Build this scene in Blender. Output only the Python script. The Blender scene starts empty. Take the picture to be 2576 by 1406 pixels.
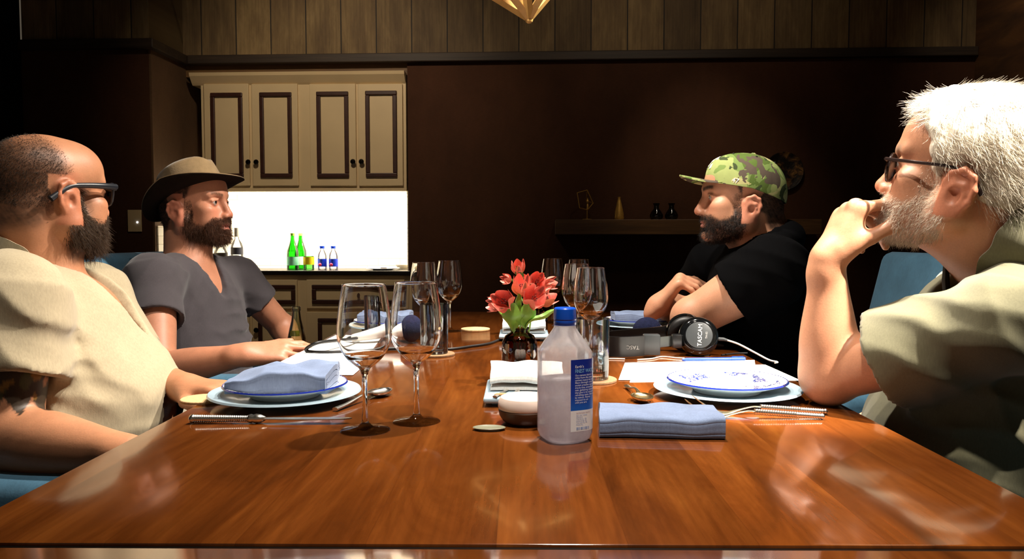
import bpy, bmesh, math, os, random
import numpy as np
from mathutils import Vector, Matrix, Euler

C = bpy.context.scene.collection
scene = bpy.context.scene
PI = math.pi
rng = np.random.default_rng(7)
random.seed(7)

# ------------------------------------------------------------------ camera
F_PX = 1950.0                       # focal length in pixels of the 2576 x 1406 frame
EYE = Vector((0.0, 0.0, 1.034))
cam_d = bpy.data.cameras.new('camera')
cam_d.sensor_width = 36.0
cam_d.lens = F_PX / 2576 * 36.0
cam_d.clip_start = 0.02
cam = bpy.data.objects.new('camera', cam_d)
C.objects.link(cam)
cam.location = EYE
cam.rotation_euler = (math.radians(90 - 3.02), 0, math.radians(0.5))
scene.camera = cam
CAM_R = Euler(cam.rotation_euler).to_matrix()

# ------------------------------------------------------------------ view, world
vs = scene.view_settings
scene.display_settings.display_device = 'sRGB'
vs.view_transform = 'Standard'
vs.look = 'None'
vs.gamma = 1.0
vs.use_curve_mapping = False
vs.exposure = 0.0
scene.cycles.max_bounces = 12
scene.cycles.transparent_max_bounces = 24
scene.cycles.transmission_bounces = 10
scene.cycles.sample_clamp_indirect = 4.0
scene.cycles.blur_glossy = 0.6
world = bpy.data.worlds.new('room_dark')
scene.world = world
world.use_nodes = True
world.node_tree.nodes['Background'].inputs[0].default_value = (1.0, 0.8, 0.58, 1)
world.node_tree.nodes['Background'].inputs[1].default_value = 0.08

# ------------------------------------------------------------------ lights (recessed ceiling spots over the table, plus added fill spots)
def lamp(name, kind, loc, power, color, target=None, **kw):
    d = bpy.data.lights.new(name, kind)
    d.energy = power
    d.color = color
    for k, v in kw.items():
        setattr(d, k, v)
    o = bpy.data.objects.new(name, d)
    C.objects.link(o)
    o.location = loc
    if target is not None:
        o.rotation_euler = (Vector(target) - Vector(loc)).to_track_quat('-Z', 'Y').to_euler()
    return o

WARM = (1.0, 0.80, 0.58)
WARM2 = (1.0, 0.90, 0.78)
R_ = math.radians
lamp('ceiling_spot', 'SPOT', (1.18, 0.58, 2.66), 1250, WARM2, (0.64, 1.29, 1.06), spot_size=R_(21), spot_blend=0.5, shadow_soft_size=0.03)
lamp('ceiling_spot', 'SPOT', (0.12, 0.50, 2.62), 170, WARM2, (0.22, 1.02, 0.76), spot_size=R_(44), spot_blend=0.8, shadow_soft_size=0.035)  # extra fill added near the camera for napkin and bottle front
lamp('ceiling_spot', 'SPOT', (0.22, 1.66, 2.62), 250, WARM2, (0.20, 1.40, 0.76), spot_size=R_(78), spot_blend=0.7, shadow_soft_size=0.035)
lamp('ceiling_spot', 'SPOT', (0.62, 2.05, 2.55), 310, WARM2, (-0.75, 2.10, 0.95), spot_size=R_(64), spot_blend=0.6, shadow_soft_size=0.04)
lamp('ceiling_spot', 'SPOT', (-0.45, 1.85, 2.62), 145, WARM2, (0.45, 1.95, 0.9), spot_size=R_(64), spot_blend=0.6, shadow_soft_size=0.04)
lamp('ceiling_spot', 'SPOT', (-0.10, 1.00, 2.62), 60, WARM2, (-0.80, 1.45, 0.95), spot_size=R_(62), spot_blend=0.6, shadow_soft_size=0.04)
lamp('wall_fill', 'SPOT', (-1.0, 3.2, 2.88), 75, WARM, (-1.15, 4.95, 1.75), spot_size=R_(80), spot_blend=0.9, shadow_soft_size=0.08)  # fill added to brighten the planks and cabinet
lamp('wall_fill', 'SPOT', (2.2, 3.7, 2.88), 16, WARM, (2.95, 4.3, 2.1), spot_size=R_(80), spot_blend=0.9, shadow_soft_size=0.06)  # fill added so the boards of the right wall show
lamp('shelf_fill', 'SPOT', (0.95, 3.75, 2.88), 36, WARM, (1.2, 4.75, 1.15), spot_size=R_(50), spot_blend=0.9, shadow_soft_size=0.05)  # added to lift the shelf and its ornaments out of the dark
lamp('wall_fill', 'SPOT', (0.7, 3.0, 2.88), 26, WARM, (0.6, 4.9, 2.6), spot_size=R_(95), spot_blend=1.0, shadow_soft_size=0.08)  # more added fill, for the upper back wall

# ------------------------------------------------------------------ geometry helpers
def ray(px, py):
    return CAM_R @ Vector(((px - 1288.0) / F_PX, -(py - 703.0) / F_PX, -1.0))

def at(px, py, Y):
    """the point of the room seen at that pixel, Y metres down the room"""
    d = ray(px, py)
    return EYE + d * ((Y - EYE.y) / d.y)

def atz(px, py, z):
    d = ray(px, py)
    return EYE + d * ((z - EYE.z) / d.z)

TZ = 0.760                          # table top
class M:
    """collects vertices and faces of one mesh"""
    def __init__(s):
        s.v = []; s.f = []
    def add(s, v, f, mat=None):
        n = len(s.v)
        if mat is not None:
            v = [mat @ Vector(p) for p in v]
        s.v += [tuple(p) for p in v]
        s.f += [tuple(i + n for i in q) for q in f]
        return s

def tag(o, label=None, cat=None, group=None, kind=None):
    if label: o['label'] = label
    if cat: o['category'] = cat
    if group: o['group'] = group
    if kind: o['kind'] = kind
    return o

def thing(name, label, cat, loc=(0, 0, 0), rz=0.0, group=None):
    o = bpy.data.objects.new(name, None)
    o.empty_display_size = 0.05
    C.objects.link(o)
    o.location = loc
    o.rotation_euler = (0, 0, rz)
    return tag(o, label, cat, group)

def link(name, me, parent=None, loc=None, rot=None):
    o = bpy.data.objects.new(name, me)
    C.objects.link(o)
    if parent is not None: o.parent = parent
    if loc is not None: o.location = loc
    if rot is not None: o.rotation_euler = rot
    return o

def obj(name, m, mat, parent=None, smooth=None, loc=None, rot=None):
    """one mesh object; smooth = angle in degrees below which edges shade smooth"""
    me = bpy.data.meshes.new(name)
    me.from_pydata(m.v, [], m.f)
    me.validate()
    if mat is not None:
        for k in (mat if isinstance(mat, (list, tuple)) else [mat]):
            me.materials.append(k)
    if smooth:
        bm = bmesh.new(); bm.from_mesh(me)
        bmesh.ops.recalc_face_normals(bm, faces=bm.faces)
        a = math.radians(smooth)
        for f in bm.faces: f.smooth = True
        for e in bm.edges:
            if len(e.link_faces) == 2 and e.calc_face_angle(0) > a: e.smooth = False
        bm.to_mesh(me); bm.free()
    else:
        bm = bmesh.new(); bm.from_mesh(me)
        bmesh.ops.recalc_face_normals(bm, faces=bm.faces)
        bm.to_mesh(me); bm.free()
    return link(name, me, parent, loc, rot)

def T(x, y, z): return Matrix.Translation((x, y, z))
def RX(a): return Matrix.Rotation(a, 4, 'X')
def RY(a): return Matrix.Rotation(a, 4, 'Y')
def RZ(a): return Matrix.Rotation(a, 4, 'Z')
def frame(origin, xdir, zdir):
    """4x4 with local x along xdir and local z near zdir"""
    x = Vector(xdir).normalized(); z = Vector(zdir); z = (z - x * z.dot(x)).normalized(); y = z.cross(x)
    m = Matrix((x, y, z)).transposed().to_4x4(); m.translation = Vector(origin)
    return m

def box(x0, x1, y0, y1, z0, z1, b=0.0, seg=2):
    bm = bmesh.new()
    bmesh.ops.create_cube(bm, size=1.0)
    for v in bm.verts:
        v.co = Vector((x0 + (v.co.x + .5) * (x1 - x0), y0 + (v.co.y + .5) * (y1 - y0), z0 + (v.co.z + .5) * (z1 - z0)))
    if b > 0:
        bmesh.ops.bevel(bm, geom=list(bm.edges), offset=b, segments=seg, profile=0.5, affect='EDGES')
    bm.verts.index_update()
    v = [p.co.copy() for p in bm.verts]; f = [[q.index for q in g.verts] for g in bm.faces]
    bm.free()
    return v, f

def lathe(prof, n=48):
    """prof: (r, z) from bottom to top"""
    v, f, rows = [], [], []
    for r, z in prof:
        if r < 1e-6:
            rows.append([len(v)]); v.append((0, 0, z))
        else:
            rows.append(list(range(len(v), len(v) + n)))
            v += [(r * math.cos(2 * PI * i / n), r * math.sin(2 * PI * i / n), z) for i in range(n)]
    for a, b in zip(rows, rows[1:]):
        for i in range(n):
            j = (i + 1) % n
            if len(a) == 1 and len(b) == 1: continue
            if len(a) == 1: f.append((a[0], b[j], b[i]))
            elif len(b) == 1: f.append((a[i], a[j], b[0]))
            else: f.append((a[i], a[j], b[j], b[i]))
    return v, f

def spline(pts, n=8):
    """Catmull-Rom through pts"""
    P = [Vector(p) for p in pts]; out = []
    for i in range(len(P) - 1):
        p0 = P[max(i - 1, 0)]; p1 = P[i]; p2 = P[i + 1]; p3 = P[min(i + 2, len(P) - 1)]
        for k in range(n):
            t = k / n
            out.append(0.5 * ((2 * p1) + (p2 - p0) * t + (2 * p0 - 5 * p1 + 4 * p2 - p3) * t * t + (3 * p1 - p0 - 3 * p2 + p3) * t ** 3))
    out.append(P[-1])
    return out

def interp_list(vals, m):
    if isinstance(vals, (int, float)): return [vals] * m
    return list(np.interp(np.linspace(0, len(vals) - 1, m), range(len(vals)), vals))

def tube(pts, rad, n=10, flat=1.0, up=None):
    """swept tube with end caps; flat squashes the section along its up axis"""
    P = [Vector(p) for p in pts]; R = interp_list(rad, len(P)); v, f = [], []
    ref = Vector(up) if up is not None else None
    for i, p in enumerate(P):
        t = (P[min(i + 1, len(P) - 1)] - P[max(i - 1, 0)]).normalized()
        if ref is None:
            ref = Vector((0, 0, 1)) if abs(t.z) < 0.9 else Vector((1, 0, 0))
        a = t.cross(ref).normalized(); b = a.cross(t).normalized()
        if up is None: ref = b
        v += [tuple(p + a * R[i] * math.cos(2 * PI * k / n) + b * R[i] * flat * math.sin(2 * PI * k / n)) for k in range(n)]
    for i in range(len(P) - 1):
        for k in range(n):
            j = (k + 1) % n
            f.append((i * n + k, i * n + j, (i + 1) * n + j, (i + 1) * n + k))
    f.append(tuple(reversed(range(n)))); f.append(tuple(range((len(P) - 1) * n, len(P) * n)))
    return v, f

def sphere(c, r, n=20, m=12):
    r3 = (r, r, r) if isinstance(r, (int, float)) else r
    prof = [(math.sin(PI * i / m), -math.cos(PI * i / m)) for i in range(m + 1)]
    prof[0] = (0, -1); prof[-1] = (0, 1)
    v, f = lathe(prof, n)
    return [(c[0] + p[0] * r3[0], c[1] + p[1] * r3[1], c[2] + p[2] * r3[2]) for p in v], f

def prism(poly, z0, z1):
    """polygon in x, y pulled up from z0 to z1"""
    n = len(poly)
    v = [(p[0], p[1], z0) for p in poly] + [(p[0], p[1], z1) for p in poly]
    f = [tuple(reversed(range(n))), tuple(range(n, 2 * n))] + [(i, (i + 1) % n, n + (i + 1) % n, n + i) for i in range(n)]
    return v, f

def text_mesh(s, size, align='CENTER', depth=0.0):
    cu = bpy.data.curves.new('lettering', 'FONT')
    cu.body = s; cu.size = size; cu.align_x = align; cu.align_y = 'CENTER'; cu.extrude = depth
    cu.resolution_u = 3
    o = bpy.data.objects.new('lettering', cu)
    C.objects.link(o)
    bpy.context.view_layer.update()
    ev = o.evaluated_get(bpy.context.evaluated_depsgraph_get())
    me = ev.to_mesh()
    v = [p.co.copy() for p in me.vertices]; f = [tuple(q.vertices) for q in me.polygons]
    ev.to_mesh_clear()
    bpy.data.objects.remove(o); bpy.data.curves.remove(cu)
    return v, f

def copy_tree(o, parent=None):
    c = o.copy(); C.objects.link(c)
    if parent is not None: c.parent = parent
    for ch in list(o.children): copy_tree(ch, c)
    return c

# ------------------------------------------------------------------ material helpers
def srgb(h):
    h = h.lstrip('#')
    c = [int(h[i:i + 2], 16) / 255 for i in (0, 2, 4)]
    return tuple(x / 12.92 if x <= 0.04045 else ((x + 0.055) / 1.055) ** 2.4 for x in c)

class NT:
    def __init__(s, name):
        s.m = bpy.data.materials.new(name); s.m.use_nodes = True
        s.t = s.m.node_tree; s.n = s.t.nodes; s.b = s.n['Principled BSDF']; s.out = s.n['Material Output']
    def node(s, kind, **kw):
        x = s.n.new(kind)
        for k, v in kw.items():
            if k in x.inputs and not hasattr(x, k): x.inputs[k].default_value = v
            else: setattr(x, k, v)
        return x
    def set(s, node, **kw):
        for k, v in kw.items(): node.inputs[k.replace('_', ' ')].default_value = v
    def link(s, a, b): s.t.links.new(a, b)
    def coords(s, scale=(1, 1, 1), kind='Object', rot=(0, 0, 0), loc=(0, 0, 0)):
        tc = s.n.new('ShaderNodeTexCoord'); mp = s.n.new('ShaderNodeMapping')
        mp.inputs['Scale'].default_value = scale; mp.inputs['Rotation'].default_value = rot; mp.inputs['Location'].default_value = loc
        s.link(tc.outputs[kind], mp.inputs[0])
        return mp.outputs[0]
    def noise(s, vec, scale=5.0, detail=4.0, rough=0.5, dist=0.0):
        x = s.n.new('ShaderNodeTexNoise')
        x.inputs['Scale'].default_value = scale; x.inputs['Detail'].default_value = detail
        x.inputs['Roughness'].default_value = rough; x.inputs['Distortion'].default_value = dist
        if vec is not None: s.link(vec, x.inputs['Vector'])
        return x.outputs[0]
    def ramp(s, fac, stops, interp='LINEAR'):
        x = s.n.new('ShaderNodeValToRGB'); cr = x.color_ramp; cr.interpolation = interp
        while len(cr.elements) < len(stops): cr.elements.new(0.5)
        for e, (p, c) in zip(cr.elements, stops):
            e.position = p; e.color = (*c[:3], 1)
        s.link(fac, x.inputs[0])
        return x.outputs[0]
    def math(s, op, a, b=None):
        x = s.n.new('ShaderNodeMath'); x.operation = op
        for i, q in enumerate((a, b)):
            if q is None: continue
            if isinstance(q, (int, float)): x.inputs[i].default_value = q
            else: s.link(q, x.inputs[i])
        return x.outputs[0]
    def mix(s, fac, a, b, mode='MIX'):
        x = s.n.new('ShaderNodeMix'); x.data_type = 'RGBA'; x.blend_type = mode
        for k, q in ((0, fac), (6, a), (7, b)):
            if isinstance(q, (int, float)): x.inputs[k].default_value = q
            elif isinstance(q, tuple): x.inputs[k].default_value = (*q[:3], 1)
            else: s.link(q, x.inputs[k])
        return x.outputs[2]
    def bump(s, h, strength=0.2, dist=0.01):
        x = s.n.new('ShaderNodeBump'); x.inputs['Strength'].default_value = strength; x.inputs['Distance'].default_value = dist
        s.link(h, x.inputs['Height']); s.link(x.outputs[0], s.b.inputs['Normal'])
        return x.outputs[0]

def plain(name, col, rough=0.5, metal=0.0, var=0.08, scale=30.0, bump=0.0, spec=0.5, emit=None, estr=0.0, coat=0.0, sheen=0.0):
    """solid colour with a slight procedural mottling"""
    t = NT(name); c = srgb(col) if isinstance(col, str) else col
    v = t.coords()
    n = t.noise(v, scale, 4)
    dk = tuple(x * (1 - var) for x in c); lt = tuple(min(1, x * (1 + var)) for x in c)
    t.link(t.ramp(n, [(0.3, dk), (0.7, lt)]), t.b.inputs['Base Color'])
    t.set(t.b, Roughness=rough, Metallic=metal)
    t.b.inputs['Specular IOR Level'].default_value = spec
    t.b.inputs['Coat Weight'].default_value = coat
    t.b.inputs['Sheen Weight'].default_value = sheen
    if bump: t.bump(t.noise(v, scale * 3, 3), bump, 0.002)
    if emit is not None:
        t.b.inputs['Emission Color'].default_value = (*emit, 1); t.b.inputs['Emission Strength'].default_value = estr
    return t.m

def fabric(name, col, weave=900.0, var=0.12, bump=0.25, rough=0.9, blotch=9.0, col2=None, sheen=0.2, spec=0.25):
    t = NT(name); c = srgb(col)
    c2 = srgb(col2) if col2 else tuple(min(1, x * (1 + var)) for x in c)
    v = t.coords()
    n1 = t.noise(v, blotch, 5, 0.6)
    n2 = t.noise(t.coords((1, 1, 0.25)), weave * 0.5, 2)
    base = t.ramp(n1, [(0.3, tuple(x * (1 - var) for x in c)), (0.7, c2)])
    fine = t.ramp(n2, [(0.3, (0.9, 0.9, 0.9)), (0.7, (1.05, 1.05, 1.05))])
    t.link(t.mix(1.0, base, fine, 'MULTIPLY'), t.b.inputs['Base Color'])
    t.set(t.b, Roughness=rough)
    t.b.inputs['Specular IOR Level'].default_value = spec
    t.b.inputs['Sheen Weight'].default_value = sheen
    h = t.noise(t.coords((1, 1, 0.6)), weave * 0.9, 2)
    t.bump(h, bump * 0.7, 0.0008)
    return t.m

def thin_glass(name, tint=(1, 1, 1), rough=0.0, base=0.03, power=1.0, gl=1.0):
    """a thin transparent wall: light goes straight through, edges reflect by Fresnel"""
    t = NT(name)
    tr = t.n.new('ShaderNodeBsdfTransparent'); tr.inputs[0].default_value = (*tint, 1)
    gz = t.n.new('ShaderNodeBsdfGlossy'); gz.inputs['Roughness'].default_value = rough; gz.inputs[0].default_value = (gl, gl, gl, 1)
    lw = t.n.new('ShaderNodeLayerWeight'); lw.inputs['Blend'].default_value = 0.35
    f = t.math('MULTIPLY_ADD', t.math('POWER', lw.outputs['Fresnel'], power), 0.9)
    f.node.inputs[2].default_value = base
    mx = t.n.new('ShaderNodeMixShader')
    t.link(f, mx.inputs[0]); t.link(tr.outputs[0], mx.inputs[1]); t.link(gz.outputs[0], mx.inputs[2])
    t.link(mx.outputs[0], t.out.inputs[0])
    return t.m

def glass(name, tint=(1, 1, 1), ior=1.5, rough=0.0):
    t = NT(name)
    t.b.inputs['Base Color'].default_value = (*tint, 1)
    t.set(t.b, Roughness=rough, IOR=ior)
    t.b.inputs['Transmission Weight'].default_value = 1.0
    return t.m
# ------------------------------------------------------------------ materials of the room
def mat_planks():
    t = NT('weathered_wood_planks')
    v = t.coords()
    sx = t.n.new('ShaderNodeSeparateXYZ'); t.link(v, sx.inputs[0])
    u = t.math('DIVIDE', sx.outputs[0], 0.224)
    idx = t.math('FLOOR', u); fr = t.math('FRACT', u)
    wn = t.n.new('ShaderNodeTexWhiteNoise'); wn.noise_dimensions = '1D'; t.link(idx, wn.inputs['W'])
    cb = t.n.new('ShaderNodeCombineXYZ')
    t.link(t.math('MULTIPLY', sx.outputs[0], 9.0), cb.inputs[0]); t.link(t.math('MULTIPLY', idx, 7.3), cb.inputs[1]); t.link(t.math('MULTIPLY', sx.outputs[2], 2.2), cb.inputs[2])
    n1 = t.noise(cb.outputs[0], 1.4, 6, 0.65, 0.3)
    cb2 = t.n.new('ShaderNodeCombineXYZ')
    t.link(t.math('MULTIPLY', sx.outputs[0], 90.0), cb2.inputs[0]); t.link(idx, cb2.inputs[1]); t.link(t.math('MULTIPLY', sx.outputs[2], 3.0), cb2.inputs[2])
    n2 = t.noise(cb2.outputs[0], 1.0, 3)
    base = t.ramp(n1, [(0.25, srgb('#5d4a33')), (0.5, srgb('#7a6647')), (0.75, srgb('#96815c'))])
    tone = t.ramp(wn.outputs[0], [(0.0, (0.55, 0.52, 0.48)), (1.0, (1.15, 1.12, 1.0))])
    c = t.mix(1.0, base, tone, 'MULTIPLY')
    c = t.mix(0.5, c, t.ramp(n2, [(0.35, (0.6, 0.58, 0.52)), (0.65, (1.1, 1.1, 1.1))]), 'MULTIPLY')
    edge = t.math('LESS_THAN', t.math('MINIMUM', fr, t.math('SUBTRACT', 1.0, fr)), 0.016)
    c = t.mix(edge, c, (0.012, 0.009, 0.006))
    t.link(c, t.b.inputs['Base Color']); t.set(t.b, Roughness=0.75)
    t.bump(t.math('SUBTRACT', n2, t.math('MULTIPLY', edge, 3.0)), 0.25, 0.004)
    return t.m

def mat_streaky(name, stops, scale=(3, 3, 30), rough=0.55, rot=(0, 0, 0), bump=0.15, coat=0.0):
    t = NT(name)
    v = t.coords(scale, rot=rot)
    n = t.noise(v, 1.3, 6, 0.62, 0.6)
    t.link(t.ramp(n, [(p, srgb(c)) for p, c in stops]), t.b.inputs['Base Color'])
    t.set(t.b, Roughness=rough)
    t.b.inputs['Coat Weight'].default_value = coat
    t.bump(t.noise(v, 4.0, 4), bump, 0.003)
    return t.m

def mat_table():
    """cherry boards along the table, glued side by side, under a clear lacquer"""
    t = NT('lacquered_cherry_wood')
    v = t.coords()
    sx = t.n.new('ShaderNodeSeparateXYZ'); t.link(v, sx.inputs[0])
    u = t.math('DIVIDE', t.math('ADD', sx.outputs[0], 0.02), 0.118)
    idx = t.math('FLOOR', u); fr = t.math('FRACT', u)
    wn = t.n.new('ShaderNodeTexWhiteNoise'); wn.noise_dimensions = '1D'; t.link(idx, wn.inputs['W'])
    def cb(a, b, c):
        x = t.n.new('ShaderNodeCombineXYZ')
        t.link(t.math('MULTIPLY', sx.outputs[0], a), x.inputs[0]); t.link(t.math('MULTIPLY', sx.outputs[1], b), x.inputs[1]); t.link(t.math('MULTIPLY', idx, c), x.inputs[2])
        return x.outputs[0]
    n1 = t.noise(cb(11, 1.7, 3.7), 1.0, 5, 0.6, 1.2)
    n2 = t.noise(cb(150, 5, 9.1), 1.0, 3)
    n3 = t.noise(cb(38, 9, 5.3), 1.0, 4, 0.7, 0.5)
    c = t.ramp(n1, [(0.22, srgb('#43220c')), (0.45, srgb('#643412')), (0.62, srgb('#774219')), (0.82, srgb('#8e5622'))])
    c = t.mix(1.0, c, t.ramp(wn.outputs[0], [(0.0, (0.78, 0.74, 0.70)), (0.5, (0.98, 0.96, 0.93)), (1.0, (1.22, 1.18, 1.1))]), 'MULTIPLY')
    c = t.mix(0.55, c, t.ramp(n2, [(0.3, (0.72, 0.68, 0.62)), (0.7, (1.12, 1.1, 1.08))]), 'MULTIPLY')
    c = t.mix(0.35, c, t.ramp(n3, [(0.3, (0.7, 0.66, 0.6)), (0.6, (1.1, 1.1, 1.1))]), 'MULTIPLY')
    e = t.math('LESS_THAN', t.math('MINIMUM', fr, t.math('SUBTRACT', 1.0, fr)), 0.006)
    c = t.mix(t.math('MULTIPLY', e, 0.18), c, srgb('#3a1a08'))
    t.link(c, t.b.inputs['Base Color'])
    rg = t.ramp(t.noise(t.coords((6, 2, 1)), 2.0, 4), [(0.3, (0.09,) * 3), (0.7, (0.15,) * 3)])
    t.link(rg, t.b.inputs['Roughness'])
    t.b.inputs['Specular IOR Level'].default_value = 0.5
    t.b.inputs['Coat Weight'].default_value = 0.35
    t.b.inputs['Coat Roughness'].default_value = 0.06
    t.bump(t.noise(cb(60, 4, 2.0), 1.0, 3), 0.035, 0.002)
    return t.m

def mat_wall(name, col, var=0.25):
    t = NT(name); c = srgb(col)
    n = t.noise(t.coords((1, 1, 0.6)), 3.0, 6, 0.7)
    w = t.noise(t.coords((40, 40, 500)), 1.0, 2)
    a = t.ramp(n, [(0.3, tuple(x * (1 - var) for x in c)), (0.7, tuple(x * (1 + var) for x in c))])
    t.link(t.mix(0.6, a, t.ramp(w, [(0.3, (0.8,) * 3), (0.7, (1.15,) * 3)]), 'MULTIPLY'), t.b.inputs['Base Color'])
    t.set(t.b, Roughness=0.85); t.b.inputs['Specular IOR Level'].default_value = 0.2
    t.bump(w, 0.2, 0.002)
    return t.m

MT = {}
MT['planks'] = mat_planks()
MT['table'] = mat_table()
MT['wall'] = mat_wall('brown_grasscloth', '#442a1b')
MT['sidewall'] = mat_wall('brown_plaster', '#5a4430')
MT['black_wall'] = mat_wall('near_black_wall', '#0a0706')  # near-black mottled tone for the left wall
MT['rust'] = mat_streaky('rough_rust_boards', [(0.2, '#2a180a'), (0.5, '#4f3115'), (0.8, '#7a5226')], (4, 1.2, 6), 0.8, (0.5, 0, 0))
MT['trimwood'] = mat_streaky('dark_stained_trim', [(0.2, '#1c140c'), (0.6, '#33261a'), (0.85, '#4a3a26')], (2, 8, 40), 0.6)
MT['header'] = mat_streaky('brown_header_board', [(0.2, '#3c2815'), (0.6, '#6a4d2a'), (0.85, '#8a683c')], (2, 8, 30), 0.6)
MT['shelfwood'] = mat_streaky('walnut_shelf', [(0.2, '#3a2612'), (0.55, '#5c3f1f'), (0.85, '#7a5830')], (2, 8, 30), 0.5)
MT['floor'] = mat_streaky('dark_floor_boards', [(0.2, '#20130b'), (0.6, '#38220f'), (0.9, '#4c3018')], (8, 1.0, 1), 0.4)
MT['ceiling'] = mat_wall('dark_ceiling_paint', '#3a2c20')
MT['cream'] = plain('cream_cabinet_paint', '#d6c096', 0.5, var=0.04, scale=6)
MT['mould'] = plain('dark_red_brown_moulding', '#3a1d14', 0.45, var=0.2)
MT['counter'] = plain('black_stone', '#17130f', 0.3, var=0.4, scale=60)
MT['knob'] = plain('black_bronze', '#15100c', 0.35, metal=0.8)
MT['blue'] = fabric('teal_blue_upholstery', '#47728c', 500, 0.16, 0.3, 0.9, 14)
MT['blackwood'] = plain('ebonised_wood', '#1a120d', 0.4, var=0.2)
MT['gold'] = plain('brushed_brass', '#d0a552', 0.42, metal=0.55, var=0.15)
MT['led'] = plain('led_diffuser', '#ffffff', 0.5, emit=(1.0, 0.93, 0.82), estr=14.0)

def mat_tile():
    t = NT('glazed_wall_tile')
    b = t.n.new('ShaderNodeTexBrick')
    b.inputs['Scale'].default_value = 1.0
    b.inputs['Brick Width'].default_value = 0.15; b.inputs['Row Height'].default_value = 0.05; b.inputs['Mortar Size'].default_value = 0.002
    b.inputs['Color1'].default_value = (*srgb('#efe6d2'), 1); b.inputs['Color2'].default_value = (*srgb('#e2d6bd'), 1); b.inputs['Mortar'].default_value = (*srgb('#b5a98e'), 1)
    t.link(t.coords(kind='Object', rot=(PI / 2, 0, 0)), b.inputs['Vector'])
    t.link(b.outputs[0], t.b.inputs['Base Color']); t.set(t.b, Roughness=0.25)
    t.bump(t.noise(t.coords(), 25, 3), 0.2, 0.004)
    return t.m
MT['tile'] = mat_tile()

# ------------------------------------------------------------------ back wall: its own frame (x along the wall, y into it, z up)
WA = math.radians(2.2)
WO = Vector((0.0, 4.90, 0.0))
WM = Matrix.Translation(WO) @ RZ(-WA)
WN = Vector((math.sin(WA), math.cos(WA), 0))
WU = Vector((math.cos(WA), -math.sin(WA), 0))
def wl(px, py, dy=0.0):
    d = ray(px, py)
    t = (dy - (EYE - WO).dot(WN)) / d.dot(WN)
    p = EYE + d * t
    return (p - WO).dot(WU), p.z

def wobj(name, m, mat, parent=None, smooth=None):
    o = obj(name, m, mat, parent, smooth)
    if parent is None: o.matrix_world = WM
    return o
def struct(o): return tag(o, kind='structure')

CEIL = 2.95
xl_p, _ = wl(378, 300, -0.42)        # right front corner of the pier left of the niche
xr_n, _ = wl(1026, 420)              # niche's right edge
_, z_tr = wl(1450, 143)              # trim
TRIM0, TRIM1 = z_tr - 0.028, z_tr + 0.028
XR, _ = wl(2452, 160)
m = M(); m.add(*box(xr_n, XR + 0.4, 0, 0.12, 0, z_tr)); struct(wobj('wall_back', m, MT['wall']))
m = M(); m.add(*box(xl_p - 0.02, xr_n, 0.38, 0.45, 0, z_tr)); struct(wobj('wall_niche', m, MT['sidewall']))
m = M(); m.add(*box(xr_n, xr_n + 0.03, 0.12, 0.45, 0, z_tr)); struct(wobj('wall_niche_side', m, MT['wall']))
xb, _ = wl(55, 50, -0.42)
m = M(); m.add(*box(xb - 0.6, xl_p, -0.42, 0.45, 0, z_tr)); struct(wobj('wall_pier', m, [MT['wall']]))
m = M(); m.add(*box(xl_p, xl_p + 0.012, -0.418, 0.38, 0, z_tr)); struct(wobj('wall_pier_side', m, MT['sidewall']))
m = M(); m.add(*box(xb, xl_p + 0.006, -0.425, 0.1, z_tr, CEIL)); m.add(*box(xl_p - 0.01, XR, 0.0, 0.12, z_tr, CEIL)); struct(wobj('wall_planks', m, MT['planks']))
m = M(); m.add(*box(xl_p, xl_p + 0.006, -0.424, 0.05, z_tr, CEIL)); struct(wobj('trim_corner', m, MT['planks']))
m = M(); m.add(*box(xl_p + 0.05, XR, -0.045, 0.01, TRIM0, TRIM1, 0.006)); struct(wobj('trim_back', m, MT['trimwood']))
m = M(); m.add(*box(xb, xl_p + 0.05, -0.468, -0.41, TRIM0, TRIM1, 0.006)); struct(wobj('trim_pier', m, MT['trimwood']))
m = M(); m.add(*box(xl_p + 0.0, xl_p + 0.05, -0.42, 0.01, TRIM0, TRIM1, 0.006)); struct(wobj('trim_pier_side', m, MT['trimwood']))
_, zcr = wl(750, 184, -0.02)         # crown top
m = M(); m.add(*box(xl_p + 0.012, xr_n, 0.02, 0.38, zcr - 0.01, TRIM0 + 0.01)); struct(wobj('trim_header', m, MT['header']))
# side walls, floor, ceiling
wr = WO + WU * XR
m = M(); m.add(*box(wr.x, wr.x + 0.1, -1.5, wr.y + 0.1, 0, CEIL)); struct(obj('wall_right', m, MT['rust']))
wlft = WM @ Vector((xb, -0.42, 0))
m = M(); m.add(*box(wlft.x - 0.1, wlft.x, -1.5, wlft.y - 0.02, 0, CEIL)); struct(obj('wall_left', m, MT['black_wall']))
m = M(); m.add(*box(-3.8, 3.6, -1.6, 5.6, -0.1, 0)); struct(obj('floor', m, MT['floor']))
m = M(); m.add(*box(-3.8, 3.6, -1.6, 5.6, CEIL, CEIL + 0.1)); struct(obj('ceiling', m, MT['ceiling']))

# ------------------------------------------------------------------ wall cabinet
def mould_frame(x0, x1, z0, z1, y, w=0.026, t=0.014):
    """a raised rectangular moulding, mitred, on the plane y"""
    m = M()
    for (a, b, c, d) in ((x0, x1, z1 - w, z1), (x0, x1, z0, z0 + w), (x0, x0 + w, z0 + w, z1 - w), (x1 - w, x1, z0 + w, z1 - w)):
        m.add(*box(a, b, y - t, y + 0.002, c, d, 0.005))
    return m

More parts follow.
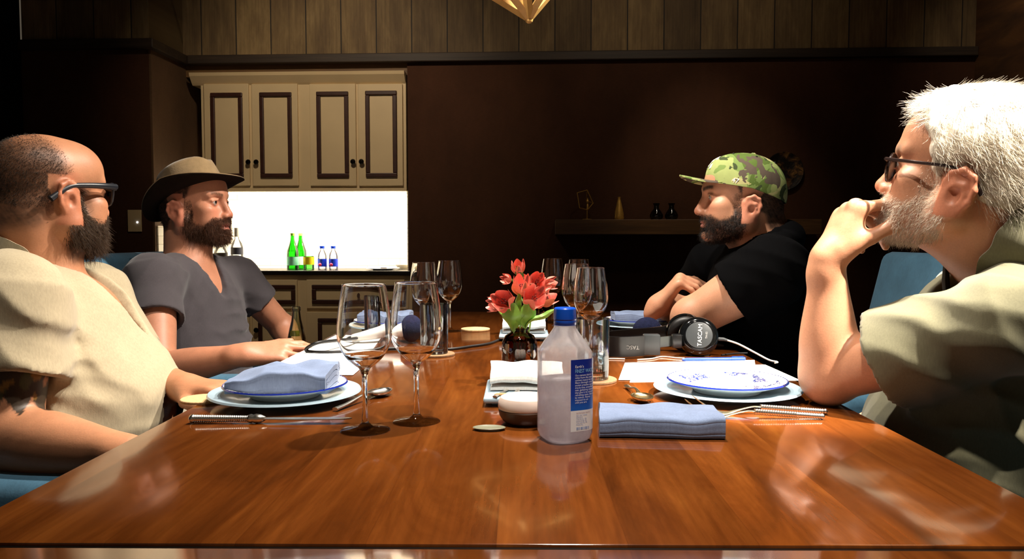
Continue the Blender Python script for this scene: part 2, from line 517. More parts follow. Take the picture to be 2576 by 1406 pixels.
YC = -0.01                            # cabinet face in the wall's frame
wc = thing('wall_cabinet', 'cream wall cabinet with four doors edged in dark moulding above the lit counter', 'cabinet')
wc.matrix_world = WM
xa, _ = wl(507, 330, YC); xbb, _ = wl(1022, 330, YC)
_, zt = wl(760, 208, YC); _, zb = wl(760, 481, YC); _, zcrown = wl(760, 184, YC)
m = M(); m.add(*box(xa, xbb, YC, 0.36, zb, zt, 0.003)); wobj('body', m, MT['cream'], wc)
m = M()
cx0, cx1 = wl(484, 195, YC)[0], wl(1020, 195, YC)[0]
prof = [(YC, zt - 0.012), (YC - 0.012, zt), (YC - 0.022, zt + 0.012), (YC - 0.045, zcrown - 0.02), (YC - 0.05, zcrown), (0.2, zcrown), (0.2, zt - 0.012)]
v = [(cx0, p[0], p[1]) for p in prof] + [(cx1, p[0], p[1]) for p in prof]
n = len(prof)
m.add(v, [tuple(range(n)), tuple(range(2 * n - 1, n - 1, -1))] + [(i, (i + 1) % n, n + (i + 1) % n, n + i) for i in range(n)])
wobj('crown_molding', m, MT['cream'], wc)
def door(parent, name, px, y, mp, knob=None, plane=YC):
    """px: left, right, top, bottom pixels of the leaf; mp of its moulding; knob pixel"""
    x0, z1 = wl(px[0], px[2], plane); x1, z0 = wl(px[1], px[3], plane)
    m = M(); m.add(*box(x0 + 0.002, x1 - 0.002, plane - 0.018, plane + 0.002, z0 + 0.002, z1 - 0.002, 0.003))
    d = wobj(name, m, MT['cream'], parent)
    a, b = wl(mp[0], mp[2], plane - 0.018); c, e = wl(mp[1], mp[3], plane - 0.018)
    fm = wobj('panel_molding', mould_frame(a, c, e, b, plane - 0.018, 0.027), MT['mould'], d)
    fm['label'] = 'dark red-brown moulding'
    if knob:
        kx, kz = wl(knob[0], knob[1], plane - 0.03)
        k = M(); pr = [(0, 0), (0.007, 0), (0.006, 0.012), (0.014, 0.018), (0.0165, 0.026), (0.012, 0.033), (0, 0.035)]
        k.add(*lathe(pr, 20), mat=T(kx, plane - 0.018, kz) @ RX(PI / 2))
        ko = wobj('knob', k, MT['knob'], d, 40); ko['label'] = 'round black knob'
    return d
DZ = (212, 468)
door(wc, 'door', (514, 632, *DZ), 0, (530, 614, 234, 447), (626, 408))
door(wc, 'door', (634, 754, *DZ), 0, (653, 737, 233, 447), (646, 408))
door(wc, 'door', (779, 899, *DZ), 0, (796, 879, 231, 447), (889, 407))
door(wc, 'door', (901, 1016, *DZ), 0, (919, 1000, 229, 446), (910, 407))

# base cabinet and worktop
YB = -0.03
bc = thing('base_cabinet', 'cream base cabinet with moulded drawers and doors below the black worktop', 'cabinet')
bc.matrix_world = WM
_, zct = wl(800, 681, YB - 0.03); _, zcb = wl(800, 692, YB - 0.03)
bx0, bx1 = xl_p + 0.02, wl(1033, 760, YB)[0]
m = M(); m.add(*box(bx0, bx1, YB, 0.37, 0.09, zcb, 0.003)); m.add(*box(bx0 + 0.01, bx1 - 0.01, YB + 0.05, 0.36, 0.0, 0.095)); wobj('body', m, MT['cream'], bc)
door(bc, 'drawer', (520, 751, 702, 777), 0, (534, 744, 716, 765), (626, 742), YB)
door(bc, 'drawer', (772, 1020, 702, 777), 0, (785, 1006, 716, 765), (895, 743), YB)
door(bc, 'door', (520, 634, 783, 1010), 0, (534, 620, 800, 990), (622, 830), YB)
door(bc, 'door', (636, 751, 783, 1010), 0, (650, 736, 800, 990), (646, 830), YB)
door(bc, 'door', (772, 894, 783, 1010), 0, (800, 880, 800, 990), (884, 830), YB)
door(bc, 'door', (896, 1020, 783, 1010), 0, (910, 1004, 800, 990), (906, 830), YB)
m = M(); m.add(*box(xl_p + 0.013, bx1 + 0.002, YB - 0.03, 0.375, zcb, zct, 0.004))
ct = wobj('worktop', m, MT['counter']); tag(ct, 'black stone worktop running across the bright niche', 'worktop')
m = M(); m.add(*box(xl_p + 0.013, xr_n, 0.355, 0.38, zct, zb - 0.0)); struct(wobj('wall_backsplash', m, MT['tile']))
m = M(); m.add(*box(xl_p + 0.013, xl_p + 0.022, YB, 0.355, zct, zb)); m.add(*box(xl_p + 0.013, xl_p + 0.022, -0.40, YB, zct, 1.11)); struct(wobj('wall_tile_side', m, MT['tile']))
m = M(); m.add(*box(xr_n - 0.006, xr_n, 0.0, 0.355, zct, zb)); struct(wobj('trim_niche_edge', m, MT['tile']))
m = M(); m.add(*box(xa + 0.03, xbb - 0.03, 0.10, 0.14, zb - 0.012, zb - 0.001, 0.002))
us = wobj('led_strip', m, MT['led']); tag(us, 'bright white light strip fixed under the cream wall cabinet', 'light')
ub = lamp('cabinet_light', 'AREA', WM @ Vector(((xa + xbb) / 2, 0.12, zb - 0.02)), 30, (1.0, 0.92, 0.80), shape='RECTANGLE', size=1.2, size_y=0.04)
ub.rotation_euler = (math.radians(14), 0, -WA)

# switch plate on the pier, with its small glowing lamp
sx0, sz1 = wl(322, 528, -0.42); sx1, sz0 = wl(358, 583, -0.42)
sw = thing('switch_plate', 'cream switch plate with a tiny blue-white light on the dark pier', 'switch')
sw.matrix_world = WM
m = M(); m.add(*box(sx0, sx1, -0.428, -0.4205, sz0, sz1, 0.003)); wobj('plate', m, plain('ivory_plastic', '#c9b48a', 0.45, var=0.03), sw)
lx, lz = wl(345, 559, -0.43)
m = M(); m.add(*sphere((lx, -0.428, lz), 0.005, 12, 8)); l = wobj('indicator_light', m, plain('blue_white_led', '#cfd8ff', 0.4, emit=(0.7, 0.75, 1.0), estr=8), sw); l['label'] = 'glowing blue-white light'

# floating shelf and what stands on it
YS = -0.22
s0, sz1 = wl(1397, 552, YS); s1, _ = wl(2068, 552, YS); _, sz0 = wl(1397, 590, YS)
m = M(); m.add(*box(s0, s1, YS, 0.0, sz0, sz1, 0.003))
tag(wobj('floating_shelf', m, MT['shelfwood']), 'thick walnut floating shelf on the dark back wall', 'shelf')
k1 = 4.85 / F_PX
def swire(parent, name, pts, r, mat, label=None):
    m = M()
    for a, b in zip(pts, pts[1:]): m.add(*tube([a, b], r, 6))
    return wobj(name, m, mat, parent, 50)
def sp(px, py, dy=-0.12):
    x, z = wl(px, py, dy); return Vector((x, dy, z))
geo = thing('wire_ornament', 'open gold wire polygon ornament on the shelf holding a candle', 'ornament')
geo.matrix_world = WM
p = [sp(1452, 485, -.14), sp(1477, 478, -.10), sp(1492, 511, -.08), sp(1478, 528, -.13), sp(1458, 523, -.17)]
back = [sp(1477, 478, -.10), sp(1475, 505, -.04), sp(1492, 511, -.08)]
swire(geo, 'frame', p + [p[0]], 0.0028, MT['gold'])
swire(geo, 'back_strut', back, 0.0025, MT['gold'])
swire(geo, 'foot', [sp(1477, 528, -.13), Vector((sp(1477, 528, -.13).x, -.13, sz1 + 0.004))], 0.003, MT['gold'])
m = M(); fx = sp(1477, 528, -.13).x; m.add(*lathe([(0, 0), (0.03, 0), (0.03, 0.004), (0.004, 0.007), (0, 0.007)], 20), mat=T(fx, -.13, sz1)); wobj('base', m, MT['gold'], geo, 40)
c0 = sp(1478, 523, -.13); m = M(); m.add(*lathe([(0, 0), (0.006, 0), (0.006, 0.03), (0.003, 0.034), (0.009, 0.05), (0.004, 0.062), (0, 0.075)], 14), mat=T(c0.x, -.13, c0.z - 0.01)); wobj('candle_holder', m, MT['gold'], geo, 40)

def shelf_vase(name, px, prof, mat, label, cat, group=None):
    p = sp(px, 552, -0.12)
    m = M(); m.add(*lathe(prof, 28))
    o = obj(name, m, mat, None, 40)
    o.matrix_world = WM @ T(p.x, -0.12, sz1)
    return tag(o, label, cat, group)
shelf_vase('bud_vase', 1557, [(0, 0), (0.027, 0), (0.031, 0.01), (0.028, 0.04), (0.018, 0.085), (0.011, 0.115), (0.008, 0.128), (0.010, 0.138), (0.006, 0.139), (0.005, 0.12), (0, 0.11)], MT['gold'], 'slim tapered gold vase on the dark shelf', 'vase')
dk = plain('black_glass', '#0b0807', 0.08, spec=0.7)
DV = [(0, 0), (0.032, 0), (0.04, 0.012), (0.04, 0.03), (0.03, 0.05), (0.017, 0.066), (0.015, 0.085), (0.022, 0.1), (0.019, 0.1), (0.012, 0.085), (0, 0.07)]
shelf_vase('carafe', 1651, DV, dk, 'black glass carafe on the shelf nearer the gold vase', 'vase', 'black carafes on the shelf')
shelf_vase('carafe', 1689, DV, dk, 'black glass carafe on the shelf beside the capped man', 'vase', 'black carafes on the shelf')

# round wall ornament
dx, dz = wl(1974, 430, -0.03)
def mat_disc():
    t = NT('gilded_black_lacquer')
    n = t.noise(t.coords((1, 1, 1)), 16, 6, 0.7, 1.0)
    n2 = t.noise(t.coords((1, 1, 1), loc=(3, 1, 2)), 5, 3)
    f = t.math('MULTIPLY', n, t.math('ADD', n2, 0.35))
    t.link(t.ramp(f, [(0.42, srgb('#0d0705')), (0.5, srgb('#4a3016')), (0.6, srgb('#8a6430'))]), t.b.inputs['Base Color'])
    t.set(t.b, Roughness=0.5, Metallic=0.3); t.bump(n, 0.6, 0.01)
    return t.m
m = M(); R0 = 48 * k1
m.add(*lathe([(0, 0), (R0 * .94, 0), (R0, 0.012), (R0 * .97, 0.02), (R0 * .8, 0.014), (R0 * .5, 0.010), (0, 0.009)], 48), mat=T(dx, -0.004, dz) @ RX(PI / 2))
tag(wobj('wall_plate', m, mat_disc(), None, 30), 'round black and gold plate hung on the wall behind the capped man', 'wall plate')

# ------------------------------------------------------------------ things on the worktop
def on_top(px, dy):
    x, _ = wl(px, 675, dy); return WM @ Vector((x, dy, zct))
MT['green_glass'] = thin_glass('green_bottle_glass', (0.10, 0.62, 0.08), 0.05, 0.05)
MT['clear_thin'] = thin_glass('clear_thin_glass', (0.97, 0.98, 0.98), 0.0, 0.02, 1.2)
lab_green = plain('pale_green_label', '#7fc8a0', 0.5)
def bottle(name, label, cat, loc, prof, mat, lab=None, cap=None, group=None, n=28, rz=0.0, **kw):
    t = thing(name, label, cat, loc, rz, group)
    m = M(); m.add(*lathe(prof, n)); obj('body', m, mat, t, 40)
    if lab:
        r, z0, z1, lm = lab; m = M(); m.add(*lathe([(r, z0), (r + .0006, z0), (r + .0006, z1), (r, z1)], n)); obj('label_band', m, lm, t, 40)
    if cap:
        r, z0, z1, cm = cap; m = M(); m.add(*lathe([(0, z0), (r, z0), (r, z1 - .002), (r - .002, z1), (0, z1)], n)); obj('cap', m, cm, t, 40)
    return t
GB = [(0, 0), (0.036, 0), (0.038, 0.006), (0.038, 0.10), (0.036, 0.125), (0.022, 0.165), (0.014, 0.195), (0.0125, 0.215), (0.0125, 0.226), (0, 0.226)]
bottle('water_bottle', 'tall green glass water bottle on the worktop, nearer the man in the hat', 'bottle', on_top(737, 0.08), GB, MT['green_glass'], (0.0383, 0.03, 0.085, lab_green), (0.0145, 0.222, 0.24, plain('green_cap', '#8fbf3a', 0.4)))
bottle('water_bottle', 'green glass water bottle behind the tallest one on the worktop', 'bottle', on_top(757, 0.17), GB, MT['green_glass'], (0.0383, 0.03, 0.085, plain('white_label', '#e8f2ea', 0.5)), (0.0145, 0.222, 0.24, plain('pale_green_cap', '#a9cf5a', 0.4)))
bottle('glass_jar', 'small pale green glass jar with a yellow band on the worktop', 'jar', on_top(777, 0.06), [(0, 0), (0.032, 0), (0.034, 0.004), (0.034, 0.085), (0.032, 0.09), (0.03, 0.085), (0.03, 0.006), (0, 0.005)], thin_glass('pale_green_glass', (0.6, 0.95, 0.55), 0.05), (0.0345, 0.035, 0.085, plain('yellow_label', '#ecd40c', 0.5)))
fb = plain('blue_print', '#1238c8', 0.4); fc = plain('blue_cap_plastic', '#0f3fc0', 0.35)
FB = [(0, 0), (0.026, 0), (0.029, 0.004), (0.029, 0.085), (0.025, 0.105), (0.0135, 0.125), (0.013, 0.14), (0, 0.14)]
for px, wh in ((811, 'beside the yellow jar'), (839, 'farther from the yellow jar')):
    b = bottle('plastic_water_bottle', 'small clear water bottle with blue cap and pink flower print ' + wh, 'bottle', on_top(px, 0.13), FB, MT['clear_thin'], (0.0293, 0.02, 0.07, fb), (0.0165, 0.138, 0.156, fc), 'small water bottles on the worktop')
    m = M(); m.add(*sphere((-0.008, -0.0295, 0.033), (0.011, 0.004, 0.011), 12, 8)); l = obj('flower_print', m, plain('pink_print', '#e8406c', 0.5), b, 40); l['label'] = 'pink flower'
bottle('liquor_bottle', 'clear liquor bottle with black label and grey cap beside the bearded chin', 'bottle', on_top(597, 0.08), [(0, 0), (0.036, 0), (0.038, 0.006), (0.038, 0.15), (0.03, 0.175), (0.0145, 0.2), (0.0135, 0.25), (0, 0.25)], MT['clear_thin'], (0.0384, 0.10, 0.145, plain('black_label', '#1c1a24', 0.5)), (0.0155, 0.215, 0.275, plain('grey_foil', '#8b8578', 0.4)))
bottle('liquor_bottle', 'short dark-labelled liquor bottle mostly hidden by the man in the hat', 'bottle', on_top(556, 0.08), [(0, 0), (0.04, 0), (0.043, 0.006), (0.043, 0.11), (0.03, 0.14), (0.0145, 0.155), (0.0135, 0.19), (0, 0.19)], MT['clear_thin'], (0.0434, 0.085, 0.11, plain('brown_label', '#2c2018', 0.5)), (0.0155, 0.17, 0.2, plain('cork', '#b08a58', 0.8)))
white_china = plain('white_china', '#f2efe8', 0.18, var=0.02)
def plate_prof(r, h, rim=0.72, t=0.004):
    return [(0, 0), (r * .55, 0), (r * .58, 0.003), (r * rim, 0.006), (r * .97, h - .001), (r, h), (r * .985, h + t * .6), (r * .96, h + t * .5), (r * rim, 0.006 + t), (r * .6, 0.0035 + t), (0, 0.003 + t)]
m = M(); m.add(*lathe(plate_prof(0.11, 0.012), 40)); tag(obj('plate', m, white_china, None, 40, on_top(963, 0.08)), 'white plate lying on the far end of the worktop', 'plate')
m = M(); m.add(*lathe([(0, 0), (0.035, 0), (0.05, 0.02), (0.055, 0.03), (0.052, 0.03), (0.04, 0.015), (0, 0.006)], 32)); tag(obj('bowl', m, plain('cream_china', '#efe2c4', 0.25), None, 40, on_top(1016, 0.25)), 'small cream bowl beside the plate at the worktop end', 'bowl')
pq = on_top(965, 0.08); m = M(); m.add(*box(-0.02, 0.02, -0.008, 0.008, 0.0, 0.008, 0.003)); tag(obj('folded_card', m, plain('dark_card', '#35302c', 0.6), None, None, pq + Vector((0, 0, 0.0085))), 'tiny dark card lying on the white worktop plate', 'card')

# ------------------------------------------------------------------ pendant lamp over the table
TIP = at(1331, 51, 2.40)
pl = thing('pendant_lamp', 'pale wooden open-frame pendant lamp whose pointed tip hangs over the table', 'pendant lamp', TIP)
wood = plain('pale_ash_wood', '#cfa45c', 0.5, var=0.12, scale=40)
ring = []
for k, (a, r, h) in enumerate(((168, .24, .165), (215, .25, .22), (262, .24, .26), (322, .23, .29), (35, .24, .27), (100, .23, .24))):
    ring.append(Vector((r * math.cos(math.radians(a)), r * math.sin(math.radians(a)), h)))
topv = Vector((0, 0, 0.55))
def strut(a, b, w=0.014):
    return tube([a, b], w, 4)
for r in ring:
    m = M(); m.add(*strut(Vector((0, 0, 0.008)), r)); obj('lower_strut', m, wood, pl)
    m = M(); m.add(*strut(topv, r)); obj('upper_strut', m, wood, pl)
for a, b in zip(ring, ring[1:] + ring[:1]):
    m = M(); m.add(*strut(a, b)); obj('side_strut', m, wood, pl)
m = M(); m.add(*tube([topv, Vector((0, 0, CEIL - TIP.z))], 0.004, 8)); obj('cord', m, plain('black_cord', '#0c0a08', 0.6), pl)
m = M(); m.add(*sphere((0, 0, 0), (0.012, 0.012, 0.010), 8, 6)); obj('tip_block', m, wood, pl)
m = M(); m.add(*tube([(0, 0, .55), (0, 0, .45)], 0.02, 14)); obj('lamp_holder', m, MT['knob'], pl)

# ------------------------------------------------------------------ the table
TX0, TX1, TY0, TY1 = -0.532, 0.536, 0.22, 2.90
SEAM = atz(1288, 1374, TZ).y
tb = thing('dining_table', 'long glossy cherry wood dining table with a dark seam across its near end', 'table', (0, 0, 0))
m = M(); m.add(*box(TX0, TX1, SEAM + 0.005, TY1, TZ - 0.045, TZ, 0.0025, 2)); obj('tabletop', m, MT['table'], tb, 35)
m = M(); m.add(*box(TX0, TX1, TY0, SEAM - 0.005, TZ - 0.045, TZ, 0.0025, 2)); o = obj('end_leaf', m, MT['table'], tb, 35)
m = M(); m.add(*box(TX0 + .004, TX1 - .004, SEAM - 0.02, SEAM + 0.02, TZ - 0.04, TZ - 0.003)); o = obj('seam_strip', m, plain('black_groove', '#0a0603', 0.25), tb); o['label'] = 'dark strip in the seam'
m = M()
for a in (box(TX0 + .12, TX1 - .12, TY0 + .12, TY0 + .14, TZ - .13, TZ - .045), box(TX0 + .12, TX1 - .12, TY1 - .14, TY1 - .12, TZ - .13, TZ - .045),
          box(TX0 + .12, TX0 + .14, TY0 + .14, TY1 - .14, TZ - .13, TZ - .045), box(TX1 - .14, TX1 - .12, TY0 + .14, TY1 - .14, TZ - .13, TZ - .045)): m.add(*a)
obj('apron', m, MT['table'], tb)
for x in (TX0 + .13, TX1 - .13):
    for y in (TY0 + .13, TY1 - .13):
        m = M(); m.add(*box(x - .04, x + .04, y - .04, y + .04, 0, TZ - .045, 0.008)); obj('leg', m, MT['table'], tb)

# ------------------------------------------------------------------ armchairs
def armchair(name, label, x_back, y_mid, face, w=0.60, ztop=1.0, tilt=7, arm_z=0.665, depth=0.62):
    """face = +1 looks along +x, -1 along -x; x_back is the inner face of the back at the top"""
    t = thing(name, label, 'armchair', (x_back, y_mid, 0), 0 if face > 0 else PI, 'teal blue armchairs round the table')
    h = w / 2
    def soft(v, f, k):
        return [(p[0], p[1], p[2] + k * (1 - (p[1] / h) ** 2)) for p in v], f
    m = M(); m.add(*soft(*box(0.02, depth, -h + .07, h - .07, 0.28, 0.43, 0.035, 4), 0.012)); obj('seat', m, MT['blue'], t, 60)
    bm_ = box(-0.10, 0.0, -h, h, 0.0, ztop - 0.28, 0.035, 4)
    m = M(); m.add(*bm_, mat=T(0.02 + (ztop - .28) * math.tan(math.radians(tilt)) * .4, 0, 0.28) @ RY(-math.radians(tilt))); obj('backrest', m, MT['blue'], t, 60)
    for s in (-1, 1):
        m = M(); y0, y1 = sorted((s * (h - .075), s * h)); m.add(*box(-0.02, depth - .02, y0, y1, 0.22, arm_z, 0.03, 4)); obj('arm', m, MT['blue'], t, 60)
        for x in (-0.02, depth - .07):
            m = M(); m.add(*prism([(x - .02, s * (h - .06) - .02), (x + .02, s * (h - .06) - .02), (x + .02, s * (h - .06) + .02), (x - .02, s * (h - .06) + .02)], 0, 0.24)); obj('leg', m, MT['blackwood'], t)
    m = M(); m.add(*box(0.0, depth - .03, -h + .06, h - .06, 0.21, 0.31, 0.02)); obj('seat_rail', m, MT['blue'], t, 60)
    return t
CH_A = armchair('armchair', 'teal blue armchair under the man in the cream shirt', -1.16, 1.45, 1)
CH_B = armchair('armchair', 'teal blue armchair behind the man in the hat', -1.15, 2.36, 1, w=0.62)
CH_C = armchair('armchair', 'teal blue armchair behind the man in the black shirt', 1.05, 2.12, -1, w=0.62, tilt=13, ztop=1.02)
CH_D = armchair('armchair', 'teal blue armchair under the white-haired man', 1.16, 1.25, -1)
# ------------------------------------------------------------------ table ware
MT['bowl_glass'] = glass('blown_crystal', (0.995, 1.0, 1.0), 1.45)
MT['foot_glass'] = thin_glass('thin_crystal_foot', (0.98, 0.985, 0.985), 0.0, 0.04, 1.6)
MT['crystal'] = glass('solid_crystal', (0.99, 1.0, 1.0), 1.5)
MT['silver'] = plain('polished_silver', '#e2ded6', 0.26, metal=1.0, var=0.03)
MT['gilt'] = plain('warm_silver', '#dcc79a', 0.26, metal=1.0, var=0.05)
MT['cork'] = plain('cork_mat', '#c9a878', 0.9, var=0.18, scale=220, bump=0.3)
MT['celadon'] = plain('celadon_glaze', '#a3bac8', 0.16, var=0.04)
MT['napkin'] = fabric('blue_grey_linen', '#7787a6', 900, 0.1, 0.35, 0.95, 30, sheen=0.1)
MT['towel'] = fabric('white_cotton', '#eceae6', 900, 0.03, 0.25, 0.95, 30, sheen=0.1)
MT['paper'] = plain('white_paper', '#f4f2ee', 0.7, var=0.01)
MT['black_plastic'] = plain('black_plastic', '#101112', 0.32, var=0.1)
MT['gloss_black'] = plain('gloss_black_plastic', '#0b0c0d', 0.1, var=0.1)
MT['grey_plastic'] = plain('grey_plastic', '#34383a', 0.4, var=0.1)
MT['rubber'] = plain('black_rubber', '#0c0b0b', 0.5)
MT['cable_white'] = plain('pale_cable', '#c8c0b4', 0.5)

def wine_glass(label, px, py=None, Y=None, group='stemmed wine glasses on the table'):
    p = atz(px, py, TZ) if py else at(px, 600, Y)
    if not py: p.z = TZ
    t = thing('wine_glass', label, 'wine glass', (p.x, p.y, TZ), random.random() * 6, group)
    h = 0.0885
    out = [(0.0042, h), (0.012, h + .004), (0.0235, h + .014), (0.0325, h + .027), (0.0375, h + .041), (0.0388, h + .052), (0.0382, h + .066), (0.0362, h + .085), (0.0332, h + .105), (0.0305, h + .121)]
    P = spline([(r, 0, z) for r, z in out], 4)
    prof = [(0, h + .0004)] + [(q.x, q.z) for q in P]
    inn = [(0.0302, h + .1213)] + [(max(q.x - 0.0011, 0), q.z + (0.0018 if q.z < h + .02 else 0)) for q in reversed(P[1:])] + [(0, h + .0032)]
    m = M(); m.add(*lathe(prof + inn, 56)); obj('bowl', m, MT['bowl_glass'], t, 60)
    ft = [(0, 0.0), (0.034, 0.0), (0.0354, 0.0008), (0.034, 0.002), (0.022, 0.0032), (0.011, 0.006), (0.0056, 0.0115), (0, 0.0118)]
    m = M(); m.add(*lathe(ft, 48)); obj('foot', m, MT['foot_glass'], t, 50)
    st = [(0, 0.011), (0.0054, 0.0115), (0.0037, 0.03), (0.0036, 0.06), (0.0042, 0.078), (0.0066, 0.087), (0.010, h + .0035), (0.004, h + .004), (0, h + .003)]
    m = M(); m.add(*lathe(st, 32)); obj('stem', m, MT['crystal'], t, 50)
    return t
wine_glass('wine glass before the blue-napkin plate, the one nearer the knife', 919, 1083)
wine_glass('wine glass beside the loose spoon, the taller looking of the front pair', 1048, 1061)
wine_glass('wine glass behind the front pair, standing left of its taller-looking mate', 1066, Y=2.12)
wine_glass('wine glass standing beside the empty cork coaster', 1130, Y=2.28)
wine_glass('wine glass just behind the rear red flowers', 1391, Y=2.52)
wine_glass('wine glass mostly hidden behind the pair over the water bottle', 1457, Y=2.42)
wine_glass('wine glass right behind the blue bottle cap', 1452, Y=1.98)
wine_glass('wine glass beside the water tumbler, overlapping the one behind the blue cap', 1487, Y=1.74)

MT['cork_dark'] = plain('darker_cork_mat', '#8a6a4a', 0.9, var=0.18, scale=220, bump=0.3)  # darker cork for the two coasters under tumblers
def coaster(label, px, py, r=0.046, mat='cork'):
    p = atz(px, py, TZ)
    m = M(); m.add(*lathe([(0, 0), (r, 0), (r + .001, .001), (r + .001, .004), (r, .005), (0, .005)], 40))
    return tag(obj('coaster', m, MT[mat], None, 40, (p.x, p.y, TZ)), label, 'coaster', 'round cork coasters')
co1 = coaster('round cork coaster under the water tumbler behind the bottle', 1490, 958, .046, 'cork_dark')
co2 = coaster('round cork coaster under the dark tumbler behind the front wine glasses', 1094, 893, .046, 'cork_dark')
co3 = coaster('empty round cork coaster lying alone in the middle of the table', 1196, 830, 0.0425)
co4 = coaster('pale cork coaster at the table edge beside the cream shirt', 512, 1008, 0.036)

MT['tumbler'] = thin_glass('tumbler_glass', (0.93, 0.96, 0.97), 0.0, 0.05, 1.0)
MT['water'] = glass('still_water', (0.97, 1.0, 1.0), 1.333)
def tumbler(label, loc, fill=0.0, mat=None, group='straight glass tumblers'):
    t = thing('tumbler', label, 'tumbler', loc, 0, group)
    r, h = 0.0325, 0.116
    m = M(); m.add(*lathe([(0, 0), (r - .003, 0), (r - .0015, 0.0015), (r, h), (r - .0008, h + .0008), (r - .002, h), (r - .0035, 0.016), (0, 0.014)], 48)); obj('wall', m, mat or MT['tumbler'], t, 40)
    m = M(); m.add(*lathe([(0, 0.0008), (r - .0036, 0.0008), (r - .0034, 0.013), (0, 0.0125)], 48)); obj('thick_base', m, MT['crystal'], t, 40)
    if fill:
        rr = r - .0036; m = M(); m.add(*lathe([(0, 0.0165), (rr - .001, 0.0165), (rr + .001, fill - .001), (rr + .0013, fill), (0, fill - .0006)], 48)); o = obj('water', m, MT['water'], t, 40); o['label'] = 'water in the glass'
    return t
tumbler('glass tumbler of water on a cork coaster behind the plastic bottle', (co1.location.x, co1.location.y, TZ + .005), 0.055)
tumbler('smoky glass tumbler on a coaster behind the front wine glasses', (co2.location.x, co2.location.y, TZ + .005), 0.03, thin_glass('smoky_glass', (0.62, 0.68, 0.72), 0.0, 0.05))
pt = atz(962, 838, TZ); tumbler('empty tumbler beside the far napkin of the man in the hat', (pt.x, pt.y - .1, TZ), 0.0, thin_glass('smoky_glass_pale', (0.7, 0.74, 0.78), 0.0, 0.05))

# plates
def mat_blue_pattern():
    t = NT('blue_and_white_china')
    v = t.coords()
    sx = t.n.new('ShaderNodeSeparateXYZ'); t.link(v, sx.inputs[0])
    ln = t.n.new('ShaderNodeVectorMath'); ln.operation = 'LENGTH'
    cb = t.n.new('ShaderNodeCombineXYZ'); t.link(sx.outputs[0], cb.inputs[0]); t.link(sx.outputs[1], cb.inputs[1]); t.link(cb.outputs[0], ln.inputs[0])
    r = ln.outputs['Value']
    ang = t.math('ARCTAN2', sx.outputs[1], sx.outputs[0])
    sc = t.math('MULTIPLY', t.math('ABSOLUTE', t.math('SINE', t.math('MULTIPLY', ang, 34.0))), 0.0026)
    rim = t.math('GREATER_THAN', t.math('ADD', r, sc), 0.1012)
    n = t.noise(v, 95, 5, 0.7, 2.0); n2 = t.noise(t.coords(loc=(0.4, 1.2, 3)), 34, 3, 0.5, 0.5)
    band = t.math('MULTIPLY', t.math('GREATER_THAN', r, 0.028), t.math('LESS_THAN', r, 0.088))
    right = t.math('GREATER_THAN', n2, 0.52)
    motif = t.math('MULTIPLY', t.math('MULTIPLY', t.math('LESS_THAN', t.math('ABSOLUTE', t.math('SUBTRACT', n, 0.5)), 0.07), band), right)
    f = t.math('MAXIMUM', motif, rim)
    ge = t.n.new('ShaderNodeNewGeometry'); sn = t.n.new('ShaderNodeSeparateXYZ'); t.link(ge.outputs['Normal'], sn.inputs[0]); up = t.math('GREATER_THAN', sn.outputs[2], 0.3)
    t.link(t.mix(t.math('MULTIPLY', f, up), srgb('#f1eee8'), srgb('#1c2c86')), t.b.inputs['Base Color'])
    t.set(t.b, Roughness=0.12)
    return t.m
MT['pattern'] = mat_blue_pattern()
def plates(where, px, Y, r1=0.126, r2=0.103, grp=True):
    X = at(px, 900, Y).x
    m = M(); m.add(*lathe(plate_prof(r1, 0.015, 0.66, 0.005), 72))
    a = tag(obj('charger_plate', m, MT['celadon'], None, 40, (X, Y, TZ)), 'large pale blue charger plate ' + where, 'plate', 'pale blue charger plates')
    m = M(); m.add(*lathe(plate_prof(r2, 0.020, 0.6, 0.004), 72))
    b = tag(obj('salad_plate', m, MT['pattern'], None, 40, (X, Y, TZ + 0.0088), (0, 0, px * 0.01)), 'smaller blue-patterned white plate ' + where, 'plate', 'blue-patterned white plates')
    return X
XA = plates('in front of the man in the cream shirt', 718, 1.300)
XD = plates('in front of the white-haired man', 1829, 1.345)
XC = plates('in front of the man in the camouflage cap', 1603, 2.36)
XB = plates('in front of the man in the hat', 968, 2.33)

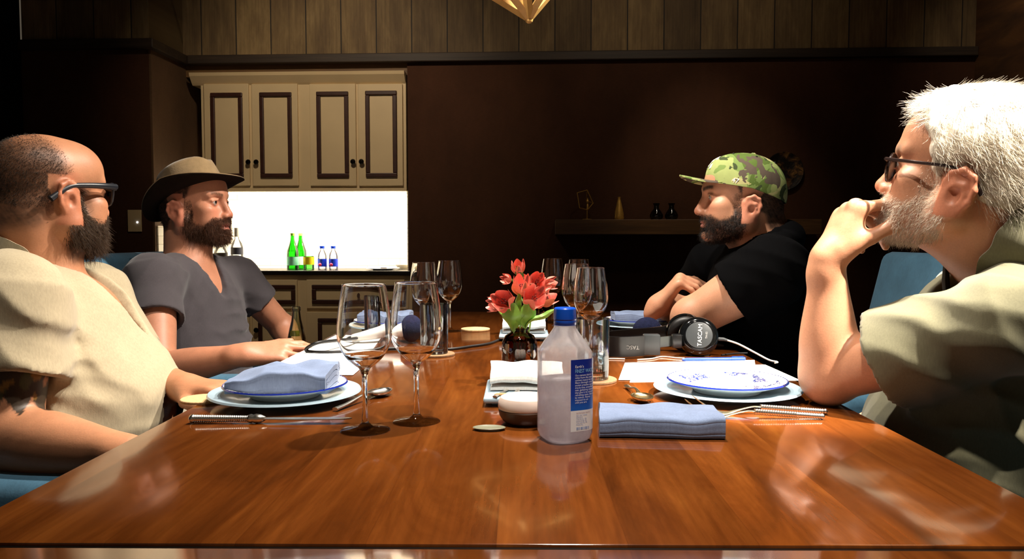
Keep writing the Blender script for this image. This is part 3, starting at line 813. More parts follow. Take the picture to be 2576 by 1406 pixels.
def folded_cloth(name, label, cat, path, thick, length, loc, rz, mat, group=None, n=40, amp=0.002, seed=0, round_ends=0.0, sag=None):
    """a cloth folded along PATH (u, z): a ribbon of that section, LENGTH long, gently rumpled"""
    P = [Vector((p[0], 0, p[1])) for p in path]
    P = [Vector((q.x, 0, q.z)) for q in spline(P, 6)]
    L, R = [], []
    for i, p in enumerate(P):
        t = (P[min(i + 1, len(P) - 1)] - P[max(i - 1, 0)]).normalized(); nn = Vector((-t.z, 0, t.x))
        L.append(p + nn * thick / 2); R.append(p - nn * thick / 2)
    sec = L + list(reversed(R)); k = len(sec)
    r = np.random.default_rng(seed); ph = r.uniform(0, 6, 8)
    v, f = [], []
    for j in range(n + 1):
        s = j / n; y = (s - .5) * length
        for q in sec:
            w = amp * (math.sin(s * 9 + ph[0] + q.x * 40) + .6 * math.sin(s * 17 + ph[1] + q.x * 70) + .5 * math.sin(q.x * 110 + ph[2]))
            e = amp * 1.2 * math.sin(q.x * 55 + ph[3]) * (s - .5) * 2
            zz = q.z * (1.0 + 0.0 * s) + w * min(1, max(0, q.z - .004) / .01)
            if sag: zz = zz * sag(s)
            v.append((y + e, q.x + w * .8, max(zz, 0.0003)))
    for j in range(n):
        for i in range(k):
            f.append((j * k + i, j * k + (i + 1) % k, (j + 1) * k + (i + 1) % k, (j + 1) * k + i))
    for i in range(len(P) - 1):
        f.append((i, i + 1, k - 2 - i, k - 1 - i)); o = n * k
        f.append((o + i, o + k - 1 - i, o + k - 2 - i, o + i + 1))
    m = M(); m.v = v; m.f = f
    o = obj(name, m, mat, None, 50, loc, (0, 0, rz))
    return tag(o, label, cat, group)
def s_fold(w, h, layers, t):
    """a cloth folded in four: the outer layer wraps the front, the inner two lie between"""
    z = [t * .5 + (h - t) * i / 3 for i in range(4)]; a = w / 2
    return [(a * .96, z[0]), (.2 * a, z[0]), (-.86 * a, z[0]), (-.985 * a, z[0] * .4 + z[1] * .6), (-a, (z[0] + z[3]) / 2), (-.985 * a, z[2] * .6 + z[3] * .4), (-.86 * a, z[3]), (.2 * a, z[3] + .001), (a * .90, z[3]), (a * .99, (z[2] + z[3]) / 2), (a * .9, z[2]), (0, z[2]), (-a * .72, z[2]), (-a * .79, (z[1] + z[2]) / 2), (-a * .72, z[1]), (0, z[1]), (a * .95, z[1])]
folded_cloth('napkin', 'blue-grey folded napkin lying on the bare table beside the water bottle', 'napkin', s_fold(0.094, 0.030, 4, 0.0074), 0.0072, 0.168, (at(1657, 1080, 1.095).x, 1.098, TZ), -0.07, MT['napkin'], 'blue-grey napkins', seed=3, amp=0.0013)
folded_cloth('napkin', 'rumpled blue-grey napkin on the plate before the man in the cream shirt', 'napkin', s_fold(0.115, 0.036, 3, 0.0088), 0.0084, 0.170, (XA - .002, 1.30, TZ + 0.0212), 0.04, MT['napkin'], 'blue-grey napkins', seed=5, amp=0.0028, sag=lambda s: 1.0 - 0.45 * max(0, .35 - s) / .35)
folded_cloth('napkin', 'blue-grey napkin on the plate before the man in the camouflage cap', 'napkin', s_fold(0.10, 0.024, 3, 0.0060), 0.0057, 0.150, (XC, 2.35, TZ + 0.0265), 0.02, MT['napkin'], 'blue-grey napkins', seed=8, amp=0.0018)
folded_cloth('napkin', 'blue-grey napkin on the plate before the man in the hat', 'napkin', s_fold(0.10, 0.026, 3, 0.0065), 0.0061, 0.150, (XB, 2.33, TZ + 0.0265), -0.03, MT['napkin'], 'blue-grey napkins', seed=9, amp=0.002)

# trays of towel and cutlery
def tray(label, px, Y, w=0.135, d=0.17):
    X = at(px, 950, Y).x
    t = thing('serving_tray', 'small celadon tray ' + label, 'tray', (X, Y, TZ), 0, 'celadon trays of white napkins')
    m = M(); m.add(*box(-w / 2, w / 2, -d / 2, d / 2, 0.006, 0.016, 0.004, 3)); obj('dish', m, MT['celadon'], t, 40)
    for s in (-1, 1):
        m = M(); m.add(*box(s * w * .36 - .006, s * w * .36 + .006, -d / 2 + .02, d / 2 - .02, 0, 0.008, 0.002)); obj('foot', m, MT['celadon'], t, 40)
    return X
def towel(label, X, Y, w=0.125, d=0.10):
    path = [(-0.052, .004), (0.0, .0045), (.052, .0045), (.0545, .010), (0.05, .016), (0.0, .0165), (-.048, .0162), (-.0525, .022), (-.045, .030), (-.02, .0345), (.01, .036), (.04, .033), (.055, .022), (.058, .01)]
    return folded_cloth('white_napkin', label, 'napkin', path, 0.0052, w, (X, Y, TZ + .0165), 0.0, MT['towel'], 'white napkins on trays', seed=11, amp=0.0012)
XT = tray('beside the round dish, behind the water bottle', 1319, 1.330)
towel('thick white folded napkin on the front tray behind the round dish', XT + .004, 1.352)
XU = tray('behind the front flower vase', 1318, 2.13, 0.135, 0.15)
towel('thick white folded napkin on the tray behind the flower vase', XU, 2.145, 0.118)
def flat_handle(label, X, Y, z, rz, L=0.12, w=0.008):
    t = M(); t.add(*tube([(0, -L / 2, 0), (0, -L * .2, .0006), (0, L * .3, .0006), (0, L / 2, 0)], [w * .5, w * .38, w * .3, w * .42], 10, 0.4))
    return tag(obj('table_knife', t, MT['silver'], None, 50, (X, Y, z + .0025), (0, 0, rz)), label, 'cutlery', 'silver cutlery tucked into the front tray')
flat_handle('silver handle lying under the front white napkin, nearest its open end', XT - .035, 1.283, TZ + .0155, -0.35, 0.08)
for dx, w_ in ((-.012, 'the middle'), (.03, 'the bottle-side')):
    tag(flat_handle('x', XT + dx, 1.29, TZ + .0155, -0.12, 0.05, 0.011), 'short silver handle under the front white napkin, ' + w_ + ' one')
m = M(); m.add(*tube([(-.055, 0, 0), (-.05, 0, 0), (.05, 0, 0), (.055, 0, 0)], [.0008, .0026, .0026, .0024], 8))
tag(obj('wooden_stick', m, plain('raw_wood', '#c79a62', 0.6), None, 40, (XT + .005, 1.262, TZ + .0186), (0, 0, .05)), 'thin wooden stick lying across the front tray', 'stick')

# round dish with a pale lid
p = at(1322, 1060, 1.142)
dish = thing('round_dish', 'round dark wooden dish with a pale pink lid beside the water bottle', 'dish', (p.x, 1.142, TZ))
m = M(); m.add(*lathe([(0, 0), (0.026, 0), (0.034, 0.005), (0.039, 0.013), (0.0405, 0.021), (0.0395, 0.0225), (0, 0.0225)], 48)); obj('bowl', m, plain('dark_turned_wood', '#4a2d18', 0.5, var=0.2), dish, 40)
m = M(); m.add(*lathe([(0, 0.0226), (0.0395, 0.0226), (0.041, 0.025), (0.0405, 0.033), (0.037, 0.0395), (0.030, 0.0415), (0, 0.0415)], 48)); o = obj('lid', m, plain('pale_pink_ceramic', '#e3cfc2', 0.35), dish, 40); o['label'] = 'pale pink lid'

# cutlery
def ribbed(L, r, n=26, taper=0.75):
    pts, rad = [], []
    for i in range(n * 4 + 1):
        s = i / (n * 4); pts.append((s * L, 0, 0)); rad.append(r * (taper + (1 - taper) * (1 - s)) * (1 + 0.10 * math.cos(2 * PI * i / 4)))
    return pts, rad
def knife(label, loc, rz):
    t = thing('table_knife', label, 'knife', loc, rz)
    m = M(); P, R = ribbed(0.082, 0.0058); m.add(*tube(P, R, 14))
    m.add(*sphere((-.002, 0, 0), (.006, .0066, .0066), 14, 10))
    m.add(*lathe([(0, 0), (.005, 0), (.0068, .004), (.0055, .008), (.0072, .012), (.0062, .019), (.003, .026), (0, .027)], 16), mat=T(.08, 0, 0) @ RY(PI / 2)); obj('handle', m, MT['silver'], t, 50)
    bl = [(0.100, -.0045), (0.14, -.0075), (0.19, -.0085), (0.222, -.006), (0.234, .001), (0.228, .0048), (0.19, .0055), (0.100, .0042)]
    m = M(); m.add(*prism(bl, -.0008, .0008)); obj('blade', m, MT['silver'], t, 20)
    return t
pk = atz(478, 1055, TZ + .006)
knife('silver table knife with a ribbed round handle in front of the plates', (pk.x + .006, pk.y, TZ + .0072), 0.015)
def fork(label, loc, rz, handle_lift=0.0, group='silver forks before the white-haired man'):
    t = thing('fork', label, 'fork', loc, rz, group)
    m = M()
    neck = spline([(-.062, 0, .013), (-.045, 0, .003), (-.030, 0, .001), (-.012, 0, .006), (.012, 0, .0115), (.03, 0, .010)], 6)
    m.add(*tube(neck[6:], [.0105, .0100, .009, .007, .005, .0036, .003, .003, .003, .0033], 12, 0.28, (0, 0, 1)))
    for k in range(4):
        y = (k - 1.5) * .0052
        a = [(-.040, y, .002), (-.052, y, .006), (-.064, y * 1.02, .0135), (-.082, y * 1.05, .027)]
        m.add(*tube(spline(a, 4), [.0018, .0017, .0015, .0006], 8, 0.7))
    obj('head', m, MT['gilt'], t, 50)
    P, R = ribbed(0.10, 0.0046, 28, 0.9); m = M(); m.add(*tube([(x + .022, y, .0105 - (x / .10) * .006) for x, y, z in P], R, 12)); m.add(*sphere((.123, 0, .0046), (.004, .0048, .0045), 10, 8)); obj('handle', m, MT['silver'], t, 50)
    return t
pf = atz(1833, 1046, TZ)
fork('silver fork lying nearer the plate before the white-haired man', (pf.x + .03, pf.y + .012, TZ + .0005), -0.02)
fork('silver fork lying farther from the plate, nearer the blue napkin', (pf.x + .012, pf.y - .018, TZ + .0005), -0.05)
def spoon(label, loc, rz, mat, L=0.10, tilt=0.0, group=None, bw=.0185, bl=.028):
    t = thing('spoon', label, 'spoon', loc, rz, group)
    v, f = sphere((0, 0, 0), (bl, bw, 0.009), 24, 14)
    v2, f2 = [], []
    nv = len(v)
    m = M()
    out = [(x, y * (1 + .12 * x / bl), min(z, 0.0)) for x, y, z in v]
    inn = [(x * .93, y * .93 * (1 + .12 * x / bl), min(z, 0.0) * .86 + (0.0 if z > 0 else .0006)) for x, y, z in v]
    # shell: lower half outside, lower half inside, joined at the rim by overlap
    low = [q for q in f if all(v[i][2] <= 1e-6 for i in q)]
    m.add(out, low); m.add([(x, y, z + .0004) for x, y, z in inn], [tuple(reversed(q)) for q in low])
    rim = [(bl * math.cos(a) * .97, bw * math.sin(a) * .97 * (1 + .12 * math.cos(a)), 0.0) for a in np.linspace(0, 2 * PI, 33)]
    m.add(*tube(rim, .0009, 6))
    o = obj('bowl', m, mat, t, 60); o.location.z = .0095
    m = M(); h = spline([(bl * .93, 0, .0095), (bl + .012, 0, .0125), (bl + .03, 0, .012), (bl + L * .7, 0, .006), (bl + L, 0, .004)], 6)
    m.add(*tube(h, [.0042, .0028, .0025, .0032, .0046, .0054], 12, 0.55, (0, 0, 1))); obj('handle', m, mat, t, 50)
    return t
ps = atz(957, 996, TZ)
spoon('silver spoon lying bowl up behind the front wine glasses', (ps.x, ps.y, TZ), math.radians(-112), MT['silver'], 0.105)
ps = atz(1616, 1010, TZ)
spoon('spoon seen end-on between the water bottle and the patterned plate', (ps.x, ps.y, TZ), math.radians(95), MT['gilt'], 0.09, group=None)
ps = atz(1238, 1078, TZ)
m = M(); m.add([(x * 1.75, y, z) for x, y, z in lathe([(0, 0), (.010, 0), (.0135, .004), (.0128, .0046), (.008, .0022), (0, .0018)], 32)[0]], lathe([(0, 0), (.010, 0), (.0135, .004), (.0128, .0046), (.008, .0022), (0, .0018)], 32)[1])
tag(obj('oval_dish', m, plain('grey_green_glaze', '#7c7c68', 0.3), None, 40, (ps.x - .004, ps.y - .008, TZ)), 'tiny grey-green oval dish just left of the round lidded dish', 'dish')
for k, (a, b, w_) in enumerate((((1532, 826), (1565, 845), 'nearer the tumbler'), ((1553, 832), (1590, 850), 'nearer the microphone'))):
    A = atz(*a, TZ + .003); B = atz(*b, TZ + .003); m = M(); m.add(*tube([A, A * .5 + B * .5, B], [.0022, .003, .0042], 8, .5, (0, 0, 1)))
    tag(obj('silver_cutlery', m, MT['silver'], None, 50), 'thin silver cutlery handle by the far patterned plate, ' + w_, 'cutlery', 'cutlery by the far plate')

# papers
def sheet(label, pts, z, group, curl=0.0):
    P = [atz(x, y, TZ) for x, y in pts]
    m = M(); n = 8
    v, f = [], []
    for lay in (0, .00035):
        for i in range(n + 1):
            for j in range(n + 1):
                a, b = i / n, j / n
                q = (P[0] * (1 - a) + P[1] * a) * (1 - b) + (P[3] * (1 - a) + P[2] * a) * b
                v.append((q.x, q.y, TZ + z + lay + curl * (a * a * .6 + .2 * math.sin(b * 5) * a)))
    N = (n + 1) ** 2
    for i in range(n):
        for j in range(n):
            q = [i * (n + 1) + j, (i + 1) * (n + 1) + j, (i + 1) * (n + 1) + j + 1, i * (n + 1) + j + 1]
            f.append(tuple(q)); f.append(tuple(N + k for k in reversed(q)))
    edge = [(i, 0) for i in range(n)] + [(n, j) for j in range(n)] + [(n - i, n) for i in range(n)] + [(0, n - j) for j in range(n)]
    idx = [a * (n + 1) + b for a, b in edge]
    for a, b in zip(idx, idx[1:] + idx[:1]): f.append((a, b, N + b, N + a))
    m.v = v; m.f = f
    return tag(obj('paper_sheet', m, MT['paper'], None, 30), label, 'paper', group)
sheet('white paper sheet on the table edge under the hand of the man in the hat', [(742, 893), (846, 843), (985, 843), (925, 893)], .0004, 'white sheets on the table')
sheet('white paper sheet partly under the napkin-topped plate', [(640, 945), (752, 888), (955, 888), (888, 945)], .0012, 'white sheets on the table')
sheet('upper white paper sheet behind the blue-patterned plate', [(1572, 914), (1556, 957), (1905, 962), (1898, 907)], .0012, 'white sheets on the table')
sheet('lower white paper sheet sticking out farther toward the white-haired man', [(1600, 920), (1584, 962), (2015, 958), (1925, 918)], .0004, 'white sheets on the table')

# pen
a = atz(1716, 905, TZ + .0045); b = atz(1874, 903, TZ + .0045)
pen = thing('pen', 'bright blue pen lying in front of the headphones', 'pen', a, math.atan2((b - a).y, (b - a).x))
L = (b - a).length; m = M(); m.add(*tube([(0, 0, 0), (.008, 0, 0), (L - .03, 0, 0)], [.002, .0044, .0044], 12)); blue = plain('blue_plastic', '#1440c8', 0.3); obj('barrel', m, blue, pen, 40)
m = M(); m.add(*tube([(L - .032, 0, 0), (L - .001, 0, 0), (L, 0, 0)], [.0049, .0049, .004], 12)); m.add(*box(L - .03, L - .004, -.0012, .0012, .0045, .0062, .0005)); obj('cap', m, blue, pen, 40)

# microphones with foam windscreens
foam = plain('navy_foam', '#1a1e36', 0.95, var=0.25, scale=120, bump=0.6, spec=0.1)
whitep = plain('white_plastic', '#ece8e2', 0.35, var=0.02)
def microphone(label, head, tail, r):
    d = (tail - head); L = d.length
    t = thing('microphone', label, 'microphone', head, 0, 'hand microphones with navy foam balls')
    t.rotation_euler = d.to_track_quat('X', 'Z').to_euler()
    v, f = sphere((0, 0, 0), (r, r * .92, r * .92), 32, 22)
    m = M(); m.add(v, f); obj('windscreen', m, foam, t, 60)
    m = M(); m.add(*tube([(r * .72, 0, 0), (r * .8, 0, 0), (r + .03, 0, 0), (L * .8, 0, 0), (L - .004, 0, 0), (L, 0, 0)], [.010, .020, .0165, .0115, .0105, .008], 20)); obj('handle', m, whitep, t, 40)
    m = M(); m.add(*tube([(L - .002, 0, 0), (L + .01, 0, 0), (L + .03, 0, 0)], [.007, .006, .003], 12)); obj('cable_plug', m, MT['rubber'], t, 40)
    return t
h = at(1629, 834, 1.99); h.z = TZ + .0365
microphone('white microphone with navy foam ball behind the black headphones', h, h + Vector((.15, -.06, -.024)), .0385)
h = at(1030, 818, 2.05); h.z = TZ + .0365
microphone('white microphone with navy foam ball seen through the front wine glasses', h, h + Vector((-.16, -.03, -.024)), .0385)

# headphones lying on the table
hp = thing('headphones', 'black studio headphones lying on the table with a round ear cup upright', 'headphones', (at(1757, 895, 1.80).x, 1.80, TZ))
def ear_cup(parent, M4, lettered):
    prof_ = [(0, 0.012), (.030, 0.012), (.0335, .011), (.0345, .0085), (.037, .008), (.042, .004), (.0455, -.002), (.0465, -.009), (.0445, -.014), (.040, -.016), (0, -.016)]
    m = M(); m.add(*lathe(prof_, 56), mat=M4); o = obj('ear_cup', m, MT['gloss_black'], parent, 35)
    m = M(); m.add(*lathe([(0, 0.0122), (.029, 0.0122), (.0305, .0128), (.0290, .0134), (0, .0136)], 48), mat=M4); d = obj('cup_badge', m, MT['grey_plastic'], o, 35)
    pts = [((.031) * math.cos(a), .031 * math.sin(a), -.024) for a in np.linspace(0, 2 * PI, 41)]
    m = M(); m.add(*tube([M4 @ Vector(p) for p in pts], .013, 12)); e = obj('ear_pad', m, MT['rubber'], parent, 60)
    if lettered:
        v, f = text_mesh('TASCAM', .0135); m = M(); m.add(v, f, mat=M4 @ T(.002, 0, .0140) @ RZ(PI / 2 - .05)); l = obj('lettering', m, plain('white_ink', '#e8e8e6', 0.5), o); l['label'] = 'white TASCAM lettering'
        v, f = text_mesh('TH-02', .0062); m = M(); m.add(v, f, mat=M4 @ T(.0165, 0, .0140) @ RZ(PI / 2 - .05)); l = obj('lettering', m, plain('grey_ink', '#b5b5b2', 0.5), o); l['label'] = 'small model lettering'
    return o
# cup one faces the lens, tipped back a little; local z of the cup points out of the cup
M1 = T(0, 0, .0475) @ RZ(math.radians(-8)) @ RX(math.radians(74))
ear_cup(hp, M1, True)
M2 = T(-.015, .085, .049) @ RZ(math.radians(176)) @ RX(math.radians(80))
ear_cup(hp, M2, False)
def strip(path, h, t, tilt=0.0):
    P = spline(path, 6); v, f = [], []
    for i, p in enumerate(P):
        tg = (P[min(i + 1, len(P) - 1)] - P[max(i - 1, 0)]).normalized(); nn = Vector((-tg.y, tg.x, 0)).normalized() * t / 2; u = Vector((0, 0, h / 2)) + nn.normalized() * tilt * h
        v += [p - nn - u, p + nn - u, p + nn + u, p - nn + u]
    for i in range(len(P) - 1):
        for k in range(4): f.append((i * 4 + k, i * 4 + (k + 1) % 4, i * 4 + 4 + (k + 1) % 4, i * 4 + 4 + k))
    f.append((3, 2, 1, 0)); o = (len(P) - 1) * 4; f.append((o, o + 1, o + 2, o + 3))
    return v, f
arm = [(-.045, .006, .037), (-.075, -.002, .035), (-.105, -.012, .033)]
m = M(); m.add(*strip(arm, .024, .003)); obj('slider_arm', m, MT['gilt'] if False else plain('grey_steel', '#5a5e5c', 0.3, metal=0.9), hp, 40)
m = M(); m.add(*box(-.063, -.04, -.012, .010, .020, .052, .004)); obj('hinge', m, MT['black_plastic'], hp, 40)
band = [(-.098, -.010, .030), (-.125, -.022, .0285), (-.16, -.034, .0275), (-.195, -.036, .027), (-.225, -.012, .027), (-.228, .03, .027), (-.20, .065, .028), (-.15, .085, .030), (-.09, .093, .034), (-.05, .09, .04)]
m = M(); m.add(*strip(band, .046, .009)); obj('headband', m, MT['black_plastic'], hp, 50)
m = M(); m.add(*box(-.132, -.094, -.030, -.006, .006, .054, .003), mat=None); obj('adjuster', m, MT['grey_plastic'], hp, 40)
v, f = text_mesh('TASCAM', .012); m = M(); m.add(v, f, mat=T(-.168, -.0425, .027) @ RZ(math.radians(-14)) @ RX(PI / 2) @ RZ(PI)); o = obj('band_lettering', m, plain('grey_ink_band', '#9a9a98', 0.5), hp)
m = M(); m.add(*tube([(.046, .004, .04), (.058, .0, .040), (.066, -.004, .038)], [.0045, .0042, .003], 10)); obj('cable_relief', m, MT['grey_plastic'], hp, 50)
m = M(); m.add(*tube(spline([(.066, -.004, .038), (.09, -.015, .03), (.12, -.04, .014), (.14, -.075, .003), (.15, -.10, .0025), (.142, -.11, .0025)], 8), .0022, 8)); obj('cable', m, MT['cable_white'], hp, 60)

# loose cables on the table
def cable(label, pts, r, mat, lift=None):
    P = [atz(x, y, TZ + (z if z else r)) for x, y, z in pts]
    m = M(); m.add(*tube(spline(P, 8), r, 8)); return tag(obj('cable', m, mat, None, 60), label, 'cable')
cable('black cable looping over the white paper by the hand in the grey shirt', [(905, 848, .012), (850, 856, .022), (800, 862, .026), (772, 876, .012), (776, 884, 0), (815, 886, 0), (870, 884, 0), (960, 878, 0), (1010, 876, 0)], .0042, MT['rubber'])
cable('black cable running from the dark tumbler to the tray behind the vase', [(1040, 880, 0), (1130, 878, 0), (1185, 871, 0), (1230, 864, 0), (1262, 852, 0)], .0034, MT['rubber'])
cable('pale thin cable in front of the headband, nearer the tumbler', [(1500, 903, 0), (1540, 902, 0), (1572, 903, 0)], .0016, MT['cable_white'])
cable('pale thin cable in front of the headband, nearer the pen', [(1603, 905, 0), (1640, 902, 0), (1665, 897, 0), (1700, 900, 0), (1722, 901, 0)], .0016, MT['cable_white'])
cable('dark cable lying behind the blue pen toward the black shirt', [(1815, 893, 0), (1850, 889, 0), (1880, 888, 0)], .002, MT['rubber'])

# ------------------------------------------------------------------ the plastic water bottle in front
pb = atz(1420, 1104, TZ)
wb = thing('plastic_water_bottle', 'large clear plastic water bottle with blue cap and blue label on the table front', 'bottle', (pb.x, pb.y, TZ))
k = 0.180 / 331.0                       # metres per pixel on the bottle
def sq(r, a, e):                        # rounded-square section
    c, s = abs(math.cos(a)), abs(math.sin(a)); return r / ((c ** e + s ** e) ** (1.0 / e))
def sq_lathe(prof, n=64, rot=0.0):
    v, f, rows = [], [], []
    for r, z, e in prof:
        if r < 1e-6: rows.append([len(v)]); v.append((0, 0, z)); continue
        rows.append(list(range(len(v), len(v) + n)))
        for i in range(n):
            a = 2 * PI * i / n; q = sq(r, a, e); v.append((q * math.cos(a + rot), q * math.sin(a + rot), z))
    for a, b in zip(rows, rows[1:]):
        for i in range(n):
            j = (i + 1) % n
            if len(a) == 1: f.append((a[0], b[j], b[i]))
            elif len(b) == 1: f.append((a[i], a[j], b[0]))
            else: f.append((a[i], a[j], b[j], b[i]))
    return v, f
ROT = math.radians(24)
RW = 0.0335
bp = [(0, .003, 2), (.022, .002, 2.4), (.027, 0.0, 2.6), (.0315, .004, 3), (RW, .012, 3.4), (RW, .05, 3.4), (RW, .09, 3.4), (RW, .116, 3.4), (RW * .985, .122, 3.2), (.027, .134, 2.8), (.019, .147, 2.2), (.0155, .153, 2), (.0145, .157, 2), (.0145, .166, 2)]
bs = []
for (a, b) in zip(bp, bp[1:]):
    for i in range(3):
        s = i / 3; bs.append(tuple(np.array(a) * (1 - s) + np.array(b) * s))
bs.append(bp[-1])
def mat_pet():
    """slightly misted clear plastic"""
    t = NT('misted_clear_plastic')
    tr = t.n.new('ShaderNodeBsdfTransparent'); tr.inputs[0].default_value = (0.96, 0.95, 0.96, 1)
    gz = t.n.new('ShaderNodeBsdfGlossy'); gz.inputs['Roughness'].default_value = 0.08
    tl = t.n.new('ShaderNodeBsdfTranslucent'); tl.inputs[0].default_value = (0.95, 0.93, 0.95, 1)
    df = t.n.new('ShaderNodeBsdfDiffuse'); df.inputs[0].default_value = (0.92, 0.9, 0.92, 1)
    ad = t.n.new('ShaderNodeMixShader'); ad.inputs[0].default_value = 0.3; t.link(tl.outputs[0], ad.inputs[1]); t.link(df.outputs[0], ad.inputs[2])
    mist = t.math('MULTIPLY_ADD', t.noise(t.coords(), 60, 5, 0.6), 0.30); mist.node.inputs[2].default_value = 0.24
    m1 = t.n.new('ShaderNodeMixShader'); t.link(mist, m1.inputs[0]); t.link(tr.outputs[0], m1.inputs[1]); t.link(ad.outputs[0], m1.inputs[2])
    lw = t.n.new('ShaderNodeLayerWeight'); lw.inputs['Blend'].default_value = 0.3
    m2 = t.n.new('ShaderNodeMixShader'); t.link(t.math('MULTIPLY', lw.outputs['Fresnel'], 0.8), m2.inputs[0]); t.link(m1.outputs[0], m2.inputs[1]); t.link(gz.outputs[0], m2.inputs[2])
    t.link(m2.outputs[0], t.out.inputs[0])
    return t.m
m = M(); m.add(*sq_lathe(bs, 64, ROT)); o = obj('bottle_body', m, mat_pet(), wb, 60)
ws = [(0, .005, 2)] + [(r - .0012, z + (.002 if z < .004 else 0), e) for r, z, e in bs if r > 0 and z < .083] + [(RW - .0012, .084, 3.4), (0, .084, 2)]
def mat_water_fill():
    t = NT('backlit_white_water')  # white look of water lit from behind, mixed into the material
    t.b.inputs['Base Color'].default_value = (0.96, 0.94, 0.98, 1)
    t.set(t.b, Roughness=0.2, IOR=1.2)
    tl = t.n.new('ShaderNodeBsdfTranslucent'); tl.inputs[0].default_value = (0.97, 0.95, 0.99, 1)
    tr = t.n.new('ShaderNodeBsdfTransparent'); tr.inputs[0].default_value = (0.98, 0.97, 1.0, 1)
    m1 = t.n.new('ShaderNodeMixShader'); m1.inputs[0].default_value = 0.55; t.link(t.b.outputs[0], m1.inputs[1]); t.link(tl.outputs[0], m1.inputs[2])
    m2 = t.n.new('ShaderNodeMixShader'); m2.inputs[0].default_value = 0.25; t.link(m1.outputs[0], m2.inputs[1]); t.link(tr.outputs[0], m2.inputs[2])
    t.link(m2.outputs[0], t.out.inputs[0])
    return t.m
m = M(); m.add(*sq_lathe(ws, 64, ROT)); o = obj('water', m, mat_water_fill(), wb, 40); o['label'] = 'whitened water up to the middle'
capb = plain('glossy_blue_cap', '#0d4fc4', 0.28)
cpv = [(0, .1635), (.0150, .1635)]
m = M(); m.add(*lathe([(.0145, .157), (.0153, .158), (.0153, .163), (.0148, .1634), (.0153, .164), (.0156, .166), (.0150, .179), (.0135, .1806), (0, .1806)], 48)); obj('cap', m, capb, wb, 40)
m = M(); m.add(*lathe([(.0146, .1548), (.0172, .1556), (.0172, .1566), (.0146, .157)], 48)); obj('neck_ring', m, MT['clear_thin'], wb, 40)
# label: a strip wrapped round the side toward the right; a0..a1 are angles about the bottle axis
A0, A1 = math.radians(-80), math.radians(6)
def on_label(u, z, lift=0.0006):
    a = A0 + (A1 - A0) * u
    q = sq(RW, a - ROT, 3.4) + lift
    return (q * math.cos(a), q * math.sin(a), z)
def label_patch(z0, z1, lift, n=24, k=2):
    v, f = [], []
    for j in range(k + 1):
        for i in range(n + 1): v.append(on_label(i / n, z0 + (z1 - z0) * j / k, lift))
    for j in range(k):
        for i in range(n): f.append((j * (n + 1) + i, j * (n + 1) + i + 1, (j + 1) * (n + 1) + i + 1, (j + 1) * (n + 1) + i))
    return v, f
ZL0, ZL1, ZL2 = .018, .046, .114
def mat_label():
    t = NT('blue_printed_label')
    v = t.coords()
    sx = t.n.new('ShaderNodeSeparateXYZ'); t.link(v, sx.inputs[0])
    f = t.math('DIVIDE', t.math('SUBTRACT', sx.outputs[2], ZL1), ZL2 - ZL1)
    t.link(t.ramp(f, [(0.0, srgb('#0f63c8')), (0.3, srgb('#0b3fae')), (0.7, srgb('#0a2f98')), (1.0, srgb('#0a2a90'))]), t.b.inputs['Base Color']); t.set(t.b, Roughness=0.35)
    return t.m
m = M(); m.add(*label_patch(ZL1, ZL2, .0005)); lb = obj('label_upper', m, mat_label(), wb, 60); lb['label'] = 'blue printed label'
m = M(); m.add(*label_patch(ZL0, ZL1, .0005)); lw_ = obj('label_lower', m, plain('white_label_field', '#eef0f4', 0.4, var=0.01), wb, 60); lw_['label'] = 'white lower field of the label'
LW = RW * (A1 - A0) * 1.12
white_ink = plain('white_print', '#eef4ff', 0.5)
def print_on(name, s, size, u0, zc, mat, parent, stretch=1.0, maxw=0.72):
    v, f = text_mesh(s, size, 'LEFT'); w = max(p.x for p in v) if v else 0
    kx = stretch * min(1.0, (maxw - u0) * LW / max(w * stretch, 1e-6))
    m = M(); m.add([on_label(u0 + p.x * kx / LW, zc + p.y, (.00075)) for p in v], f); return obj(name, m, mat, parent)
print_on('lettering', "Earth's", .0052, .12, .1045, white_ink, lb)
print_on('lettering', 'FINEST WATER', .0072, .12, .0985, plain('pale_blue_print', '#8fd0ff', 0.5), lb)
for i, s in enumerate(('On a remote island, 1600', 'miles from the nearest', 'continent, tropical rain slowly', 'filters through volcanic', 'ancient artesian aquifer,', 'drop by drop, untouched by', 'man, gathering minerals', 'that give it its smooth', 'refreshing taste. Bottled', 'by nature, Never', 'exposed to air', 'until you are')):
    print_on('lettering', s, .0037, .12, .0930 - i * .0033, white_ink, lb, 1.0, 0.72)
gm = M(); gv = []
cz, cu = ZL1 + .004, .98
pts = [(cu - .52 * math.cos(a), cz + .022 * math.sin(a)) for a in np.linspace(0, PI / 2, 14)]
v = [on_label(.985, ZL1 + .0005, .0009)] + [on_label(min(max(u, 0), .985), max(z, ZL1 + .0005), .0007) for u, z in pts]
gm.add(v, [(0, i, i + 1) for i in range(1, len(v) - 1)]); g = obj('globe_print', gm, plain('pale_blue_globe', '#3c9be6', 0.4, var=0.35, scale=160), lb); g['label'] = 'pale blue globe on the label'
ink = plain('blue_small_print', '#7088c0', 0.5)
print_on('lettering', 'NUTRITION FACTS', .0026, .16, .0425, plain('grey_red_print', '#b08a98', 0.5), lw_, 1, .6)
for i, s in enumerate(('Serv. size 1 bottle', 'Calories 0', 'Total fat 0 g   0%', 'Sodium 0 mg  0%', 'Total carb 0 g  0%', 'Protein 0 g')):
    print_on('lettering', s, .0024, .16, .0395 - i * .0025, ink, lw_, 1, .62)
print_on('lettering', '330 ml', .0032, .74, .026, ink, lw_, 1, .98)
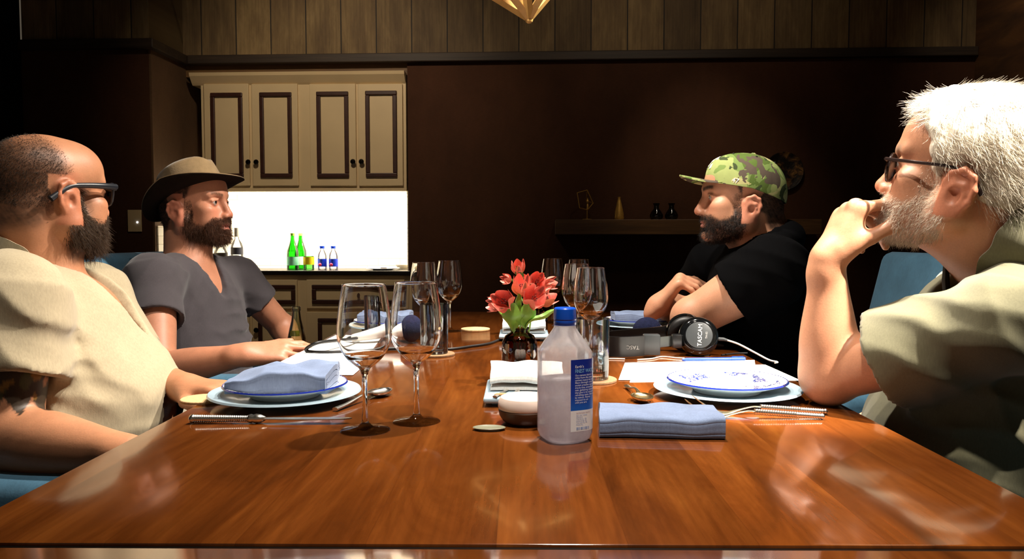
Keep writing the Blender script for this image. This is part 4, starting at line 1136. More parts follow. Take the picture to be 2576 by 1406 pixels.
for i in range(9):
    m = M(); u = .17 + i * .042; m.add([on_label(u, .020, (.00075)), on_label(u + .018 + .01 * (i % 3 == 0), .020, (.00075)), on_label(u + .018 + .01 * (i % 3 == 0), .0235, (.00075)), on_label(u, .0235, (.00075))], [(0, 1, 2, 3)]); obj('bar_print', m, ink, lw_)

# ------------------------------------------------------------------ flowers in brown bottles
MT['amber'] = thin_glass('amber_glass', (0.52, 0.30, 0.10), 0.02, 0.05, 1.2)
def mat_petal():
    t = NT('coral_red_petal')
    at_ = t.n.new('ShaderNodeAttribute'); at_.attribute_name = 'Col'
    v = t.coords((1, 1, 1)); w = t.noise(v, 300, 2)
    t.link(t.mix(0.25, at_.outputs[0], t.ramp(w, [(0.35, (0.7, 0.5, 0.5)), (0.65, (1.1, 1.1, 1.1))]), 'MULTIPLY'), t.b.inputs['Base Color'])
    t.set(t.b, Roughness=0.5); t.b.inputs['Subsurface Weight'].default_value = 0.15; t.b.inputs['Subsurface Radius'].default_value = (0.004, 0.002, 0.001)
    return t.m
MT['petal'] = mat_petal()
leafm = plain('fresh_green_leaf', '#6f9a34', 0.45, var=0.25, scale=40)
leafd = plain('deep_green_leaf', '#3c6a22', 0.5, var=0.25, scale=40)
stemm = plain('green_stem', '#6a8a3c', 0.5)
def set_col(o, cols):
    a = o.data.color_attributes.new('Col', 'FLOAT_COLOR', 'POINT')
    c4 = np.ones((len(cols), 4), np.float32); c4[:, :3] = cols
    a.data.foreach_set('color', c4.ravel())
def petal(L, W, cup, twist, n=9, k=6):
    v, f, c = [], [], []
    for i in range(n + 1):
        s = i / n; w = W * (math.sin(PI * min(1, s * .92 + .06)) ** .8) * (.55 + .6 * s)
        for j in range(k + 1):
            q = (j / k - .5) * 2
            x = L * s; y = w * q * .5; z = cup * L * (s ** 2) - .20 * w * q * q * -1 * (1 - .4 * s) + .006 * L * math.sin(9 * s + q * 3)
            v.append(Vector((x, y, z)))
            dark = 1.0 if (twist and .62 < s < .92 and abs(q) < .45) else 0.0
            fleck = 1.0 if (twist and .25 < s < .62 and (i + j) % 3 == 0 and abs(q) < .5) else 0.0
            base = np.array(srgb('#ee7868')) * (.9 + .25 * s); edge = np.array(srgb('#f8ab9a'))
            col = base * (1 - abs(q) * .35) + edge * abs(q) * .35
            col = col * (1 - .75 * dark) * (1 - .6 * fleck) + (np.array(srgb('#f6c89c')) * .4 if s < .15 else 0)
            c.append(col)
    for i in range(n):
        for j in range(k): f.append((i * (k + 1) + j, i * (k + 1) + j + 1, (i + 1) * (k + 1) + j + 1, (i + 1) * (k + 1) + j))
    return v, f, c
def leaf(L, W, bend, n=10, k=4):
    v, f = [], []
    for i in range(n + 1):
        s = i / n; w = W * math.sin(PI * min(1, s * .96 + .03)) ** .8
        for j in range(k + 1):
            q = (j / k - .5) * 2; v.append((L * s, w * q * .5, bend * L * s * s + .25 * w * q * q + .004 * math.sin(s * 9)))
    for i in range(n):
        for j in range(k): f.append((i * (k + 1) + j, i * (k + 1) + j + 1, (i + 1) * (k + 1) + j + 1, (i + 1) * (k + 1) + j))
    return v, f
def bloom(label, base, head, aim, size, group, leaves=()):
    """one stem with its open flower; aim = the way the flower looks"""
    t = thing('alstroemeria', label, 'flower', base, 0, group)
    B = Vector(base); H = Vector(head) - B; A = Vector(aim).normalized()
    m = M(); m.add(*tube(spline([(0, 0, 0), H * .5 + Vector((0, 0, .004)), H - A * size * .25, H + A * size * .06], 6), [.0016, .0018, .0022, .0036], 8)); obj('stem', m, stemm, t, 60)
    F = A.to_track_quat('X', 'Z').to_matrix().to_4x4()
    mm, cols = M(), []
    for k_ in range(6):
        inner = k_ % 2
        v, f, c = petal(size * (1.0 if inner else .95), size * (.42 if inner else .62), -.35 if inner else -.42, inner)
        open_ = math.radians(38 + 10 * random.random())
        mat = T(*H) @ F @ RX(k_ * PI / 3 + .25 + .1 * random.random()) @ RY(-open_)
        mm.add(v, f, mat=mat); cols += c
    o = obj('petals', mm, MT['petal'], t, 80); set_col(o, np.array(cols))
    m = M()
    for q in range(6):
        a = q * 1.05; d = Vector((1, .16 * math.cos(a), .16 * math.sin(a))); m.add(*tube([T(*H) @ F @ Vector((0, 0, 0)), T(*H) @ F @ (d * size * .55)], [.0006, .0005], 5)); m.add(*sphere(T(*H) @ F @ (d * size * .56), (.0014, .0014, .0018), 6, 5))
    s_ = obj('stamens', m, plain('dark_red_anther', '#5a1a14', 0.6), t, 60)
    for (L, W, bend, h, az, el, dark) in leaves:
        v, f = leaf(L, W, bend); m = M(); m.add(v, f, mat=T(*(H * h)) @ RZ(math.radians(az)) @ RY(-math.radians(el))); l = obj('leaf', m, leafd if dark else leafm, t, 80)
    return t
def jar(label, px, Y, r=.035, h=.100):
    X = at(px, 900, Y).x
    t = thing('flower_vase', label, 'vase', (X, Y, TZ), 0, 'brown glass jars of red flowers')
    pr = [(0, .0), (r * .92, 0), (r, .005), (r, h * .62), (r * .97, h * .72), (r * .82, h * .84), (r * .52, h * .90), (r * .46, h * .93), (r * .46, h * .965), (r * .54, h * .97), (r * .54, h), (r * .44, h)]
    inn = [(max(a - .0018, 0), b + (.003 if b < .01 else 0)) for a, b in reversed(pr[1:-1])] + [(0, .003)]
    m = M(); m.add(*lathe(pr + inn, 56)); obj('jar', m, MT['amber'], t, 40)
    m = M(); m.add(*lathe([(0, .004), (r - .0025, .004), (r - .0022, h * .55), (0, h * .55)], 48)); w = obj('water', m, MT['water'], t, 40); w['label'] = 'water inside the jar'
    return Vector((X, Y, TZ))
V1 = jar('round-shouldered brown glass jar of coral flowers before the white napkin tray', 1307, 1.515)
V2 = jar('brown glass jar of red flowers standing behind the front flower jar', 1348, 2.20, .034, .098)
def F(px, py, Y): return at(px, py, Y)
b1 = V1 + Vector((0, 0, .02)); b2 = V2 + Vector((0, 0, .02))
g1 = 'coral flowers in the front brown jar'; g2 = 'red flowers in the rear brown jar'
bloom('coral flower low in the front jar, dark-flecked, over the coaster side', b1, F(1280, 768, 1.49), (-.35, -.85, .35), .052, g1, ((.062, .036, -.35, .66, 150, 60, 0), (.062, .040, .3, .58, 250, 52, 0), (.05, .036, .1, .60, 200, 68, 0)))
bloom('coral flower low in the front jar on the bottle side', b1, F(1332, 764, 1.49), (.30, -.85, .40), .053, g1, ((.078, .036, -.3, .62, 8, 40, 0), (.058, .038, .2, .60, 300, 58, 0), (.05, .036, .2, .62, 340, 68, 0)))
bloom('coral flower topping the front jar, between its two lower ones', b1, F(1310, 745, 1.535), (.05, -.45, .9), .045, g1, ((.055, .026, .2, .7, 200, 70, 0),))
bloom('coral bud leaning out sideways from the front jar', b1, F(1268, 766, 1.53), (-.95, -.25, .12), .036, g1)
bloom('coral flower half hidden at the back of the front jar', b1, F(1352, 762, 1.55), (.75, -.3, .5), .042, g1)
bloom('open red flower facing forward above the front jar, from the rear jar', b2, F(1347, 716, 2.17), (.15, -.9, .4), .056, g2, ((.07, .026, .1, .75, 340, 60, 0),))
bloom('red flower highest of the rear bunch', b2, F(1306, 694, 2.22), (-.1, -.5, .85), .050, g2, ((.06, .03, .1, .82, 215, 60, 1), (.05, .026, .1, .9, 250, 50, 1)))
bloom('red bud leaning away from the rear bunch over the dark wall', b2, F(1286, 706, 2.20), (-.75, -.6, .25), .034, g2)
bloom('red flower on the wine-glass side of the rear bunch', b2, F(1366, 715, 2.24), (.9, -.3, .2), .042, g2)
bloom('red flower low at the back of the rear bunch', b2, F(1328, 722, 2.26), (-.3, -.6, .6), .042, g2)

# green bottle standing on the chair beside the man in the hat
pg = at(745, 771, 2.47)
gb = thing('green_bottle', 'open pale green glass bottle held by the man in the grey shirt', 'bottle', (pg.x, pg.y, pg.z - .215))
gp = [(0, 0), (.027, 0), (.030, .004), (.0305, .08), (.029, .11), (.022, .145), (.0155, .172), (.0128, .195), (.0122, .2), (.0142, .203), (.0142, .2135), (.0128, .215), (.0105, .2135), (.0105, .2), (.0135, .172), (.020, .145), (.027, .11), (.028, .006), (0, .005)]
m = M(); m.add(*lathe(gp, 40)); obj('glass_body', m, thin_glass('sage_green_glass', (0.90, 0.94, 0.80), 0.03, 0.05), gb, 40)
m = M(); m.add([((.0235 + .0006) * math.cos(a) * (1 - (z - .128) * 6), (.0235 + .0006) * math.sin(a) * (1 - (z - .128) * 6), z) for z in (.122, .140) for a in np.linspace(math.radians(-130), math.radians(-50), 12)], [(i, i + 1, 13 + i, 12 + i) for i in range(11)]); o = obj('neck_label', m, plain('yellow_neck_label', '#c9c23a', 0.5), gb, 60)
# ------------------------------------------------------------------ people: smooth distance fields turned into one closed surface
QUAL = float(os.environ.get('BODY_Q', '1'))

class Field:
    """a distance field on a box of samples, finer inside the FINE boxes"""
    def __init__(s, lo, hi, h, fine=()):
        s.ax = []
        for k in range(3):
            p, out = lo[k], []
            while p < hi[k]:
                out.append(p)
                st = h
                for (a, b, hf) in fine:
                    if a[k] - h <= p <= b[k]: st = min(st, hf)
                p += st * QUAL
            s.ax.append(np.array(out, np.float32))
        s.D = np.full([len(a) for a in s.ax], 0.1, np.float32)
    def win(s, lo, hi):
        i = [(max(int(np.searchsorted(s.ax[k], lo[k])), 0), min(int(np.searchsorted(s.ax[k], hi[k])), len(s.ax[k]))) for k in range(3)]
        if any(b <= a for a, b in i): return None
        sl = tuple(slice(a, b) for a, b in i)
        X = s.ax[0][sl[0]][:, None, None]; Y = s.ax[1][sl[1]][None, :, None]; Z = s.ax[2][sl[2]][None, None, :]
        return sl, X, Y, Z
    def mixin(s, sl, d, k, op):
        D = s.D[sl]
        if op == 'sub': d = -d
        if op in ('sub', 'int'):
            a, b = -D, -d
        else: a, b = D, d
        if k > 1e-5:
            h = np.clip(0.5 + 0.5 * (a - b) / k, 0, 1); r = a + (b - a) * h - k * h * (1 - h)
        else: r = np.minimum(a, b)
        s.D[sl] = -r if op in ('sub', 'int') else r
    def ell(s, c, r, R=None, k=0.01, op='add'):
        c = np.array(c, float); r = np.array(r, float); m = max(r) + k + 0.02
        w = s.win(c - m, c + m)
        if w is None: return
        sl, X, Y, Z = w
        x, y, z = X - np.float32(c[0]), Y - np.float32(c[1]), Z - np.float32(c[2])
        if R is None: q = (x, y, z)
        else:
            R = np.array(R, np.float32); q = [R[0, i] * x + R[1, i] * y + R[2, i] * z for i in range(3)]
        k0 = sum((q[i] / np.float32(r[i])) ** 2 for i in range(3)); k1 = sum((q[i] / np.float32(r[i] ** 2)) ** 2 for i in range(3))
        k0 = np.sqrt(k0); d = k0 * (k0 - 1) / np.maximum(np.sqrt(k1), 1e-6)
        s.mixin(sl, d.astype(np.float32), k, op)
    def cap(s, a, b, ra, rb=None, k=0.01, op='add', flat=None, prof=None):
        """tapered limb from a to b; flat = (axis vector, factor) squashes it along that axis"""
        a = np.array(a, float); b = np.array(b, float); rb = ra if rb is None else rb
        m = max(ra, rb) * (1 if flat is None else max(1, 1)) + k + 0.02
        w = s.win(np.minimum(a, b) - m, np.maximum(a, b) + m)
        if w is None: return
        sl, X, Y, Z = w
        ba = b - a; L2 = max(float(ba @ ba), 1e-9)
        x, y, z = X - np.float32(a[0]), Y - np.float32(a[1]), Z - np.float32(a[2])
        h = np.clip((x * np.float32(ba[0]) + y * np.float32(ba[1]) + z * np.float32(ba[2])) / np.float32(L2), 0, 1)
        x = x - h * np.float32(ba[0]); y = y - h * np.float32(ba[1]); z = z - h * np.float32(ba[2])
        if flat is not None:
            ax = np.array(flat[0], float); ax /= np.linalg.norm(ax); f = 1.0 / flat[1] - 1.0
            t = (x * np.float32(ax[0]) + y * np.float32(ax[1]) + z * np.float32(ax[2])) * np.float32(f)
            x = x + t * np.float32(ax[0]); y = y + t * np.float32(ax[1]); z = z + t * np.float32(ax[2])
        d = np.sqrt(x * x + y * y + z * z) - (np.interp(h, np.linspace(0, 1, len(prof)), prof).astype(np.float32) if prof is not None else np.float32(ra) + np.float32(rb - ra) * h)
        if flat is not None: d = d * np.float32(min(1.0, flat[1]))
        s.mixin(sl, d.astype(np.float32), k, op)
    def chain(s, pts, rad, k=0.004, op='add', flat=None):
        R = interp_list(rad, len(pts))
        for i in range(len(pts) - 1): s.cap(pts[i], pts[i + 1], R[i], R[i + 1], k, op, flat)
    def sleeve(s, a, b, ra, rb, k=0.02, flare=1.0):
        """flat-ended cone from a to b"""
        a = np.array(a, float); b = np.array(b, float); m = max(ra, rb) * 1.5 + k + 0.03
        w = s.win(np.minimum(a, b) - m, np.maximum(a, b) + m)
        if w is None: return
        sl, X, Y, Z = w
        ba = b - a; L = np.linalg.norm(ba); u = ba / L
        x, y, z = X - np.float32(a[0]), Y - np.float32(a[1]), Z - np.float32(a[2])
        t = x * np.float32(u[0]) + y * np.float32(u[1]) + z * np.float32(u[2])
        rr = np.sqrt(np.maximum(x * x + y * y + z * z - t * t, 0))
        hh = np.clip(t / np.float32(L), 0, 1)
        d = np.maximum(rr - (np.float32(ra) + np.float32(rb - ra) * hh), np.maximum(-t, t - np.float32(L)))
        s.mixin(sl, d.astype(np.float32), k, 'add')
    def sleeve_sub(s, a, b, r):
        a = np.array(a, float); b = np.array(b, float); m = r * 1.5 + .03
        w = s.win(np.minimum(a, b) - m, np.maximum(a, b) + m)
        sl, X, Y, Z = w
        ba = b - a; L = np.linalg.norm(ba); u = ba / L
        x, y, z = X - np.float32(a[0]), Y - np.float32(a[1]), Z - np.float32(a[2])
        t = x * np.float32(u[0]) + y * np.float32(u[1]) + z * np.float32(u[2])
        rr = np.sqrt(np.maximum(x * x + y * y + z * z - t * t, 0))
        s.mixin(sl, np.maximum(rr - np.float32(r), np.maximum(-t, t - np.float32(L))).astype(np.float32), .007, 'sub')
    def sample(s, V):
        g = [np.clip(np.searchsorted(s.ax[k], V[:, k]), 0, len(s.ax[k]) - 1) for k in range(3)]
        return s.D[g[0], g[1], g[2]]
    def half(s, p, n, lo, hi, op='sub', k=0.002):
        """removes what lies beyond the plane through p, on the side of n, inside the box lo-hi"""
        w = s.win(lo, hi)
        if w is None: return
        sl, X, Y, Z = w
        n = np.array(n, float); n /= np.linalg.norm(n)
        d = -((X - np.float32(p[0])) * np.float32(n[0]) + (Y - np.float32(p[1])) * np.float32(n[1]) + (Z - np.float32(p[2])) * np.float32(n[2]))
        s.mixin(sl, np.broadcast_to(d, s.D[sl].shape).astype(np.float32), k, op)
    def displace(s, fn):
        """D += fn(x, y, z) where the surface is near"""
        m = np.abs(s.D) < 0.03
        i = np.nonzero(m)
        s.D[i] += fn(s.ax[0][i[0]], s.ax[1][i[1]], s.ax[2][i[2]]).astype(np.float32)
    def surface(s):
        """naive surface nets -> vertices, quads"""
        S = s.D < 0
        nx, ny, nz = S.shape
        cnt = np.zeros((nx - 1, ny - 1, nz - 1), np.uint8)
        for a in (0, 1):
            for b in (0, 1):
                for c in (0, 1):
                    cnt += S[a:nx - 1 + a, b:ny - 1 + b, c:nz - 1 + c]
        act = (cnt > 0) & (cnt < 8)
        I, J, K = np.nonzero(act)
        ids = np.full(act.shape, -1, np.int32); ids[I, J, K] = np.arange(len(I), dtype=np.int32)
        del cnt
        vals = {}
        for a in (0, 1):
            for b in (0, 1):
                for c in (0, 1): vals[(a, b, c)] = s.D[I + a, J + b, K + c]
        acc = np.zeros((len(I), 3), np.float64); n = np.zeros(len(I))
        corners = list(vals)
        for p in corners:
            for ax in range(3):
                if p[ax] == 1: continue
                q = list(p); q[ax] = 1; q = tuple(q)
                va, vb = vals[p], vals[q]
                cr = (va < 0) != (vb < 0)
                t = np.where(cr, va / np.where(cr, va - vb, 1), 0)
                for k in range(3):
                    acc[:, k] += np.where(cr, (t if k == ax else p[k]), 0)
                n += cr
        acc /= n[:, None]
        V = np.empty((len(I), 3))
        for k, ii in enumerate((I, J, K)):
            A = s.ax[k]; V[:, k] = A[ii] + acc[:, k] * (A[ii + 1] - A[ii])
        Q = []
        for ax in range(3):
            sl0 = [slice(None)] * 3; sl1 = [slice(None)] * 3
            sl0[ax] = slice(0, -1); sl1[ax] = slice(1, None)
            a, b = S[tuple(sl0)], S[tuple(sl1)]
            e = np.array(np.nonzero(a != b)).T
            u, w = [(1, 2), (2, 0), (0, 1)][ax]
            e = e[(e[:, u] > 0) & (e[:, w] > 0) & (e[:, u] < S.shape[u] - 1) & (e[:, w] < S.shape[w] - 1)]
            inside = a[e[:, 0], e[:, 1], e[:, 2]]
            def idx(du, dw):
                f = e.copy(); f[:, u] += du; f[:, w] += dw; return ids[f[:, 0], f[:, 1], f[:, 2]]
            q = np.stack([idx(-1, -1), idx(0, -1), idx(0, 0), idx(-1, 0)], 1)
            q[~inside] = q[~inside][:, ::-1]
            Q.append(q)
        Q = np.concatenate(Q)
        # two rounds of gentle smoothing
        ed = np.concatenate([Q[:, [0, 1]], Q[:, [1, 2]], Q[:, [2, 3]], Q[:, [3, 0]]])
        for lam in (0.5, 0.4):
            sm = np.zeros_like(V); c = np.zeros(len(V))
            for k in range(3): sm[:, k] = np.bincount(ed[:, 0], V[ed[:, 1], k], len(V)) + np.bincount(ed[:, 1], V[ed[:, 0], k], len(V))
            c = np.bincount(ed[:, 0], minlength=len(V)) + np.bincount(ed[:, 1], minlength=len(V))
            V = V + lam * (sm / np.maximum(c, 1)[:, None] - V)
        return V, Q

def largest(V, Q):
    """keep the biggest connected piece"""
    lab = np.arange(len(V))
    ed = np.concatenate([Q[:, [0, 1]], Q[:, [1, 2]], Q[:, [2, 3]]])
    for _ in range(400):
        m = np.minimum(lab[ed[:, 0]], lab[ed[:, 1]])
        new = lab.copy(); np.minimum.at(new, ed[:, 0], m); np.minimum.at(new, ed[:, 1], m)
        new = new[new]; new = new[new]
        if (new == lab).all(): break
        lab = new
    c = np.bincount(lab); keep = lab == c.argmax()
    ix = np.cumsum(keep) - 1
    q = Q[keep[Q[:, 0]]]
    return V[keep], ix[q]

def np_mesh(name, V, Q, mat, parent, cols=None):
    me = bpy.data.meshes.new(name)
    me.vertices.add(len(V)); me.vertices.foreach_set('co', np.asarray(V, np.float32).ravel())
    k = Q.shape[1]
    me.loops.add(Q.size); me.loops.foreach_set('vertex_index', np.asarray(Q, np.int32).ravel())
    me.polygons.add(len(Q)); me.polygons.foreach_set('loop_start', np.arange(0, Q.size, k, dtype=np.int32))
    me.polygons.foreach_set('use_smooth', np.ones(len(Q), bool))
    me.update(calc_edges=True); me.validate()
    me.materials.append(mat)
    o = link(name, me, parent)
    if cols is not None: set_col(o, cols)
    return o

def normals(V, Q):
    n = np.cross(V[Q[:, 2]] - V[Q[:, 0]], V[Q[:, 3]] - V[Q[:, 1]])
    N = np.zeros_like(V)
    for k in range(4):
        for a in range(3): N[:, a] += np.bincount(Q[:, k], n[:, a], len(V))
    return N / np.maximum(np.linalg.norm(N, axis=1), 1e-9)[:, None]

def vnoise(P, f, seed=0):
    """cheap smooth noise in -1..1"""
    r = np.random.default_rng(seed); out = np.zeros(len(P))
    for i in range(5):
        d = r.normal(size=3); d /= np.linalg.norm(d); d2 = r.normal(size=3)
        out += np.sin(P @ d * f * (0.7 + .25 * i) + r.uniform(0, 6) + 1.3 * np.sin(P @ d2 * f * .5 + r.uniform(0, 6)))
    return out / 3.2

def mat_attr(name, rough=0.5, sss=0.0, noise=0.12, nscale=260, bump=0.12, spec=0.4, sheen=0.0):
    t = NT(name)
    a = t.n.new('ShaderNodeAttribute'); a.attribute_name = 'Col'
    v = t.coords()
    n = t.noise(v, nscale, 4, 0.6)
    t.link(t.mix(1.0, a.outputs[0], t.ramp(n, [(0.3, (1 - noise,) * 3), (0.7, (1 + noise,) * 3)]), 'MULTIPLY'), t.b.inputs['Base Color'])
    t.set(t.b, Roughness=rough); t.b.inputs['Specular IOR Level'].default_value = spec
    t.b.inputs['Subsurface Weight'].default_value = sss
    t.b.inputs['Subsurface Radius'].default_value = (0.012, 0.005, 0.003)
    t.b.inputs['Sheen Weight'].default_value = sheen
    if bump: t.bump(n, bump, 0.0015)
    return t.m
SKIN = mat_attr('skin', 0.48, 0.12, 0.07, 330, 0.10, 0.4)
EYE_M = mat_attr('eye_surface', 0.08, 0, 0.02, 40, 0, 0.5)
HAIR_M = mat_attr('hair_strands', 0.55, 0, 0.2, 400, 0, 0.35)

class Head:
    """head space: x to the nose, y to the person's left, z up; origin between the eyes' level at the skull's middle"""
    def __init__(s, pos, yaw, pitch=0.0, roll=0.0, size=1.0, **p):
        s.c = np.array(pos, float); s.k = size
        m = Matrix.Rotation(yaw, 3, 'Z') @ Matrix.Rotation(-pitch, 3, 'Y') @ Matrix.Rotation(roll, 3, 'X')
        s.R = np.array(m); s.p = dict(jaw=0.0, cheek=0.0, nose=1.0, ear=1.0, earz=0.0, fat=0.0, brow=0.0, lid=0.0, mouth_open=0.0, crown=0.0, back=0.0)
        s.p.update(p)
    def w(s, q): return s.c + s.R @ (np.array(q, float) * s.k)
    def inv(s, V): return (V - s.c) @ s.R / s.k
    def ell(s, F, c, r, k=0.01, op='add', rot=None):
        R = s.R if rot is None else s.R @ np.array(rot)
        F.ell(s.w(c), np.array(r) * s.k, R, k * s.k, op)
    def cap(s, F, a, b, ra, rb=None, k=0.01, op='add'):
        F.cap(s.w(a), s.w(b), ra * s.k, None if rb is None else rb * s.k, k * s.k, op)
    def mat(s):
        m = Matrix([list(r) for r in s.R]).to_4x4(); m.translation = Vector(s.c); return m @ Matrix.Scale(s.k, 4)
    def build(s, F):
        p = s.p; j = p['jaw']; ft = p['fat']; nz = p['nose']
        s.ell(F, (-.006 - p['back'], 0, .030 + p['crown'] * .5), (.098 + p['back'], .077, .084 + p['crown']), .01)
        s.ell(F, (.042, 0, .040), (.054, .060, .054), .02)
        s.ell(F, (-.045, 0, -.015), (.056, .064, .056), .02)
        s.ell(F, (.045, 0, -.045), (.050, .056 + ft * .3, .062), .02)
        s.ell(F, (.080, 0, -.062), (.020, .028, .026), .018)
        for sg in (-1, 1):
            s.cap(F, (-.002, sg * (.056 + j * .6), -.066), (.070, sg * .020, -.101), .022 + ft * .6, .017, .022)
            s.cap(F, (-.002, sg * (.060 + j * .5), -.020), (-.002, sg * (.056 + j * .6), -.066), .018, .021 + ft * .5, .02)
            s.ell(F, (.060, sg * .044, -.026), (.026, .021 + p['cheek'], .020), .016)
            s.ell(F, (.052, sg * .042, -.056), (.030, .020 + ft, .026 + ft), .018)
            s.cap(F, (.090, sg * .010, .019), (.074, sg * .044, .018), .010 + p['brow'], .009, .014)
            s.ell(F, (.093, sg * .032, -.003), (.015, .017, .013), .014, 'sub')
        s.ell(F, (.082, 0, -.103), (.019, .023, .017), .014)
        # nose
        s.cap(F, (.089, 0, .010), (.108 * (1 + (nz - 1) * .4), 0, -.036), .0085, .0105 * nz, .010)
        s.ell(F, (.1085 * (1 + (nz - 1) * .4), 0, -.040), (.0115 * nz, .0115 * nz, .0105), .006)
        for sg in (-1, 1):
            s.ell(F, (.102, sg * .0125 * nz, -.0435), (.011, .0078, .0085), .005)
            s.ell(F, (.1055, sg * .0068 * nz, -.0515), (.0055, .0036, .004), .003, 'sub')
        s.ell(F, (.089, 0, -.057), (.014, .020, .013), .008)
        # lips
        mo = p['mouth_open']
        s.ell(F, (.0925, 0, -.0665), (.0125, .0235, .0062), .005)
        s.ell(F, (.0910, 0, -.0785 - mo), (.0125, .0205, .0072), .005)
        s.ell(F, (.108, 0, -.0722 - mo * .5), (.014, .024, .0012 + mo * .6), .003, 'sub')
        s.ell(F, (.090, 0, -.0885 - mo * .5), (.011, .020, .0045), .006, 'sub')
        # eyelids round the eyeball
        for sg in (-1, 1):
            s.ell(F, (.0760, sg * .032, -.002), (.0135, .0150, .0128), .006)
            s.ell(F, (.0905, sg * .0325, -.0025), (.012, .0125, .0042 - p['lid']), .002, 'sub')
            s.cap(F, (.0895, sg * .022, .0045), (.0835, sg * .045, .001), .0028, .0025, .004)
        # ears
        e = p['ear']; dz = p['earz']
        for sg in (-1, 1):
            def q(x, y, z): return (-.012 + x * e, sg * y, -.020 + dz + z * e)
            s.ell(F, q(0, .0745, 0), (.0195 * e, .0095, .031 * e), .008, rot=np.array(Matrix.Rotation(sg * .26, 3, 'Z') @ Matrix.Rotation(-.16, 3, 'Y')))
            s.ell(F, q(-.008, .078, .012), (.016 * e, .0075, .020 * e), .008, rot=np.array(Matrix.Rotation(sg * .34, 3, 'Z') @ Matrix.Rotation(-.2, 3, 'Y')))
            hel = [q(.014, .075, .002), q(.0155, .078, .014), q(.010, .0815, .026), q(-.004, .0845, .031), q(-.017, .0865, .023), q(-.021, .0865, .006), q(-.0165, .0835, -.010), q(-.008, .0790, -.022)]
            F.chain([s.w(t) for t in hel], [v_ * s.k * e for v_ in (.0032, .0036, .0038, .0040, .0040, .0038, .0038, .004)], .005 * s.k)
            s.ell(F, q(.004, .0775, -.027), (.0095 * e, .0062, .0105 * e), .006)
            anti = [q(.003, .0835, .018), q(-.008, .0850, .011), q(-.0115, .0845, 0), q(-.006, .0815, -.013)]
            F.chain([s.w(t) for t in anti], [.0026 * s.k] * 4, .004 * s.k)
            s.ell(F, q(.002, .0875, -.004), (.0085 * e, .0075, .0110 * e), .003, 'sub')
            s.ell(F, q(-.003, .0905, .019), (.0085 * e, .0055, .0055 * e), .003, 'sub')
            s.ell(F, q(-.0150, .0895, .006), (.0028 * e, .0030, .015 * e), .002, 'sub')
            s.ell(F, q(.0120, .0800, -.004), (.0052 * e, .0048, .0068 * e), .003)
    def eyes(s, parent, iris, look=(0, 0)):
        for sg in (-1, 1):
            v, f = sphere((0, 0, 0), 1.0, 32, 24)
            v = np.array(v); d = np.array([1, look[0], look[1]]); d = d / np.linalg.norm(d)
            ca = v @ d
            col = np.tile(np.array([.42, .37, .34]), (len(v), 1))
            col[ca > .86] = np.array(srgb(iris)) * .9; col[ca > .955] = (.004, .004, .004)
            m = M(); Mx = s.mat() @ T(.0768, sg * .032, -.002) @ Matrix.Scale(.0128, 4)
            m.add([Vector(q) for q in v], f, mat=Mx); o = obj('eye', m, EYE_M, parent, 80); set_col(o, col)

def no_ear(L):
    x, y, z = L[:, 0], np.abs(L[:, 1]), L[:, 2]
    return 1.0 - ((y > .0705) & (z > -.070) & (z < .026) & (x < .012) & (x > -.046))

def beard_mask(L, back=.004, low=-.132, line=None, lip=.0745, side=(.008, .015, .026, .034)):
    """where a full beard grows: under a line from the sideburn to the corner of the mouth, with the moustache"""
    x, y, z = L[:, 0], np.abs(L[:, 1]), L[:, 2]
    line = line or ([-.02, 0, .012, .028, .045, .062, .074, .084, .12], [.0, -.012, -.030, -.047, -.060, -.064, -.058, -.0505, -.0505])
    zl = np.interp(x, *line)
    m = sstep(.007, -.007, z - zl) * sstep(back - .010, back + .010, x + .18 * np.minimum(0, z + .07)) * sstep(low - .012, low + .012, z)
    m = np.maximum(m, sstep(side[0], side[1], x) * (1 - sstep(side[2], side[3], x)) * sstep(.012, -.004, z) * sstep(-.09, -.06, z))
    m *= 1 - np.exp(-(((x - .104) / .014) ** 4 + (y / .0235) ** 4 + ((z + lip) / .0092) ** 4))
    return m * no_ear(L) * (1 - .55 * sstep(-.045, -.020, z))

def region(L, pts):
    """front limit x of the hair for each height z"""
    z = [p[0] for p in pts]; x = [p[1] for p in pts]
    return np.interp(L[:, 2], z, x)

def sstep(a, b, x):
    t = np.clip((x - a) / (b - a), 0, 1); return t * t * (3 - 2 * t)

